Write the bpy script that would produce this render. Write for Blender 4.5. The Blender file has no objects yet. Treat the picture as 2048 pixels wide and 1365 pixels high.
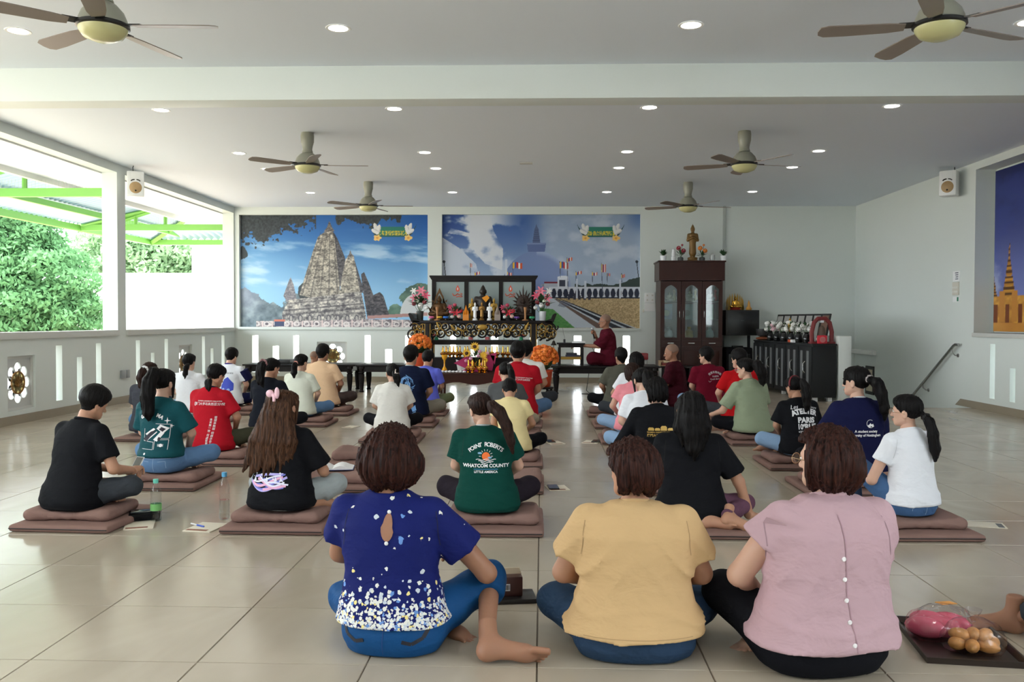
import bpy, bmesh, math, random
import numpy as np
from mathutils import Matrix, Vector
from mathutils.bvhtree import BVHTree

# ------------------------------------------------------------------ camera, world, sun, exposure
SC = bpy.context.scene
COL = SC.collection
PI = math.pi
F_PX, CAM_H, YAW, PITCH, ROLL = 1776.14, 1.2105, 3.35555e-2, 2.28977e-2, 2.4945e-3
_cd = bpy.data.cameras.new('camera')
_cd.sensor_fit = 'HORIZONTAL'; _cd.sensor_width = 36.0
_cd.lens = F_PX / 2048 * 36.0
_cd.clip_start = 0.05; _cd.clip_end = 200
CAM = bpy.data.objects.new('camera', _cd); COL.objects.link(CAM)
CAM.matrix_world = (Matrix.Translation((0, 0, CAM_H)) @ Matrix.Rotation(YAW, 4, 'Z')
                    @ Matrix.Rotation(PI / 2 - PITCH, 4, 'X') @ Matrix.Rotation(ROLL, 4, 'Z'))
SC.camera = CAM

WORLD = bpy.data.worlds.new('sky'); SC.world = WORLD; WORLD.use_nodes = True
_bg = WORLD.node_tree.nodes['Background']
_bg.inputs[0].default_value = (0.90, 0.96, 1.0, 1); _bg.inputs[1].default_value = 6.5
_sl = bpy.data.lights.new('sun', 'SUN'); _sl.energy = 7.0; _sl.angle = 0.03; _sl.color = (1, .96, .88)
SUN = bpy.data.objects.new('sun', _sl); COL.objects.link(SUN)
SUN.rotation_euler = (math.radians(28), math.radians(-14), math.radians(0))
SUN.location = (-12, 5, 12)
DOWNLIGHT_W = 6.5
vs = SC.view_settings
vs.view_transform = 'Standard'; vs.look = 'None'; vs.gamma = 1.0; vs.use_curve_mapping = False
vs.exposure = 0.56

RNG = np.random.default_rng(7)
random.seed(7)
import zlib
def khash(k): return zlib.crc32(k.encode()) & 0xffff

# ------------------------------------------------------------------ pixel -> place (for finding where a thing stands)
def ray(u, v):
    a, b = u - 1024, v - 682.5
    c, s = math.cos(ROLL), math.sin(ROLL)
    x, y = a * c + b * s, -a * s + b * c
    Y, Z = -y, F_PX
    up = Y * math.cos(PITCH) - Z * math.sin(PITCH); z = Y * math.sin(PITCH) + Z * math.cos(PITCH)
    return np.array([x * math.cos(YAW) - z * math.sin(YAW), x * math.sin(YAW) + z * math.cos(YAW), up])
def onz(u, v, z=0.0):
    d = ray(u, v); t = (z - CAM_H) / d[2]; return d * t + [0, 0, CAM_H]
def ony(u, v, y):
    d = ray(u, v); return d * (y / d[1]) + [0, 0, CAM_H]
def onx(u, v, x):
    d = ray(u, v); return d * (x / d[0]) + [0, 0, CAM_H]

# ------------------------------------------------------------------ materials
MATS = {}
def srgb(r, g, b):
    f = lambda c: (c / 255 / 12.92) if c / 255 <= .04045 else ((c / 255 + .055) / 1.055) ** 2.4
    return (f(r), f(g), f(b), 1.0)
def mat(name, col=(128, 128, 128), rough=.5, metal=0.0, spec=.5, bump=0.0, bscale=60, var=0.0, vscale=6,
        stretch=None, trans=0.0, sheen=0.0, emit=None, estr=0.0, coat=0.0, alpha=1.0, sss=0.0, lin=None, bdist=.02):
    if name in MATS: return MATS[name]
    m = bpy.data.materials.new(name); m.use_nodes = True
    nt = m.node_tree; b = nt.nodes['Principled BSDF']
    c = lin if lin else srgb(*col)
    b.inputs['Base Color'].default_value = c
    b.inputs['Roughness'].default_value = rough; b.inputs['Metallic'].default_value = metal
    b.inputs['Specular IOR Level'].default_value = spec
    b.inputs['Transmission Weight'].default_value = trans
    b.inputs['Sheen Weight'].default_value = sheen
    b.inputs['Coat Weight'].default_value = coat
    b.inputs['Alpha'].default_value = alpha
    if sss: b.inputs['Subsurface Weight'].default_value = sss; b.inputs['Subsurface Radius'].default_value = (.02, .008, .004); b.inputs['Subsurface Scale'].default_value = .6
    if emit: b.inputs['Emission Color'].default_value = srgb(*emit); b.inputs['Emission Strength'].default_value = estr
    if bump or var:
        tc = nt.nodes.new('ShaderNodeTexCoord'); mp = nt.nodes.new('ShaderNodeMapping')
        nt.links.new(tc.outputs['Object'], mp.inputs[0])
        if stretch: mp.inputs['Scale'].default_value = stretch
    if bump:
        n = nt.nodes.new('ShaderNodeTexNoise'); n.inputs['Scale'].default_value = bscale; n.inputs['Detail'].default_value = 4
        nt.links.new(mp.outputs[0], n.inputs['Vector'])
        bp = nt.nodes.new('ShaderNodeBump'); bp.inputs['Strength'].default_value = bump; bp.inputs['Distance'].default_value = bdist
        nt.links.new(n.outputs['Fac'], bp.inputs['Height']); nt.links.new(bp.outputs[0], b.inputs['Normal'])
    if var:
        n2 = nt.nodes.new('ShaderNodeTexNoise'); n2.inputs['Scale'].default_value = vscale; n2.inputs['Detail'].default_value = 5
        nt.links.new(mp.outputs[0], n2.inputs['Vector'])
        mx = nt.nodes.new('ShaderNodeMix'); mx.data_type = 'RGBA'
        mx.inputs['A'].default_value = tuple(min(1, x * (1 - var)) for x in c[:3]) + (1,)
        mx.inputs['B'].default_value = tuple(min(1, x * (1 + var)) for x in c[:3]) + (1,)
        nt.links.new(n2.outputs['Fac'], mx.inputs['Factor']); nt.links.new(mx.outputs['Result'], b.inputs['Base Color'])
    MATS[name] = m
    return m
def vcol_mat(name, rough=.5, spec=.3):
    if name in MATS: return MATS[name]
    m = bpy.data.materials.new(name); m.use_nodes = True; nt = m.node_tree
    a = nt.nodes.new('ShaderNodeVertexColor'); a.layer_name = 'print'
    b = nt.nodes['Principled BSDF']; b.inputs['Roughness'].default_value = rough; b.inputs['Specular IOR Level'].default_value = spec
    nt.links.new(a.outputs[0], b.inputs['Base Color']); MATS[name] = m
    return m
def glass_mat(name, col=(1, 1, 1), rough=0.02, clear=.8):
    """thin clear pane: mostly transparent plus a glossy reflection"""
    if name in MATS: return MATS[name]
    m = bpy.data.materials.new(name); m.use_nodes = True; nt = m.node_tree
    for n in list(nt.nodes):
        if n.type == 'BSDF_PRINCIPLED': nt.nodes.remove(n)
    o = [n for n in nt.nodes if n.type == 'OUTPUT_MATERIAL'][0]
    t = nt.nodes.new('ShaderNodeBsdfTransparent'); t.inputs[0].default_value = (*col, 1)
    g = nt.nodes.new('ShaderNodeBsdfGlossy'); g.inputs['Roughness'].default_value = rough
    fr = nt.nodes.new('ShaderNodeLayerWeight'); fr.inputs[0].default_value = .5
    pw = nt.nodes.new('ShaderNodeMath'); pw.operation = 'POWER'; pw.inputs[1].default_value = 3.0
    mx = nt.nodes.new('ShaderNodeMixShader'); ad = nt.nodes.new('ShaderNodeMath'); ad.operation = 'MULTIPLY_ADD'
    ad.inputs[1].default_value = .55; ad.inputs[2].default_value = max(.02, (1 - clear) * .2)
    ad.use_clamp = True
    nt.links.new(fr.outputs['Facing'], pw.inputs[0]); nt.links.new(pw.outputs[0], ad.inputs[0]); nt.links.new(ad.outputs[0], mx.inputs[0])
    nt.links.new(t.outputs[0], mx.inputs[1]); nt.links.new(g.outputs[0], mx.inputs[2]); nt.links.new(mx.outputs[0], o.inputs[0])
    MATS[name] = m
    return m
def translucent_mat(name, col, mixf=.5):
    if name in MATS: return MATS[name]
    m = bpy.data.materials.new(name); m.use_nodes = True; nt = m.node_tree
    for n in list(nt.nodes):
        if n.type == 'BSDF_PRINCIPLED': nt.nodes.remove(n)
    o = [n for n in nt.nodes if n.type == 'OUTPUT_MATERIAL'][0]
    d = nt.nodes.new('ShaderNodeBsdfDiffuse'); d.inputs[0].default_value = srgb(*col)
    t = nt.nodes.new('ShaderNodeBsdfTranslucent'); t.inputs[0].default_value = srgb(*col)
    mx = nt.nodes.new('ShaderNodeMixShader'); mx.inputs[0].default_value = mixf
    nt.links.new(d.outputs[0], mx.inputs[1]); nt.links.new(t.outputs[0], mx.inputs[2]); nt.links.new(mx.outputs[0], o.inputs[0])
    MATS[name] = m
    return m

# ------------------------------------------------------------------ mesh helpers
def link_mesh(name, me, material=None, parent=None, loc=None):
    o = bpy.data.objects.new(name, me); COL.objects.link(o)
    if material is not None and not me.materials: me.materials.append(material)
    if parent is not None: o.parent = parent
    if loc is not None: o.location = loc
    return o
def raw_mesh(name, V, Fq, smooth=True, sharp=None):
    me = bpy.data.meshes.new(name)
    V = np.asarray(V, np.float32); Fq = np.asarray(Fq, np.int32)
    n = Fq.shape[1]
    me.vertices.add(len(V)); me.vertices.foreach_set('co', V.ravel())
    me.loops.add(Fq.size); me.loops.foreach_set('vertex_index', Fq.ravel())
    me.polygons.add(len(Fq)); me.polygons.foreach_set('loop_start', np.arange(0, Fq.size, n, dtype=np.int32))
    me.update(calc_edges=True); me.validate()
    if smooth: me.polygons.foreach_set('use_smooth', np.ones(len(me.polygons), bool))
    if sharp: me.set_sharp_from_angle(angle=math.radians(sharp))
    return me
class MB:
    def __init__(s): s.v = []; s.f = []
    def add(s, vs_, fs):
        o = len(s.v); s.v += [tuple(map(float, p)) for p in vs_]; s.f += [[i + o for i in q] for q in fs]; return s
    def box(s, lo, hi, M=None):
        (a, b, c), (d, e, f) = lo, hi
        P = [(a, b, c), (d, b, c), (d, e, c), (a, e, c), (a, b, f), (d, b, f), (d, e, f), (a, e, f)]
        if M is not None: P = [tuple(M @ Vector(p)) for p in P]
        return s.add(P, [(0, 3, 2, 1), (4, 5, 6, 7), (0, 1, 5, 4), (1, 2, 6, 5), (2, 3, 7, 6), (3, 0, 4, 7)])
    def bbox(s, c, d, M=None):
        return s.box([c[i] - d[i] / 2 for i in range(3)], [c[i] + d[i] / 2 for i in range(3)], M)
    def rbox(s, lo, hi, r=.01, M=None):
        """box with chamfered vertical and horizontal edges"""
        bm = bmesh.new(); bmesh.ops.create_cube(bm, size=1)
        for v in bm.verts: v.co = Vector([lo[i] + (v.co[i] + .5) * (hi[i] - lo[i]) for i in range(3)])
        bmesh.ops.bevel(bm, geom=bm.edges[:], offset=r, segments=2, affect='EDGES', profile=.6)
        bm.verts.index_update()
        P = [(M @ v.co) if M is not None else v.co.copy() for v in bm.verts]
        s.add(P, [[v.index for v in f.verts] for f in bm.faces]); bm.free(); return s
    def lathe(s, prof, n=20, c=(0, 0, 0), M=None, cap=True, sx=1, sy=1):
        P = []; fs = []
        for r, z in prof:
            for k in range(n):
                a = 2 * PI * k / n
                p = Vector((c[0] + r * math.cos(a) * sx, c[1] + r * math.sin(a) * sy, c[2] + z)); P.append(M @ p if M is not None else p)
        for i in range(len(prof) - 1):
            for k in range(n): fs.append((i * n + k, i * n + (k + 1) % n, (i + 1) * n + (k + 1) % n, (i + 1) * n + k))
        if cap:
            if prof[0][0] > 1e-6: fs.append(list(range(n))[::-1])
            if prof[-1][0] > 1e-6: fs.append([(len(prof) - 1) * n + k for k in range(n)])
        return s.add(P, fs)
    def tube(s, pts, r, n=8, cap=True, closed=False):
        pts = [Vector(p) for p in pts]; rs = r if hasattr(r, '__len__') else [r] * len(pts)
        P = []; fs = []; m = len(pts); up = None
        for i, p in enumerate(pts):
            if closed: t = pts[(i + 1) % m] - pts[i - 1]
            else: t = (pts[min(i + 1, m - 1)] - pts[max(i - 1, 0)])
            t = t.normalized() if t.length > 1e-9 else Vector((0, 0, 1))
            if up is None: up = Vector((0, 0, 1)) if abs(t.z) < .9 else Vector((1, 0, 0))
            a = t.cross(up).normalized(); up = a.cross(t).normalized()
            for k in range(n):
                q = 2 * PI * k / n; P.append(p + rs[i] * (math.cos(q) * a + math.sin(q) * up))
        for i in range(m if closed else m - 1):
            j = (i + 1) % m
            for k in range(n): fs.append((i * n + k, j * n + k, j * n + (k + 1) % n, i * n + (k + 1) % n)[::-1])
        if cap and not closed: fs += [list(range(n)), [(m - 1) * n + k for k in range(n)][::-1]]
        return s.add(P, fs)
    def cyl(s, a, b, r, n=12, r2=None):
        return s.tube([a, b], [r, r if r2 is None else r2], n)
    def prism(s, poly, d0, d1, axis='y', M=None):
        """polygon in the other two axes, extruded along axis from d0 to d1"""
        k = len(poly); P = []
        for d in (d0, d1):
            for a, b in poly:
                p = {'y': (a, d, b), 'x': (d, a, b), 'z': (a, b, d)}[axis]; P.append(M @ Vector(p) if M is not None else p)
        fs = [list(range(k)), list(range(k, 2 * k))[::-1]] + [(i, (i + 1) % k, k + (i + 1) % k, k + i)[::-1] for i in range(k)]
        return s.add(P, fs)
    def ell(s, c, r, n=12, m=8, M=None):
        prof = [(max(1e-7, math.sin(PI * i / m)), -math.cos(PI * i / m)) for i in range(m + 1)]
        P = []; fs = []
        for rr, z in prof:
            for k in range(n):
                a = 2 * PI * k / n; p = Vector((rr * math.cos(a) * r[0], rr * math.sin(a) * r[1], z * r[2]))
                if M is not None: p = M @ p
                P.append(p + Vector(c))
        for i in range(m):
            for k in range(n): fs.append((i * n + k, i * n + (k + 1) % n, (i + 1) * n + (k + 1) % n, (i + 1) * n + k))
        return s.add(P, fs)
    def mesh(s, name, sharp=35, recalc=True):
        bm = bmesh.new()
        vs_ = [bm.verts.new(p) for p in s.v]
        for q in s.f:
            try: bm.faces.new([vs_[i] for i in q])
            except ValueError: pass
        bmesh.ops.remove_doubles(bm, verts=bm.verts[:], dist=1e-6)
        if recalc: bmesh.ops.recalc_face_normals(bm, faces=bm.faces[:])
        me = bpy.data.meshes.new(name); bm.to_mesh(me); bm.free()
        me.polygons.foreach_set('use_smooth', np.ones(len(me.polygons), bool)); me.set_sharp_from_angle(angle=math.radians(sharp))
        return me
    def build(s, name, material, parent=None, loc=None, sharp=35):
        return link_mesh(name, s.mesh(name, sharp), material, parent, loc)
def tag(o, label=None, cat=None, group=None, kind=None):
    if label: o['label'] = label
    if cat: o['category'] = cat
    if group: o['group'] = group
    if kind: o['kind'] = kind
    return o
def thing(name, label, cat, loc=(0, 0, 0), rz=0.0, group=None):
    o = bpy.data.objects.new(name, None); COL.objects.link(o); o.empty_display_size = .1
    o.location = loc; o.rotation_euler = (0, 0, rz)
    return tag(o, label, cat, group)
def struct(o): o['kind'] = 'structure'; return o
def dup(root, loc=None, rz=None, label=None, group=None, scale=None):
    def cp(o, par):
        c = o.copy(); COL.objects.link(c); c.parent = par
        for ch in o.children: cp(ch, c)
        return c
    r = cp(root, None)
    if loc is not None: r.location = loc
    if rz is not None: r.rotation_euler = (0, 0, rz)
    if scale is not None: r.scale = (scale,) * 3
    if label: r['label'] = label
    if group: r['group'] = group
    return r
# ================================================================== THE ROOM
XL, XR, YB, YF, HC = -6.08, 6.05, 17.4, -3.0, 3.44
M_wall = mat('white_wall_paint', (218, 224, 220), .55, bump=.04, bscale=90, var=.015, vscale=1.2)
M_ceil = mat('white_ceiling_paint', (226, 233, 242), .7, var=.01, vscale=.6)
M_ledge = mat('grey_white_ledge', (205, 205, 200), .45)
M_base = mat('tan_skirting_tile', (150, 138, 120), .25, var=.06, vscale=3)
M_grout = mat('dark_floor_grout', (120, 110, 98), .8)

def floor_mat():
    m = mat('beige_polished_tile', (178, 166, 149), .16, spec=.5)
    nt = m.node_tree; b = nt.nodes['Principled BSDF']
    tc = nt.nodes.new('ShaderNodeTexCoord'); ob = nt.nodes.new('ShaderNodeObjectInfo')
    n = nt.nodes.new('ShaderNodeTexNoise'); n.inputs['Scale'].default_value = 2.2; n.inputs['Detail'].default_value = 6
    n.inputs['Distortion'].default_value = 1.2
    nt.links.new(tc.outputs['Generated'], n.inputs['Vector'])
    g = nt.nodes.new('ShaderNodeNewGeometry')
    mp = nt.nodes.new('ShaderNodeMapping'); mp.inputs['Scale'].default_value = (1.1, .5, 1)
    nt.links.new(g.outputs['Position'], mp.inputs[0]); nt.links.new(mp.outputs[0], n.inputs['Vector'])
    add = nt.nodes.new('ShaderNodeMath'); add.operation = 'MULTIPLY_ADD'; add.inputs[1].default_value = .5
    nt.links.new(ob.outputs['Random'], add.inputs[0]); add.inputs[1].default_value = .22; nt.links.new(n.outputs['Fac'], add.inputs[2])
    r = nt.nodes.new('ShaderNodeValToRGB')
    r.color_ramp.elements[0].position = .35; r.color_ramp.elements[0].color = srgb(172, 160, 143)
    r.color_ramp.elements[1].position = 1.05; r.color_ramp.elements[1].color = srgb(190, 179, 162)
    nt.links.new(add.outputs[0], r.inputs[0]); nt.links.new(r.outputs[0], b.inputs['Base Color'])
    rr = nt.nodes.new('ShaderNodeMapRange'); rr.inputs['To Min'].default_value = .13; rr.inputs['To Max'].default_value = .24
    nt.links.new(n.outputs['Fac'], rr.inputs['Value']); nt.links.new(rr.outputs[0], b.inputs['Roughness'])
    return m
M_tile = floor_mat()

# floor: grout bed, then tiles of 0.6 m; the nearest 300 in view are single tiles
STX, STY = 4.655, 12.66           # the stairwell opening: x > STX, y > STY
TX0, TY0, TS = -0.0135, 3.0723, .6
fl = MB(); fl.box((XL, YF, -.15), (XR, STY, -.006)); fl.box((XL, STY, -.15), (STX, YB, -.006))
FLOOR = struct(fl.build('floor', M_grout))
tile_pos = []
for i in range(-12, 12):
    for j in range(-11, 26):
        x0, y0 = TX0 + i * TS, TY0 + j * TS
        x1, y1 = min(x0 + TS, XR), min(y0 + TS, YB); x0, y0 = max(x0, XL), max(y0, YF)
        if x1 - x0 < .02 or y1 - y0 < .02: continue
        if x0 > STX - .3 and y0 > STY - .05: continue
        if x1 > STX and y1 > STY and x0 <= STX - .3: x1 = STX
        if x0 >= STX - .3 and y1 > STY: y1 = STY
        tile_pos.append((x0, y0, x1, y1))
def in_view(t):
    x, y = (t[0] + t[2]) / 2, (t[1] + t[3]) / 2
    if y < 2.6: return False
    u = 1084 + F_PX * x / y
    return -330 < u < 2380
vis = sorted([t for t in tile_pos if in_view(t)], key=lambda t: t[1])
near = vis[:300]; rest = [t for t in tile_pos if t not in set(near)]
GAP = .002
def tile_mesh(w, d):
    b = MB(); e = .0015
    b.add([(0, 0, 0), (w, 0, 0), (w, d, 0), (0, d, 0), (e, e, .006), (w - e, e, .006), (w - e, d - e, .006), (e, d - e, .006)],
          [(4, 5, 6, 7), (0, 1, 5, 4), (1, 2, 6, 5), (2, 3, 7, 6), (3, 0, 4, 7)])
    m = b.mesh('tile', 20); m.materials.append(M_tile); return m
tcache = {}
for (a, b_, c, d) in near:
    k = (round(c - a, 3), round(d - b_, 3))
    if k not in tcache: tcache[k] = tile_mesh(k[0] - 2 * GAP, k[1] - 2 * GAP)
    link_mesh('floor_tile', tcache[k], None, FLOOR, (a + GAP, b_ + GAP, -.006))
rb = MB()
for (a, b_, c, d) in rest: rb.box((a + GAP, b_ + GAP, -.006), (c - GAP, d - GAP, 0))
tag(rb.build('floor_tiles_beyond', M_tile, FLOOR), kind='stuff')

def wall_holes(axis, p0, p1, rect, holes, name, material):
    """slab between planes p0 and p1 (axis 'x' or 'y'), rect (a0,z0,a1,z1), with rectangular holes cut right through"""
    A = sorted({rect[0], rect[2], *[h[0] for h in holes], *[h[2] for h in holes]})
    Z = sorted({rect[1], rect[3], *[h[1] for h in holes], *[h[3] for h in holes]})
    A = [a for a in A if rect[0] <= a <= rect[2]]; Z = [z for z in Z if rect[1] <= z <= rect[3]]
    solid = {}
    for i in range(len(A) - 1):
        for k in range(len(Z) - 1):
            ca, cz = (A[i] + A[i + 1]) / 2, (Z[k] + Z[k + 1]) / 2
            solid[i, k] = not any(h[0] < ca < h[2] and h[1] < cz < h[3] for h in holes)
    mb = MB()
    P = lambda d, a, z: (d, a, z) if axis == 'x' else (a, d, z)
    for (i, k), s in solid.items():
        if not s: continue
        a0, a1, z0, z1 = A[i], A[i + 1], Z[k], Z[k + 1]
        for d in (p0, p1): mb.add([P(d, a0, z0), P(d, a1, z0), P(d, a1, z1), P(d, a0, z1)], [(0, 1, 2, 3)])
        for (di, dk), e in {(-1, 0): ((a0, z0), (a0, z1)), (1, 0): ((a1, z0), (a1, z1)), (0, -1): ((a0, z0), (a1, z0)), (0, 1): ((a0, z1), (a1, z1))}.items():
            if not solid.get((i + di, k + dk), False):
                (q0, w0), (q1, w1) = e; mb.add([P(p0, q0, w0), P(p0, q1, w1), P(p1, q1, w1), P(p1, q0, w0)], [(0, 1, 2, 3)])
    return struct(mb.build(name, material, sharp=20))

# ---- left wall: parapet with slots, two openings, column between
LED = 1.05
lh = [(4.2, LED, 7.75, 3.32), (8.0, LED, 12.55, 3.32), (12.80, LED, 17.36, 3.32), (-2.5, LED, 3.9, 3.32)]
LOT_L = [(9.905, 10.46), (14.69, 15.245)]
for a, b_ in LOT_L: lh.append((a, .155, b_, .785))
for a, b_, z0, z1 in [(10.915, 11.06, .19, .885), (11.415, 11.545, .145, .72), (11.915, 12.055, .22, .888),
                      (13.11, 13.245, .23, .902), (13.62, 13.745, .145, .695), (14.12, 14.25, .22, .903),
                      (15.70, 15.84, .22, .915), (16.11, 16.25, .145, .688), (16.67, 16.825, .22, .918),
                      (8.3, 8.44, .22, .9), (8.8, 8.94, .145, .7), (9.3, 9.44, .22, .9)]:
    lh.append((a, z0, b_, z1))
wall_left = wall_holes('x', XL - .22, XL, (YF, 0, YB + .2, HC), lh, 'wall_left', M_wall)
tr = MB()
for a, b_ in [(8.0, 12.55), (12.80, 17.36), (4.2, 7.75)]: tr.rbox((XL - .26, a + .002, LED - .07), (XL + .03, b_ - .002, LED + .012), .008)
struct(tr.build('trim_1', M_ledge))

# ---- back wall: two niches for the murals, slots, lotus window
NICHE = [(-5.985, 1.075, -2.245, 3.29), (-1.965, 1.068, 1.915, 3.292)]
bh = list(NICHE)
def bslot(u0, u1, v0, v1):
    a, b_ = ony(u0, v0, YB), ony(u1, v1, YB); return (round(a[0], 3), round(max(.1, b_[2]), 3), round(b_[0], 3), round(a[2], 3))
for s_ in [(504, 517, 671, 745), (545, 558, 692, 745), (586, 598, 671, 745), (729, 741, 671, 745), (770, 784, 699, 745), (810, 823, 671, 745),
           (1148, 1163, 672, 736), (1190, 1204, 698, 745), (1246, 1260, 672, 745), (900, 912, 671, 745), (941, 953, 699, 745), (982, 996, 671, 745), (1060, 1074, 671, 745)]:
    bh.append(bslot(*s_))
lw0, lw1 = ony(634, 684, YB), ony(694, 742, YB)
LOT_B = (lw0[0], lw1[0], lw1[2], lw0[2]); bh.append((LOT_B[0], LOT_B[2], LOT_B[1], LOT_B[3]))
wall_back = wall_holes('y', YB, YB + .2, (XL - .22, -1.8, XR + .2, HC), bh, 'wall_back', M_wall)
tr = MB()
for a in NICHE: tr.rbox((a[0] - .02, YB - .035, a[1] - .055), (a[2] + .02, YB + .10, a[1] - .001), .008)
struct(tr.build('trim_2', M_wall))
# ---- right wall
RN = (4.0, 1.06, 12.66, 3.335)
rh = [RN, (-2.6, 1.06, 1.4, 3.3), (12.06, .178, 12.195, .915), (11.545, .177, 11.68, .615), (11.03, .178, 11.16, .915), (10.0, .178, 10.13, .915), (9.5, .177, 9.63, .615), (9, .178, 9.13, .915)]  # second hole: out of view, added to let fill light in from the right
wall_right = wall_holes('x', XR, XR + .45, (YF, -1.6, YB + .2, HC), rh, 'wall_right', M_wall)
tr = MB(); tr.rbox((XR - .03, 4.0, 1.0), (XR + .46, 12.66, 1.06), .008); struct(tr.build('trim_3', M_ledge))
struct(MB().box((XR + .28, 3.95, 1.0), (XR + .44, 12.72, 3.4)).build('wall_niche_backing', M_wall))  # plate behind the mural, added to block daylight leaking round its edges
# ---- ceiling and cross beam
cl = MB(); cl.box((XL - .3, YF, HC), (XR + .45, YB + .2, HC + .2))
ceiling = struct(cl.build('ceiling', M_ceil))
struct(MB().rbox((XL, 7.78, 3.148), (XR, 8.05, HC + .02), .004).build('trim_4', M_wall))
# unseen rear wall behind the camera, closed to cut light from behind
rw = MB(); rw.box((XL, YF - .2, 0), (XR, YF, HC)); struct(rw.build('wall_rear', M_wall))
# ---- skirting
def skirt(name, segs):
    mb = MB()
    for lo, hi in segs: mb.box(lo, hi)
    return struct(mb.build(name, M_base))
skirt('baseboard_left', [((XL, YF, 0), (XL + .014, YB, .10))])
skirt('baseboard_back', [((XL + .014, YB - .014, 0), (4.44, YB, .10))])
bb = MB(); bb.box((XR - .014, YF, 0), (XR, 12.66, .10)); bb.prism([(12.66, 0), (12.66, .1), (13.0, .1), (13.16, 0)], XR - .014, XR, 'x')
struct(bb.build('baseboard_right', M_base))
# ---- stairwell: half wall beside the sideboard, steps going down
struct(MB().rbox((4.47, 13.5, 0), (4.65, YB, .99), .006).build('wall_stair', M_wall))
st = thing('staircase', 'stairwell steps going down beside the right wall', 'stairs', (STX, STY, 0)); st['kind'] = 'structure'
for k in range(9):
    MB().rbox((0, .02 + k * .27, -.17 * (k + 1) - .15), (XR - STX, .32 + k * .27, -.17 * (k + 1)), .006).build('step', M_tile, st)
MB().box((-.02, 0, -1.7), (0, 4.7, -.006)).build('side_wall', M_wall, st)
MB().box((0, -.02, -1.7), (XR - STX, 0, -.006)).build('riser', M_base, st)
MB().box((0, 0, -1.75), (XR - STX, 4.7, -1.70)).build('landing', M_tile, st)

# ---- lotus windows
M_lframe = mat('grey_window_panel', (196, 198, 196), .4)
M_petal = translucent_mat('milky_petal_pane', (250, 252, 252), .75)
M_amber = translucent_mat('amber_pane', (252, 226, 160), .9)
M_ambl = mat('dark_gold_leading', (140, 98, 40), .5)
def petal_poly(cx, cz, a, L, w):
    pts = [(0, 0.0), (w * .75, L * .25), (w, L * .55), (w * .62, L * .82), (0, L), (-w * .62, L * .82), (-w, L * .55), (-w * .75, L * .25)]
    c, s = math.cos(a), math.sin(a)
    return [(cx + x * c + y * s, cz - x * s + y * c) for x, y in pts]
def lotus_window(name, size_w, size_h, M):
    """local frame: x along the wall, y into the wall, z up, centre at origin"""
    o = bpy.data.objects.new(name, None); COL.objects.link(o); o.matrix_world = M; o['kind'] = 'structure'
    w, h = size_w / 2, size_h / 2
    r = min(w, h) * .86; R0 = r * .52
    npt = 96; out = []; inn = []
    for k in range(npt):
        a = 2 * PI * k / npt
        c, s = math.sin(a), math.cos(a)
        t = min(w / max(abs(c), 1e-6), h / max(abs(s), 1e-6)); out.append((c * t, s * t))
        lob = abs(math.cos(a * 4)); ri = r * (.74 + .26 * lob ** .7); inn.append((c * ri, s * ri))
    pb = MB(); n = npt
    for y in (.0, .03):
        P = [(x, y, z) for x, z in out] + [(x, y, z) for x, z in inn]
        pb.add(P, [(k, (k + 1) % n, n + (k + 1) % n, n + k) for k in range(n)])
    pb.add([(x, 0, z) for x, z in inn] + [(x, .03, z) for x, z in inn], [(k, (k + 1) % n, n + (k + 1) % n, n + k) for k in range(n)])
    pb.build('panel', M_lframe, o)
    fr = MB()
    for lo, hi in [((-w, -.02, -h), (-w + .03, 0, h)), ((w - .03, -.02, -h), (w, 0, h)), ((-w + .03, -.02, h - .03), (w - .03, 0, h)), ((-w + .03, -.02, -h), (w - .03, 0, -h + .03))]: fr.box(lo, hi)
    fr.build('frame', M_ledge, o)
    for k in range(8):
        a = 2 * PI * k / 8
        MB().prism(petal_poly(0, 0, a, r * 1.02, r * .36), .012, .020).build('petal_pane', M_petal, o)
        a += PI / 8; q = (math.sin(a), math.cos(a))
        MB().tube([(q[0] * R0, .004, q[1] * R0), (q[0] * r * .82, .004, q[1] * r * .82)], .010, 6).build('bar', M_lframe, o)
    MB().lathe([(R0 + .012, -.004), (R0 + .012, .010), (R0 - .004, .010), (R0 - .004, -.004)], 32, M=Matrix.Rotation(PI / 2, 4, 'X'), cap=False).build('ring', M_ambl, o)
    d = MB().lathe([(.0001, 0), (R0, 0)], 32, cap=False, M=Matrix.Rotation(PI / 2, 4, 'X')).build('amber_disc', M_amber, o)
    for a, L, ww in [(0, .8, .16), (.38, .74, .15), (-.38, .74, .15), (.8, .66, .14), (-.8, .66, .14), (1.25, .55, .12), (-1.25, .55, .12)]:
        pl = petal_poly(0, -R0 * .35, a, R0 * L * 1.25, R0 * ww)
        MB().tube([(x, -.008, z) for x, z in pl], .004, 5, closed=True).build('lotus_line', M_ambl, d)
    return o
Rl = Matrix.Rotation(PI / 2, 4, 'Z')      # local x -> +Y ; local y -> -X (into the left wall)
for i, (a, b_) in enumerate(LOT_L):
    lotus_window('window_%d' % (i + 1), b_ - a, .63, Matrix.Translation((XL - .05, (a + b_) / 2, .47)) @ Rl)
lotus_window('window_3', LOT_B[1] - LOT_B[0], LOT_B[3] - LOT_B[2], Matrix.Translation(((LOT_B[0] + LOT_B[1]) / 2, YB + .05, (LOT_B[2] + LOT_B[3]) / 2)))
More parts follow.
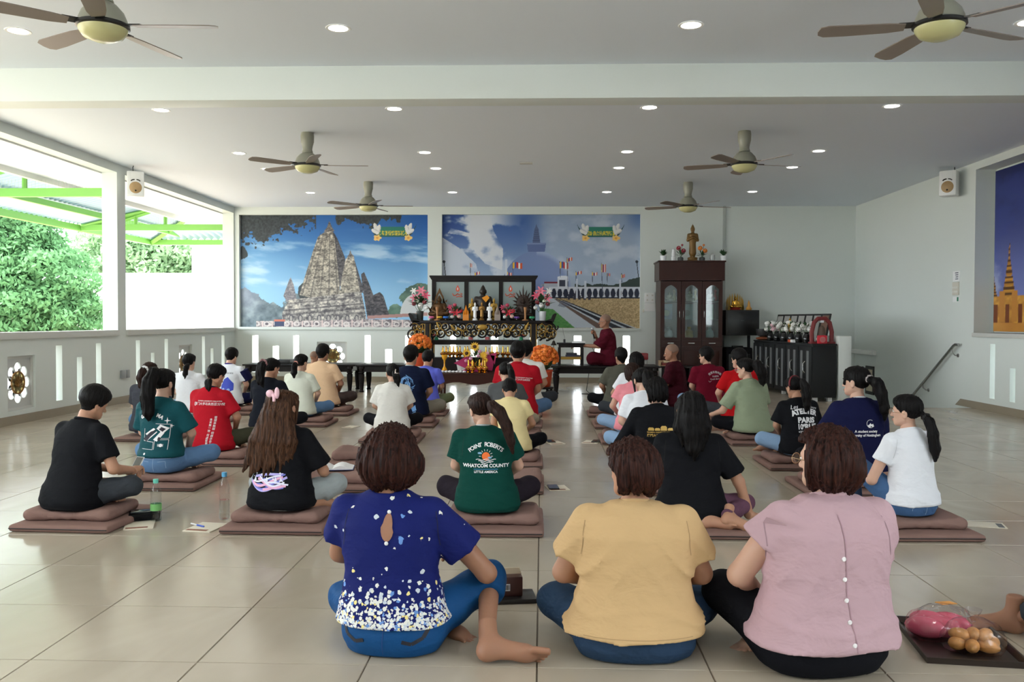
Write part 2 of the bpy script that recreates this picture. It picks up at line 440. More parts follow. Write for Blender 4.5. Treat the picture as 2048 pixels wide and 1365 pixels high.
# ================================================================== PRINTED MURALS (flat prints on panels set in the wall niches)
def vnoise(x, y, seed=0, octs=5, lac=2.0, gain=.5):
    """value noise on arrays, 0..1"""
    r = np.random.default_rng(seed); T = r.random((64, 64)); out = np.zeros(np.broadcast(x, y).shape); amp = 1; tot = 0
    for o in range(octs):
        xi = np.floor(x).astype(int); yi = np.floor(y).astype(int); fx = x - xi; fy = y - yi
        fx = fx * fx * (3 - 2 * fx); fy = fy * fy * (3 - 2 * fy)
        g = lambda a, b: T[a % 64, b % 64]
        out += amp * ((g(xi, yi) * (1 - fx) + g(xi + 1, yi) * fx) * (1 - fy) + (g(xi, yi + 1) * (1 - fx) + g(xi + 1, yi + 1) * fx) * fy)
        tot += amp; amp *= gain; x = x * lac + 17.3; y = y * lac + 5.1
    return out / tot
def inpoly(X, Y, poly):
    m = np.zeros(X.shape, bool); n = len(poly)
    for i in range(n):
        (x0, y0), (x1, y1) = poly[i], poly[(i + 1) % n]
        if y0 == y1: continue
        c = ((y0 > Y) != (y1 > Y)) & (X < (x1 - x0) * (Y - y0) / (y1 - y0) + x0); m ^= c
    return m
def ss(a, b, x): t = np.clip((x - a) / (b - a), 0, 1); return t * t * (3 - 2 * t)
class Canvas:
    def __init__(s, x0, x1, y0, y1, nx, ny):
        gx = np.linspace(x0, x1, nx); gy = np.linspace(y0, y1, ny)
        s.X, s.Y = np.meshgrid(gx, gy); s.C = np.zeros(s.X.shape + (3,))
    def put(s, m, col):
        m = np.asarray(m, float)[..., None]; s.C = s.C * (1 - m) + np.asarray(col, float) * m
    def poly(s, p, col, a=1.0): s.put(inpoly(s.X, s.Y, p) * a, col)
    def mixc(s, t, c0, c1): t = np.clip(t, 0, 1)[..., None]; return np.asarray(c0, float) * (1 - t) + np.asarray(c1, float) * t
def mural_object(name, cv, corners, label, thick=.02):
    """corners: function (s,t in 0..1, t down) -> world; the panel is a thin slab with the print on its face"""
    ny, nx = cv.X.shape; S, T = np.meshgrid(np.linspace(0, 1, nx), np.linspace(0, 1, ny))
    o, eu, ev, en = [np.array(q, float) for q in corners]
    P = o + S[..., None] * eu + T[..., None] * ev
    V = P.reshape(-1, 3); idx = np.arange(nx * ny).reshape(ny, nx)
    Q = np.stack([idx[1:, :-1], idx[1:, 1:], idx[:-1, 1:], idx[:-1, :-1]], -1).reshape(-1, 4)
    me = raw_mesh(name, V, Q, smooth=False)
    c = cv.C.reshape(-1, 3) / 255.0; c = np.where(c <= .04045, c / 12.92, ((c + .055) / 1.055) ** 2.4)
    at = me.color_attributes.new('print', 'FLOAT_COLOR', 'POINT')
    at.data.foreach_set('color', np.concatenate([c, np.ones((len(c), 1))], 1).astype(np.float32).ravel())
    root = thing(name, label, 'mural'); link_mesh('print', me, vcol_mat('mural_print', .35, .3), root)
    q = [o, o + eu, o + eu + ev, o + ev]
    MB().add([p + en * .001 for p in q] + [p + en * thick for p in q], [(0, 1, 2, 3), (4, 5, 6, 7), (0, 1, 5, 4), (1, 2, 6, 5), (2, 3, 7, 6), (3, 0, 4, 7)]).build('backing_panel', mat('mural_backing', (200, 200, 198), .6), root)
    return root
def banner(c, x0, x1, y0, y1, k):
    X, Y = c.X, c.Y; w = x1 - x0; h = y1 - y0; cy = (y0 + y1) / 2
    for sx, xe in ((-1, x0), (1, x1)):
        t = np.clip((X - xe) * sx / (w * .3), 0, 1)
        cyv = y1 - h * .25 - (t ** 2) * h * .95
        c.put((np.abs(Y - cyv) < h * .28 * (1 - t) + h * .03) & ((X - xe) * sx > -2) & ((X - xe) * sx < w * .3), (40, 75, 78))
    c.put((X > x0) & (X < x1) & (Y > y0) & (Y < y1), (42, 122, 104)); c.put((X > x0) & (X < x1) & (Y > y1 - h * .2) & (Y < y1), (35, 96, 92))
    # gold lettering too small to read: a row of square glyphs of strokes
    gx = (X - x0) / (w / 9.0); gi = np.floor(gx); fx = gx - gi; fy = (Y - (y0 + h * .42)) / (h * .42)
    st = (vnoise(gx * 6 + gi * 3.1, fy * 5, 40 + k, 2) > .47) & (fx > .08) & (fx < .92) & (fy > 0) & (fy < 1) & (X > x0 + w * .02) & (X < x1 - w * .02)
    c.put(st, (214, 196, 62))
    for sx, xe in ((-1, x0), (1, x1)):
        for dx, dy, L, a in ((.10, -.15, 1.05, .35), (-.02, -.05, .9, -.3), (.17, .1, .7, 1.1)):
            cx, cyy = xe + sx * dx * w * .55, y0 + h * (.35 + dy); ca, sa = math.cos(a * sx), math.sin(a * sx)
            u = ((X - cx) * ca + (Y - cyy) * sa) / (h * .21); v_ = (-(X - cx) * sa + (Y - cyy) * ca) / (h * .55 * L)
            c.put((u * u + v_ * v_) < 1, (228, 228, 226)); c.put((u * u + v_ * v_ < 1) & (u > .4), (200, 200, 204))
        r = np.hypot((X - xe - sx * w * .02) / 1.35, Y - y1 - h * .1) / (h * .27); an = np.arctan2(Y - y1 - h * .1, X - xe)
        c.put(r < 1 + .16 * np.cos(an * 5), (240, 200, 118)); c.put(r < .35, (228, 160, 70))

# ---- mural 1: brick temple tower under a blue sky framed by leaves
c = Canvas(90, 1925, 100, 1195, 460, 276); X, Y = c.X, c.Y
t = ss(100, 1000, Y); c.C = c.mixc(t, (38, 100, 172), (150, 200, 236))
c.put(.55 * ss(1100, 100, X) * ss(100, 700, Y), (150, 200, 238)); c.put(.35 * ss(1500, 1925, X) * ss(500, 100, Y), (20, 70, 150))
n = vnoise(X / 420 + Y / 900, Y / 90 - X / 900, 3, 6); c.put(.75 * ss(.52, .78, n) * ss(180, 520, Y) * ss(1000, 700, Y), (205, 228, 244))
n = vnoise(X / 60, Y / 60, 5, 5)
hz = 900 - 80 * np.sin(X / 95) - 120 * (n - .5)
m = (Y > hz) & (X < 680); c.put(m, c.mixc(n * 1.5 - .2, (66, 84, 96), (150, 168, 176))); c.put(m * .55 * ss(1200, 850, Y) * ss(450, 90, X), (170, 178, 208))
m = (np.hypot((X - 1830) / 160, (Y - 900) / 130) < .75 + .6 * n) & (X > 1640); c.put(m, c.mixc(n * 1.3, (40, 66, 62), (104, 134, 118)))
m = (np.hypot((X - 1610) / 90, (Y - 1040) / 70) < .7 + .5 * n) & (X > 1500); c.put(m, c.mixc(n * 1.3, (60, 96, 84), (128, 160, 140)))
m = np.hypot((X - 1800) / 150, (Y - 1090) / 220) < 1; c.put(m & (Y < 1090), (206, 210, 212))
def stone(mask, lit, dark, sx, sy, seed, tilt=0.0):
    yy = Y + tilt * X
    row = np.abs(np.sin(yy / sy * PI)); cn = vnoise(X / sx, yy / (sy * .5), seed, 4); col = np.abs(np.sin(X / sx * PI + np.floor(yy / sy) * 1.3))
    cn2 = vnoise(X / (sx * .33), yy / (sy * .22), seed + 70, 3); t = .30 + .30 * row ** .5 * (.75 + .25 * col) + 1.5 * (cn - .5) + 1.3 * (cn2 - .5)
    c.put(mask, c.mixc(t, dark, lit))
L1, D1, L2, D2 = (214, 206, 190), (96, 92, 88), (108, 106, 110), (46, 46, 52)
stone(inpoly(X, Y, [(580, 705), (560, 750), (508, 890), (545, 950), (640, 930), (612, 790), (596, 745)]), (168, 164, 168), (98, 98, 110), 26, 26, 11)
c.put((np.hypot((X - 720) / 70, (Y - 850) / 90) < .8 + .4 * n), (58, 66, 70))
stone(inpoly(X, Y, [(985, 235), (1040, 330), (1117, 525), (1090, 790), (1040, 800), (1000, 400)]), L2, D2, 26, 30, 12)                 # shadowed side
stone(inpoly(X, Y, [(905, 270), (985, 235), (1012, 330), (1062, 800), (1070, 900), (770, 905), (668, 880), (720, 700), (800, 450), (850, 310)]), L1, D1, 34, 38, 13, .06)
for k in range(5):
    x0 = 862 + k * 30; c.put(inpoly(X, Y, [(x0 + 10, 270), (x0 + 18, 270), (700 + k * 88, 880), (684 + k * 88, 880)]) * .45, (70, 68, 70))
stone(inpoly(X, Y, [(960, 155), (948, 190), (940, 215), (905, 262), (1012, 258), (985, 212), (975, 185)]), (150, 142, 136), (70, 68, 70), 20, 16, 14)
stone(inpoly(X, Y, [(1195, 500), (1285, 790), (1290, 860), (1240, 850), (1205, 620)]), L2, D2, 24, 30, 15)
stone(inpoly(X, Y, [(1120, 530), (1165, 478), (1200, 505), (1230, 680), (1262, 860), (1060, 870), (1080, 720)]), L1, D1, 28, 34, 16, .05)
stone(inpoly(X, Y, [(1165, 440), (1155, 480), (1135, 505), (1205, 505), (1178, 478)]), (150, 142, 136), (70, 68, 70), 18, 16, 17)
stone(inpoly(X, Y, [(1270, 680), (1282, 668), (1300, 655), (1345, 760), (1390, 880), (1455, 850), (1490, 890), (1545, 1075), (1330, 1100), (1290, 850)]), (104, 100, 104), (44, 44, 52), 32, 36, 18)
base = inpoly(X, Y, [(560, 930), (900, 890), (1270, 845), (1310, 1030), (1335, 1200), (500, 1200), (495, 1060)])
stone(base, (224, 218, 208), (86, 84, 88), 44, 62, 19, .09)
for yy, dk in ((935, .5), (1000, .7), (1045, .6), (1085, .4)):
    c.put(base * dk * np.exp(-((Y + .09 * (X - 900) - yy) / 8.0) ** 2), (60, 58, 66))
arch = base & (Y > 1070); ax = ((X + 15) % 92) - 46
c.put(arch * (np.hypot(ax / 22, (Y - 1110) / 36) < 1), (88, 86, 96)); c.put(arch * (np.hypot(ax / 12, (Y - 1112) / 28) < 1), (176, 170, 166))
rail = (Y > 1128 + 10 * np.sin(X / 300)) & (X > 240); rx = (X % 98)
stone(rail, (228, 216, 214), (96, 88, 96), 38, 40, 20); c.put(rail * (np.abs(np.hypot((rx - 49) / 1.2, Y - 1165) - 20) < 6) * .8, (236, 228, 226))
c.put(rail * (rx < 12), (228, 208, 206)); c.put((np.abs(Y - (1100 - (X - 1330) * .06)) < 16) & (X > 1330), (178, 138, 134))
c.put((X > 420) & (X < 515) & (Y > 1135) & (Y < 1190), (60, 70, 104)); c.put((X > 416) & (X < 522) & (np.abs(Y - 1130) < 10), (206, 120, 100))
n2 = vnoise(X / 38, Y / 38, 31, 3)
lf = ss(470, 120, Y + .00045 * (X - 90) ** 2 * .9 + 30 * np.sin(X / 70)) * (X < 850)
c.put((lf + (n2 - .5) * 1.25 > .28) & (X < 830) & (lf > .03), c.mixc(vnoise(X / 14, Y / 14, 32, 2), (38, 42, 48), (74, 82, 86)))
c.put((np.hypot((X - 90) / 70, (Y - 470) / 80) < .6 + .6 * n2), (52, 60, 64))
lf = ss(250, 110, Y + 40 * np.sin(X / 60 + 1)) * ss(990, 1040, X) * ss(1700, 1620, X)
c.put((lf + (n2 - .5) * 1.0 > .55), c.mixc(vnoise(X / 14, Y / 14, 33, 2), (38, 42, 46), (70, 78, 80)))
banner(c, 1435, 1725, 212, 312, 1)
a = NICHE[0]
mural_object('temple_mural', c, ((a[0], YB + .09, a[3]), (a[2] - a[0], 0, 0), (0, 0, a[1] - a[3]), (0, 1, 0)), 'large mural print of a tall stone temple tower under blue sky and dark leaves')

# ---- mural 2: pale dome shrine with flags, sand court
c = Canvas(70, 1945, 95, 1170, 460, 266); X, Y = c.X, c.Y
t = ss(95, 900, Y); c.C = c.mixc(t, (66, 100, 164), (176, 192, 212))
c.put(.85 * ss(800, 1150, X), (168, 182, 202)); c.put(.6 * ss(500, 70, X) * ss(500, 95, Y), (30, 58, 130))
c.put(.7 * ss(1750, 1945, X) * ss(330, 95, Y), (60, 96, 158))
n = vnoise(X / 240 + .3, Y / 150, 51, 6); c.put(ss(.50, .64, n) * ss(900, 500, X), (214, 220, 230)); c.put(ss(.48, .75, n) * ss(900, 1300, X) * .6, (206, 214, 224))
cl1 = inpoly(X, Y, [(350, 95), (520, 100), (560, 250), (650, 420), (640, 620), (480, 560), (380, 450), (330, 300), (120, 270), (150, 220), (330, 270)])
c.put(cl1 * ss(.30, .55, n), (216, 220, 228)); c.put(inpoly(X, Y, [(70, 310), (230, 410), (390, 560), (430, 700), (70, 700)]) * ss(.2, .45, n), (200, 208, 222))
d = np.hypot((X - 965) / 335, (Y - 830) / 390)
dome = (d < 1) & (Y < 830); c.put(dome, c.mixc(ss(640, 1290, X), (112, 132, 178), (132, 148, 190))); c.put(dome * .5 * ss(.86, 1.0, d) * (X > 965), (188, 200, 222))
c.put(inpoly(X, Y, [(876, 365), (1057, 365), (1045, 445), (885, 445)]), (94, 110, 156)); c.put(inpoly(X, Y, [(876, 362), (1057, 362), (1052, 378), (880, 378)]), (122, 138, 180))
c.put(inpoly(X, Y, [(965, 180), (972, 205), (985, 230), (1002, 362), (928, 362), (946, 230), (958, 205)]), (88, 102, 138))
for k in range(6): c.put((np.abs(Y - (240 + k * 20)) < 2) & (np.abs(X - 965) < 16 + k * 4), (66, 78, 112))
n = vnoise(X / 50, Y / 40, 53, 4)
c.put((Y > 760 - 70 * ss(1700, 1945, X) - 50 * (n - .4)) & (X > 1330) & (Y < 790), (48, 62, 58))
c.put((Y > 730) & (Y < 800) & (X > 1040) & (X < 1180), (178, 184, 198)); c.put((np.abs(Y - 738) < 8) & (X > 1040) & (X < 1180), (120, 44, 60))
c.put((Y > 780) & (Y < 892) & (X > 1085), (214, 218, 228)); ex = (X - 1105) % 56
c.put((Y > 796) & (Y < 884) & (X > 1095) & (np.abs(ex - 28) < 17 + 7 * np.cos((Y - 840) / 18)), (34, 40, 62)); c.put((np.abs(Y - 884) < 8) & (X > 1085), (40, 44, 60))
c.put((X > 1168) & (X < 1270) & (Y > 680) & (Y < 800), (216, 220, 230)); c.put((X > 1185) & (X < 1240) & (Y > 712) & (Y < 775), (54, 58, 76))
c.put((np.hypot((X - 1219) / 52, (Y - 690) / 18) < 1), (226, 230, 238))
sand = (Y > 890) & (X > 1000); sn = vnoise(X / 9, Y / 5, 55, 3)
c.put(sand, c.mixc(sn * 1.5 - .2, (140, 116, 78), (222, 196, 150)))
c.put(inpoly(X, Y, [(1000, 880), (1150, 890), (1920, 1170), (1000, 1170)]), (196, 204, 214))
c.put(inpoly(X, Y, [(1150, 893), (1165, 893), (1790, 1170), (1690, 1170)]), (40, 42, 52)); c.put(inpoly(X, Y, [(1185, 893), (1200, 893), (1890, 1170), (1830, 1170)]), (44, 46, 56))
c.put(inpoly(X, Y, [(1135, 893), (1148, 893), (1640, 1170), (1540, 1170)]), (112, 92, 84)); c.put(inpoly(X, Y, [(1200, 905), (1330, 940), (1230, 975), (1170, 960)]) * .5, (96, 104, 130))
c.put(inpoly(X, Y, [(1000, 980), (1125, 990), (1335, 1170), (1000, 1170)]), c.mixc(vnoise(X / 20, Y / 8, 57, 3), (62, 124, 62), (110, 166, 96)))
for q in (1275, 1330, 1375, 1425, 1470): c.put((np.abs(X - q) < 12) & (Y > 840 + (q % 7) * 6) & (Y < 900 + (q % 5) * 6), (52, 50, 66))
def flag(x, y, w, h, pole, cols=((196, 60, 50), (236, 190, 60), (240, 238, 232), (70, 90, 160), (210, 90, 50))):
    c.put((np.abs(X - x - (Y - y) * .04) < 3) & (Y > y - 8) & (Y < pole), (86, 92, 112))
    for k in range(5): c.put((X >= x + k * w / 5) & (X < x + (k + 1) * w / 5) & (np.abs(Y - y - h / 2 - 6 * np.sin(X / 14)) < h / 2), cols[(k * 2 + 1) % 5])
flag(740, 548, 90, 56, 670); flag(1188, 545, 80, 60, 690); flag(1255, 505, 50, 32, 800); flag(1340, 635, 54, 28, 740); flag(1495, 638, 48, 30, 740)
flag(1582, 560, 44, 76, 880); flag(1635, 655, 30, 26, 740); flag(1772, 655, 32, 32, 740); flag(380, 640, 48, 28, 680); flag(335, 560, 20, 36, 680); flag(690, 640, 44, 30, 680)
for q, y0 in ((678, 520), (1430, 720), (1350, 700), (1760, 710)): c.put((np.abs(X - q) < 9) & (Y > y0) & (Y < 890), (206, 212, 224))
for q in (85, 1915): c.put((np.hypot(X - q, Y - 540) < 14) | ((np.abs(X - q - (Y - 540) * .12) < 4) & (Y > 540) & (Y < 690)), (44, 48, 60))
banner(c, 1435, 1712, 212, 308, 2)
a = NICHE[1]
mural_object('dome_mural', c, ((a[0], YB + .09, a[3]), (a[2] - a[0], 0, 0), (0, 0, a[1] - a[3]), (0, 1, 0)), 'large mural print of a pale domed shrine with flags and sand court')

# ---- mural 3 on the right wall: golden pagodas at dusk (only its far end is seen)
c = Canvas(0, 900, 0, 228, 420, 160); X, Y = c.X, c.Y
c.C = c.mixc(ss(0, 190, Y), (26, 34, 96), (120, 130, 190)); n = vnoise(X / 60, Y / 30, 61, 5); c.put(.55 * ss(.4, .7, n), (58, 74, 150)); c.put(.7 * ss(.5, .75, n) * ss(90, 150, Y), (190, 196, 222))
def spire(x, top, w, bot=198):
    h = bot - top
    for k in range(11):
        f0 = k / 11; y0 = top + h * f0; ww = w * (.03 + .97 * f0 ** 1.6)
        c.put((np.abs(X - x) < ww * (1 - .35 * ((Y - y0) / (h / 11) < .45))) & (Y >= y0) & (Y < y0 + h / 11 + 1), (206, 150, 58) if k % 2 else (176, 122, 44))
        c.put((np.abs(X - x) < ww) & (np.abs(Y - y0 - h / 11 * .4) < 1.6), (92, 58, 30))
for x, tp, w in ((42, 96, 20), (-2, 132, 13), (120, 116, 20), (190, 96, 26), (300, 70, 44), (430, 106, 26), (560, 84, 38), (700, 108, 24), (820, 90, 34)): spire(x, tp, w, 180)
g = Y > 178; c.put(g, c.mixc(vnoise(X / 12, Y / 7, 63, 3), (150, 92, 34), (238, 182, 84)))
for x in range(-10, 900, 34): c.put((Y > 172) & (Y < 214) & (np.abs(X - x) < 7), (196, 134, 60)); c.put((Y > 190) & (Y < 222) & (np.abs(X - x - 15) < 6), (120, 62, 34))
c.put((Y > 216), c.mixc(n, (186, 122, 50), (230, 170, 84)))
mural_object('pagoda_mural', c, ((XR + .24, 12.60, 3.30), (0, -8.5, 0), (0, 0, -2.22), (1, 0, 0)), 'mural print of golden pagodas under a deep blue dusk sky')
# ================================================================== OUTSIDE THE LEFT OPENINGS
M_green = mat('lime_green_steel', (122, 184, 84), .4)
M_roof = mat('blue_grey_roof_sheet', (150, 178, 200), .35, metal=.2)
M_soffit = mat('white_soffit', (236, 238, 238), .6)
struct(MB().box((-7.28, YF, 3.30), (XL - .22, YB + 3, 3.44)).build('trim_6', M_soffit))
struct(MB().box((-7.36, YF, 3.22), (-7.28, YB + 3, 3.46)).build('trim_7', M_ledge))
def truss(Y, label):
    t = thing('roof_truss', label, 'truss', (-7.0, Y, 3.05), group='green awning trusses')
    MB().box((-2.25, -.04, -.06), (.72, .04, .06)).build('bottom_chord', M_green, t)
    MB().tube([(-2.25, 0, .02), (-1.2, 0, .27), (-.1, 0, .5)], .06, 4).build('rafter', M_green, t)
    for x, z in ((-1.7, .14), (-1.1, .28), (-.5, .42)): MB().cyl((x, 0, 0), (x, 0, z), .035, 6).build('strut', M_green, t)
    MB().tube([(-1.7, 0, .03), (-.5, 0, .42)], .04, 4).build('brace', M_green, t)
    return t
truss(12.68, 'lime green steel truss beside the column with the loudspeaker')
truss(17.5, 'lime green steel truss at the far corner beyond the openings')
aw = thing('awning_roof', 'blue grey corrugated awning roof outside the left openings', 'awning', (0, 0, 0))
# corrugated sheet: ridges across the slope
def corrug(P00, P10, P01, P11, n, depth):
    V = []; Q = []
    P00, P10, P01, P11 = map(np.array, (P00, P10, P01, P11))
    k = 0
    for i in range(n * 4 + 1):
        s = i / (n * 4); zz = depth if (i % 4) in (1, 2) else 0
        a = P00 * (1 - s) + P10 * s; b_ = P01 * (1 - s) + P11 * s
        V += [a + [0, 0, zz], b_ + [0, 0, zz]]
        if i: Q.append((2 * i - 2, 2 * i, 2 * i + 1, 2 * i - 1))
    return raw_mesh('sheet', V, Q, smooth=False)
me = corrug((-7.1, 4, 3.60), (-7.1, 20.7, 3.60), (-9.2, 4, 3.10), (-9.2, 20.7, 3.10), 110, .035); link_mesh('sheet', me, M_roof, aw)
me = corrug((-9.2, 20.7, 3.10), (-6.0, 20.7, 3.10), (-9.2, 18.4, 3.55), (-6.0, 18.4, 3.55), 20, .035); link_mesh('return_sheet', me, M_roof, aw)
MB().box((-9.3, 4, 2.98), (-9.2, 20.8, 3.10)).build('edge_beam', M_green, aw)
MB().box((-9.3, 20.7, 2.98), (-6.0, 20.8, 3.10)).build('edge_beam', M_green, aw)
for x in (-7.7, -8.45):
    z = 3.60 - (-7.1 - x) / 2.1 * .5 - .07
    MB().box((x - .03, 4, z - .06), (x + .03, 20.7, z + .04)).build('purlin', M_green, aw)
MB().tube([(-9.2, 20.7, 3.04), (-8.2, 19.6, 3.28), (-7.2, 18.5, 3.5)], .06, 4).build('hip_rafter', M_green, aw)
# bird spikes along the truss chord
for Y in (12.68, 17.5):
    mb = MB()
    for k in range(46): mb.cyl((-6.4 - k * .05, Y, 3.11), (-6.4 - k * .05 + .01, Y, 3.24), .002, 3)
    tag(mb.build('bird_spikes', mat('spike_wire', (170, 190, 170), .4)), 'row of thin bird spikes along the green truss chord ' + ('by the loudspeaker column' if Y < 15 else 'at the far corner'), 'spikes', 'bird spikes', 'stuff')
# ground, bank, white neighbouring wall
M_gr = mat('outside_ground', (176, 168, 150), .9, var=.2, vscale=2)
struct(MB().box((-60, -30, -.6), (XL - .3, 70, -.45)).build('ground', M_gr))
struct(MB().box((-60, 17.65, -.6), (40, 70, -.45)).build('ground', M_gr))
M_nb = mat('white_neighbour_wall', (246, 247, 246), .8)
nb = thing('neighbour_building', 'white rendered neighbouring building beyond the far opening', 'building', (-9, 26, -.45))
MB().box((-5.2, 0, 0), (5.5, 1, 3.05)).build('low_wall', M_nb, nb); MB().box((-1.6, .6, 0), (5.5, 2, 6.5)).build('tall_block', M_nb, nb)
MB().tube([(.2, -.8, 1.1), (1.1, -.8, 1.75)], .03, 6).build('pipe', mat('grey_pipe', (120, 122, 128), .5), nb)
bk = MB(); N = 24
gx = np.linspace(-28, -8.5, N); gy = np.linspace(14, 30, N); GX, GY = np.meshgrid(gx, gy)
GZ = -.5 + 1.9 * ss(-11.5, -16, GX) + .25 * vnoise(GX, GY, 71, 3); V = np.stack([GX, GY, GZ], -1).reshape(-1, 3); ii = np.arange(N * N).reshape(N, N)
Q = np.stack([ii[:-1, :-1], ii[:-1, 1:], ii[1:, 1:], ii[1:, :-1]], -1).reshape(-1, 4)
tag(link_mesh('earth_bank', raw_mesh('earth_bank', V, Q), mat('dry_grass_bank', (190, 168, 148), .95, var=.3, vscale=3, bump=.6, bscale=8)), 'dry pale earth bank rising outside the left parapet', 'bank', None, 'structure')
# trees: trunk, boughs and a crown of leaf blades
M_leaf = translucent_mat('green_leaf', (98, 140, 96), .4); M_leaf2 = translucent_mat('pale_green_leaf', (150, 182, 142), .4); M_bark = mat('grey_bark', (110, 98, 84), .9, bump=.6, bscale=14)
def tree(loc, blobs, nleaf, seed, label, m, size=.16):
    r = np.random.default_rng(seed)
    t = thing('tree', label, 'tree', loc, group='trees outside the left openings')
    tb = MB(); tb.tube([(0, 0, 0), (.1, 0, 1.0), (.05, .1, 2.0)], [.22, .18, .12], 8)
    for b in blobs: tb.tube([(.05, .05, 1.0), (b[0] * .5, b[1] * .5, 1.0 + (b[2] - 1.0) * .55), (b[0], b[1], b[2])], [.1, .07, .03], 6)
    tb.build('trunk', M_bark, t)
    w = np.array([b[3] ** 2 for b in blobs]); ch = r.choice(len(blobs), nleaf, p=w / w.sum())
    B = np.array(blobs); d = r.normal(size=(nleaf, 3)); d /= np.linalg.norm(d, axis=1)[:, None]
    rad = B[ch, 3] * (.62 + .42 * r.random(nleaf) ** .6) * (1 + .25 * np.sin(d[:, 0] * 7 + ch) * np.sin(d[:, 2] * 8 + ch * 2))
    c = B[ch, :3] + d * rad[:, None] * [1, 1, .85]
    a = r.normal(size=(nleaf, 3)) * .8 + d; a /= np.linalg.norm(a, axis=1)[:, None]; b2 = np.cross(a, r.normal(size=(nleaf, 3))); b2 /= np.linalg.norm(b2, axis=1)[:, None]; a2 = np.cross(a, b2)
    L = size * (.6 + .8 * r.random((nleaf, 1)))
    V = np.stack([c - b2 * L, c + a2 * L * .42, c + b2 * L, c - a2 * L * .42], 1).reshape(-1, 3)
    f = link_mesh('foliage', raw_mesh('foliage', V, np.arange(nleaf * 4).reshape(-1, 4), smooth=False), m, t); f['kind'] = 'stuff'
    return t
tree((-15.2, 23.5, -.3), [(0, 0, 3.4, 1.8), (1.4, .3, 2.6, 1.5), (-1.5, .2, 2.6, 1.5), (.6, -.6, 1.7, 1.4), (2.0, .4, 1.6, 1.1), (-.7, -.5, 4.1, 1.1), (1.1, 0, 4.0, 1.0), (-2.0, .2, 1.3, 1.0)], 60000, 1, 'large dense green tree standing behind the near opening', M_leaf, .085)
tree((-14.2, 32.0, -.3), [(0, 0, 4.4, 2.0), (1.6, .4, 3.9, 1.5), (-1.6, .4, 3.8, 1.6), (.4, 0, 5.4, 1.4), (2.6, .4, 5.0, 1.1)], 26000, 2, 'hazy pale green tree rising behind the white neighbouring wall', M_leaf2, .11)
tree((-22.3, 22.0, .4), [(0, 0, 1.9, 1.3), (1.0, .2, 1.2, 1.0), (-.9, 0, 1.3, 1.0)], 14000, 3, 'pale bushy tree growing on the earth bank', M_leaf2, .08)
# ================================================================== CEILING FITTINGS AND WALL FITTINGS
M_lamp = mat('downlight_diffuser', (255, 255, 250), .5, emit=(255, 250, 238), estr=14.0)
M_rim = mat('white_rim', (235, 235, 232), .4)
DLX = (-4.05, -1.56, 1.115, 3.61); DLY = (6.78, 9.36, 11.79, 13.02, 15.45)
rim_me = MB().lathe([(.074, -.002), (.092, -.004), (.097, .0)], 32, cap=False).mesh('rim'); rim_me.materials.append(M_rim)
dif_me = MB().lathe([(.0001, -.005), (.05, -.005), (.075, -.001)], 32, cap=False).mesh('diffuser'); dif_me.materials.append(M_lamp)
DLC = ('nearest the window openings', 'over the temple mural side', 'over the dome mural side', 'nearest the right wall')
DLR = ('before the cross beam', 'just past the cross beam', 'past the middle fans', 'between middle and far fans', 'close to the back wall', 'above the bare-floor sitters', 'at the rear of the hall')
for j, y in enumerate(DLY + (3.2, .4)):
    for i, x in enumerate(DLX):
        hid = y < 5
        t = thing('downlight', 'lit round ceiling downlight %s, %s' % (DLR[j], DLC[i]), 'ceiling light', (x, y, HC - .001), group='recessed ceiling downlights')
        link_mesh('rim', rim_me, None, t); link_mesh('diffuser', dif_me, None, t)
        ld = bpy.data.lights.new('downlight_lamp', 'SPOT'); ld.energy = DOWNLIGHT_W * 2; ld.spot_size = math.radians(150); ld.spot_blend = .9; ld.shadow_soft_size = .075; ld.color = (1, .96, .9)
        lo = bpy.data.objects.new('downlight_lamp', ld); COL.objects.link(lo); lo.parent = t; lo.location = (0, 0, -.02)
# ---- ceiling fans at rest
M_fanb = mat('grey_green_fan_body', (146, 146, 132), .32); M_fanc = mat('cream_fan_cap', (196, 192, 140), .25); M_fand = mat('black_fan_band', (30, 30, 30), .3); M_blade = mat('taupe_fan_blade', (134, 122, 114), .4)
def fan(loc, rz, label):
    t = thing('ceiling_fan', label, 'fan', loc, group='ceiling fans')
    MB().lathe([(.072, 0), (.078, -.04), (.076, -.11), (.062, -.16), (.055, -.20), (.066, -.235), (.05, -.25)], 24).build('downrod_cover', M_fanb, t)
    MB().lathe([(.05, -.235), (.085, -.255), (.125, -.30), (.143, -.345), (.146, -.37)], 32).build('motor_housing', M_fanb, t)
    MB().lathe([(.146, -.37), (.158, -.375), (.160, -.395), (.147, -.402)], 32).build('band', M_fand, t)
    MB().lathe([(.147, -.40), (.143, -.42), (.118, -.455), (.06, -.478), (.0001, -.482)], 32).build('cap', M_fanc, t)
    for k in range(5):
        a = rz + k * 2 * PI / 5; R = Matrix.Rotation(a, 4, 'Z') @ Matrix.Translation((0, 0, -.385)) @ Matrix.Rotation(math.radians(11), 4, 'X')
        poly = [(.20, -.045), (.30, -.062), (.55, -.07), (.68, -.066), (.715, -.04), (.72, 0), (.705, .05), (.66, .066), (.5, .06), (.3, .05), (.2, .035)]
        b = MB().prism(poly, -.003, .003, 'z', R).build('blade', M_blade, t)
        MB().prism([(.13, -.03), (.24, -.03), (.24, .03), (.13, .03)], .003, .012, 'z', R).build('blade_arm', M_fand, b)
    return t
fan((-2.795, 10.53, HC), .08, 'grey ceiling fan with cream cap above the third row at left')
fan((2.37, 10.56, HC), .25, 'grey ceiling fan with cream cap near the right-hand monk side')
fan((-2.80, 14.26, HC), .1, 'grey ceiling fan hanging just in front of the temple mural')
fan((2.34, 14.40, HC), .2, 'grey ceiling fan hanging just in front of the display cabinet')
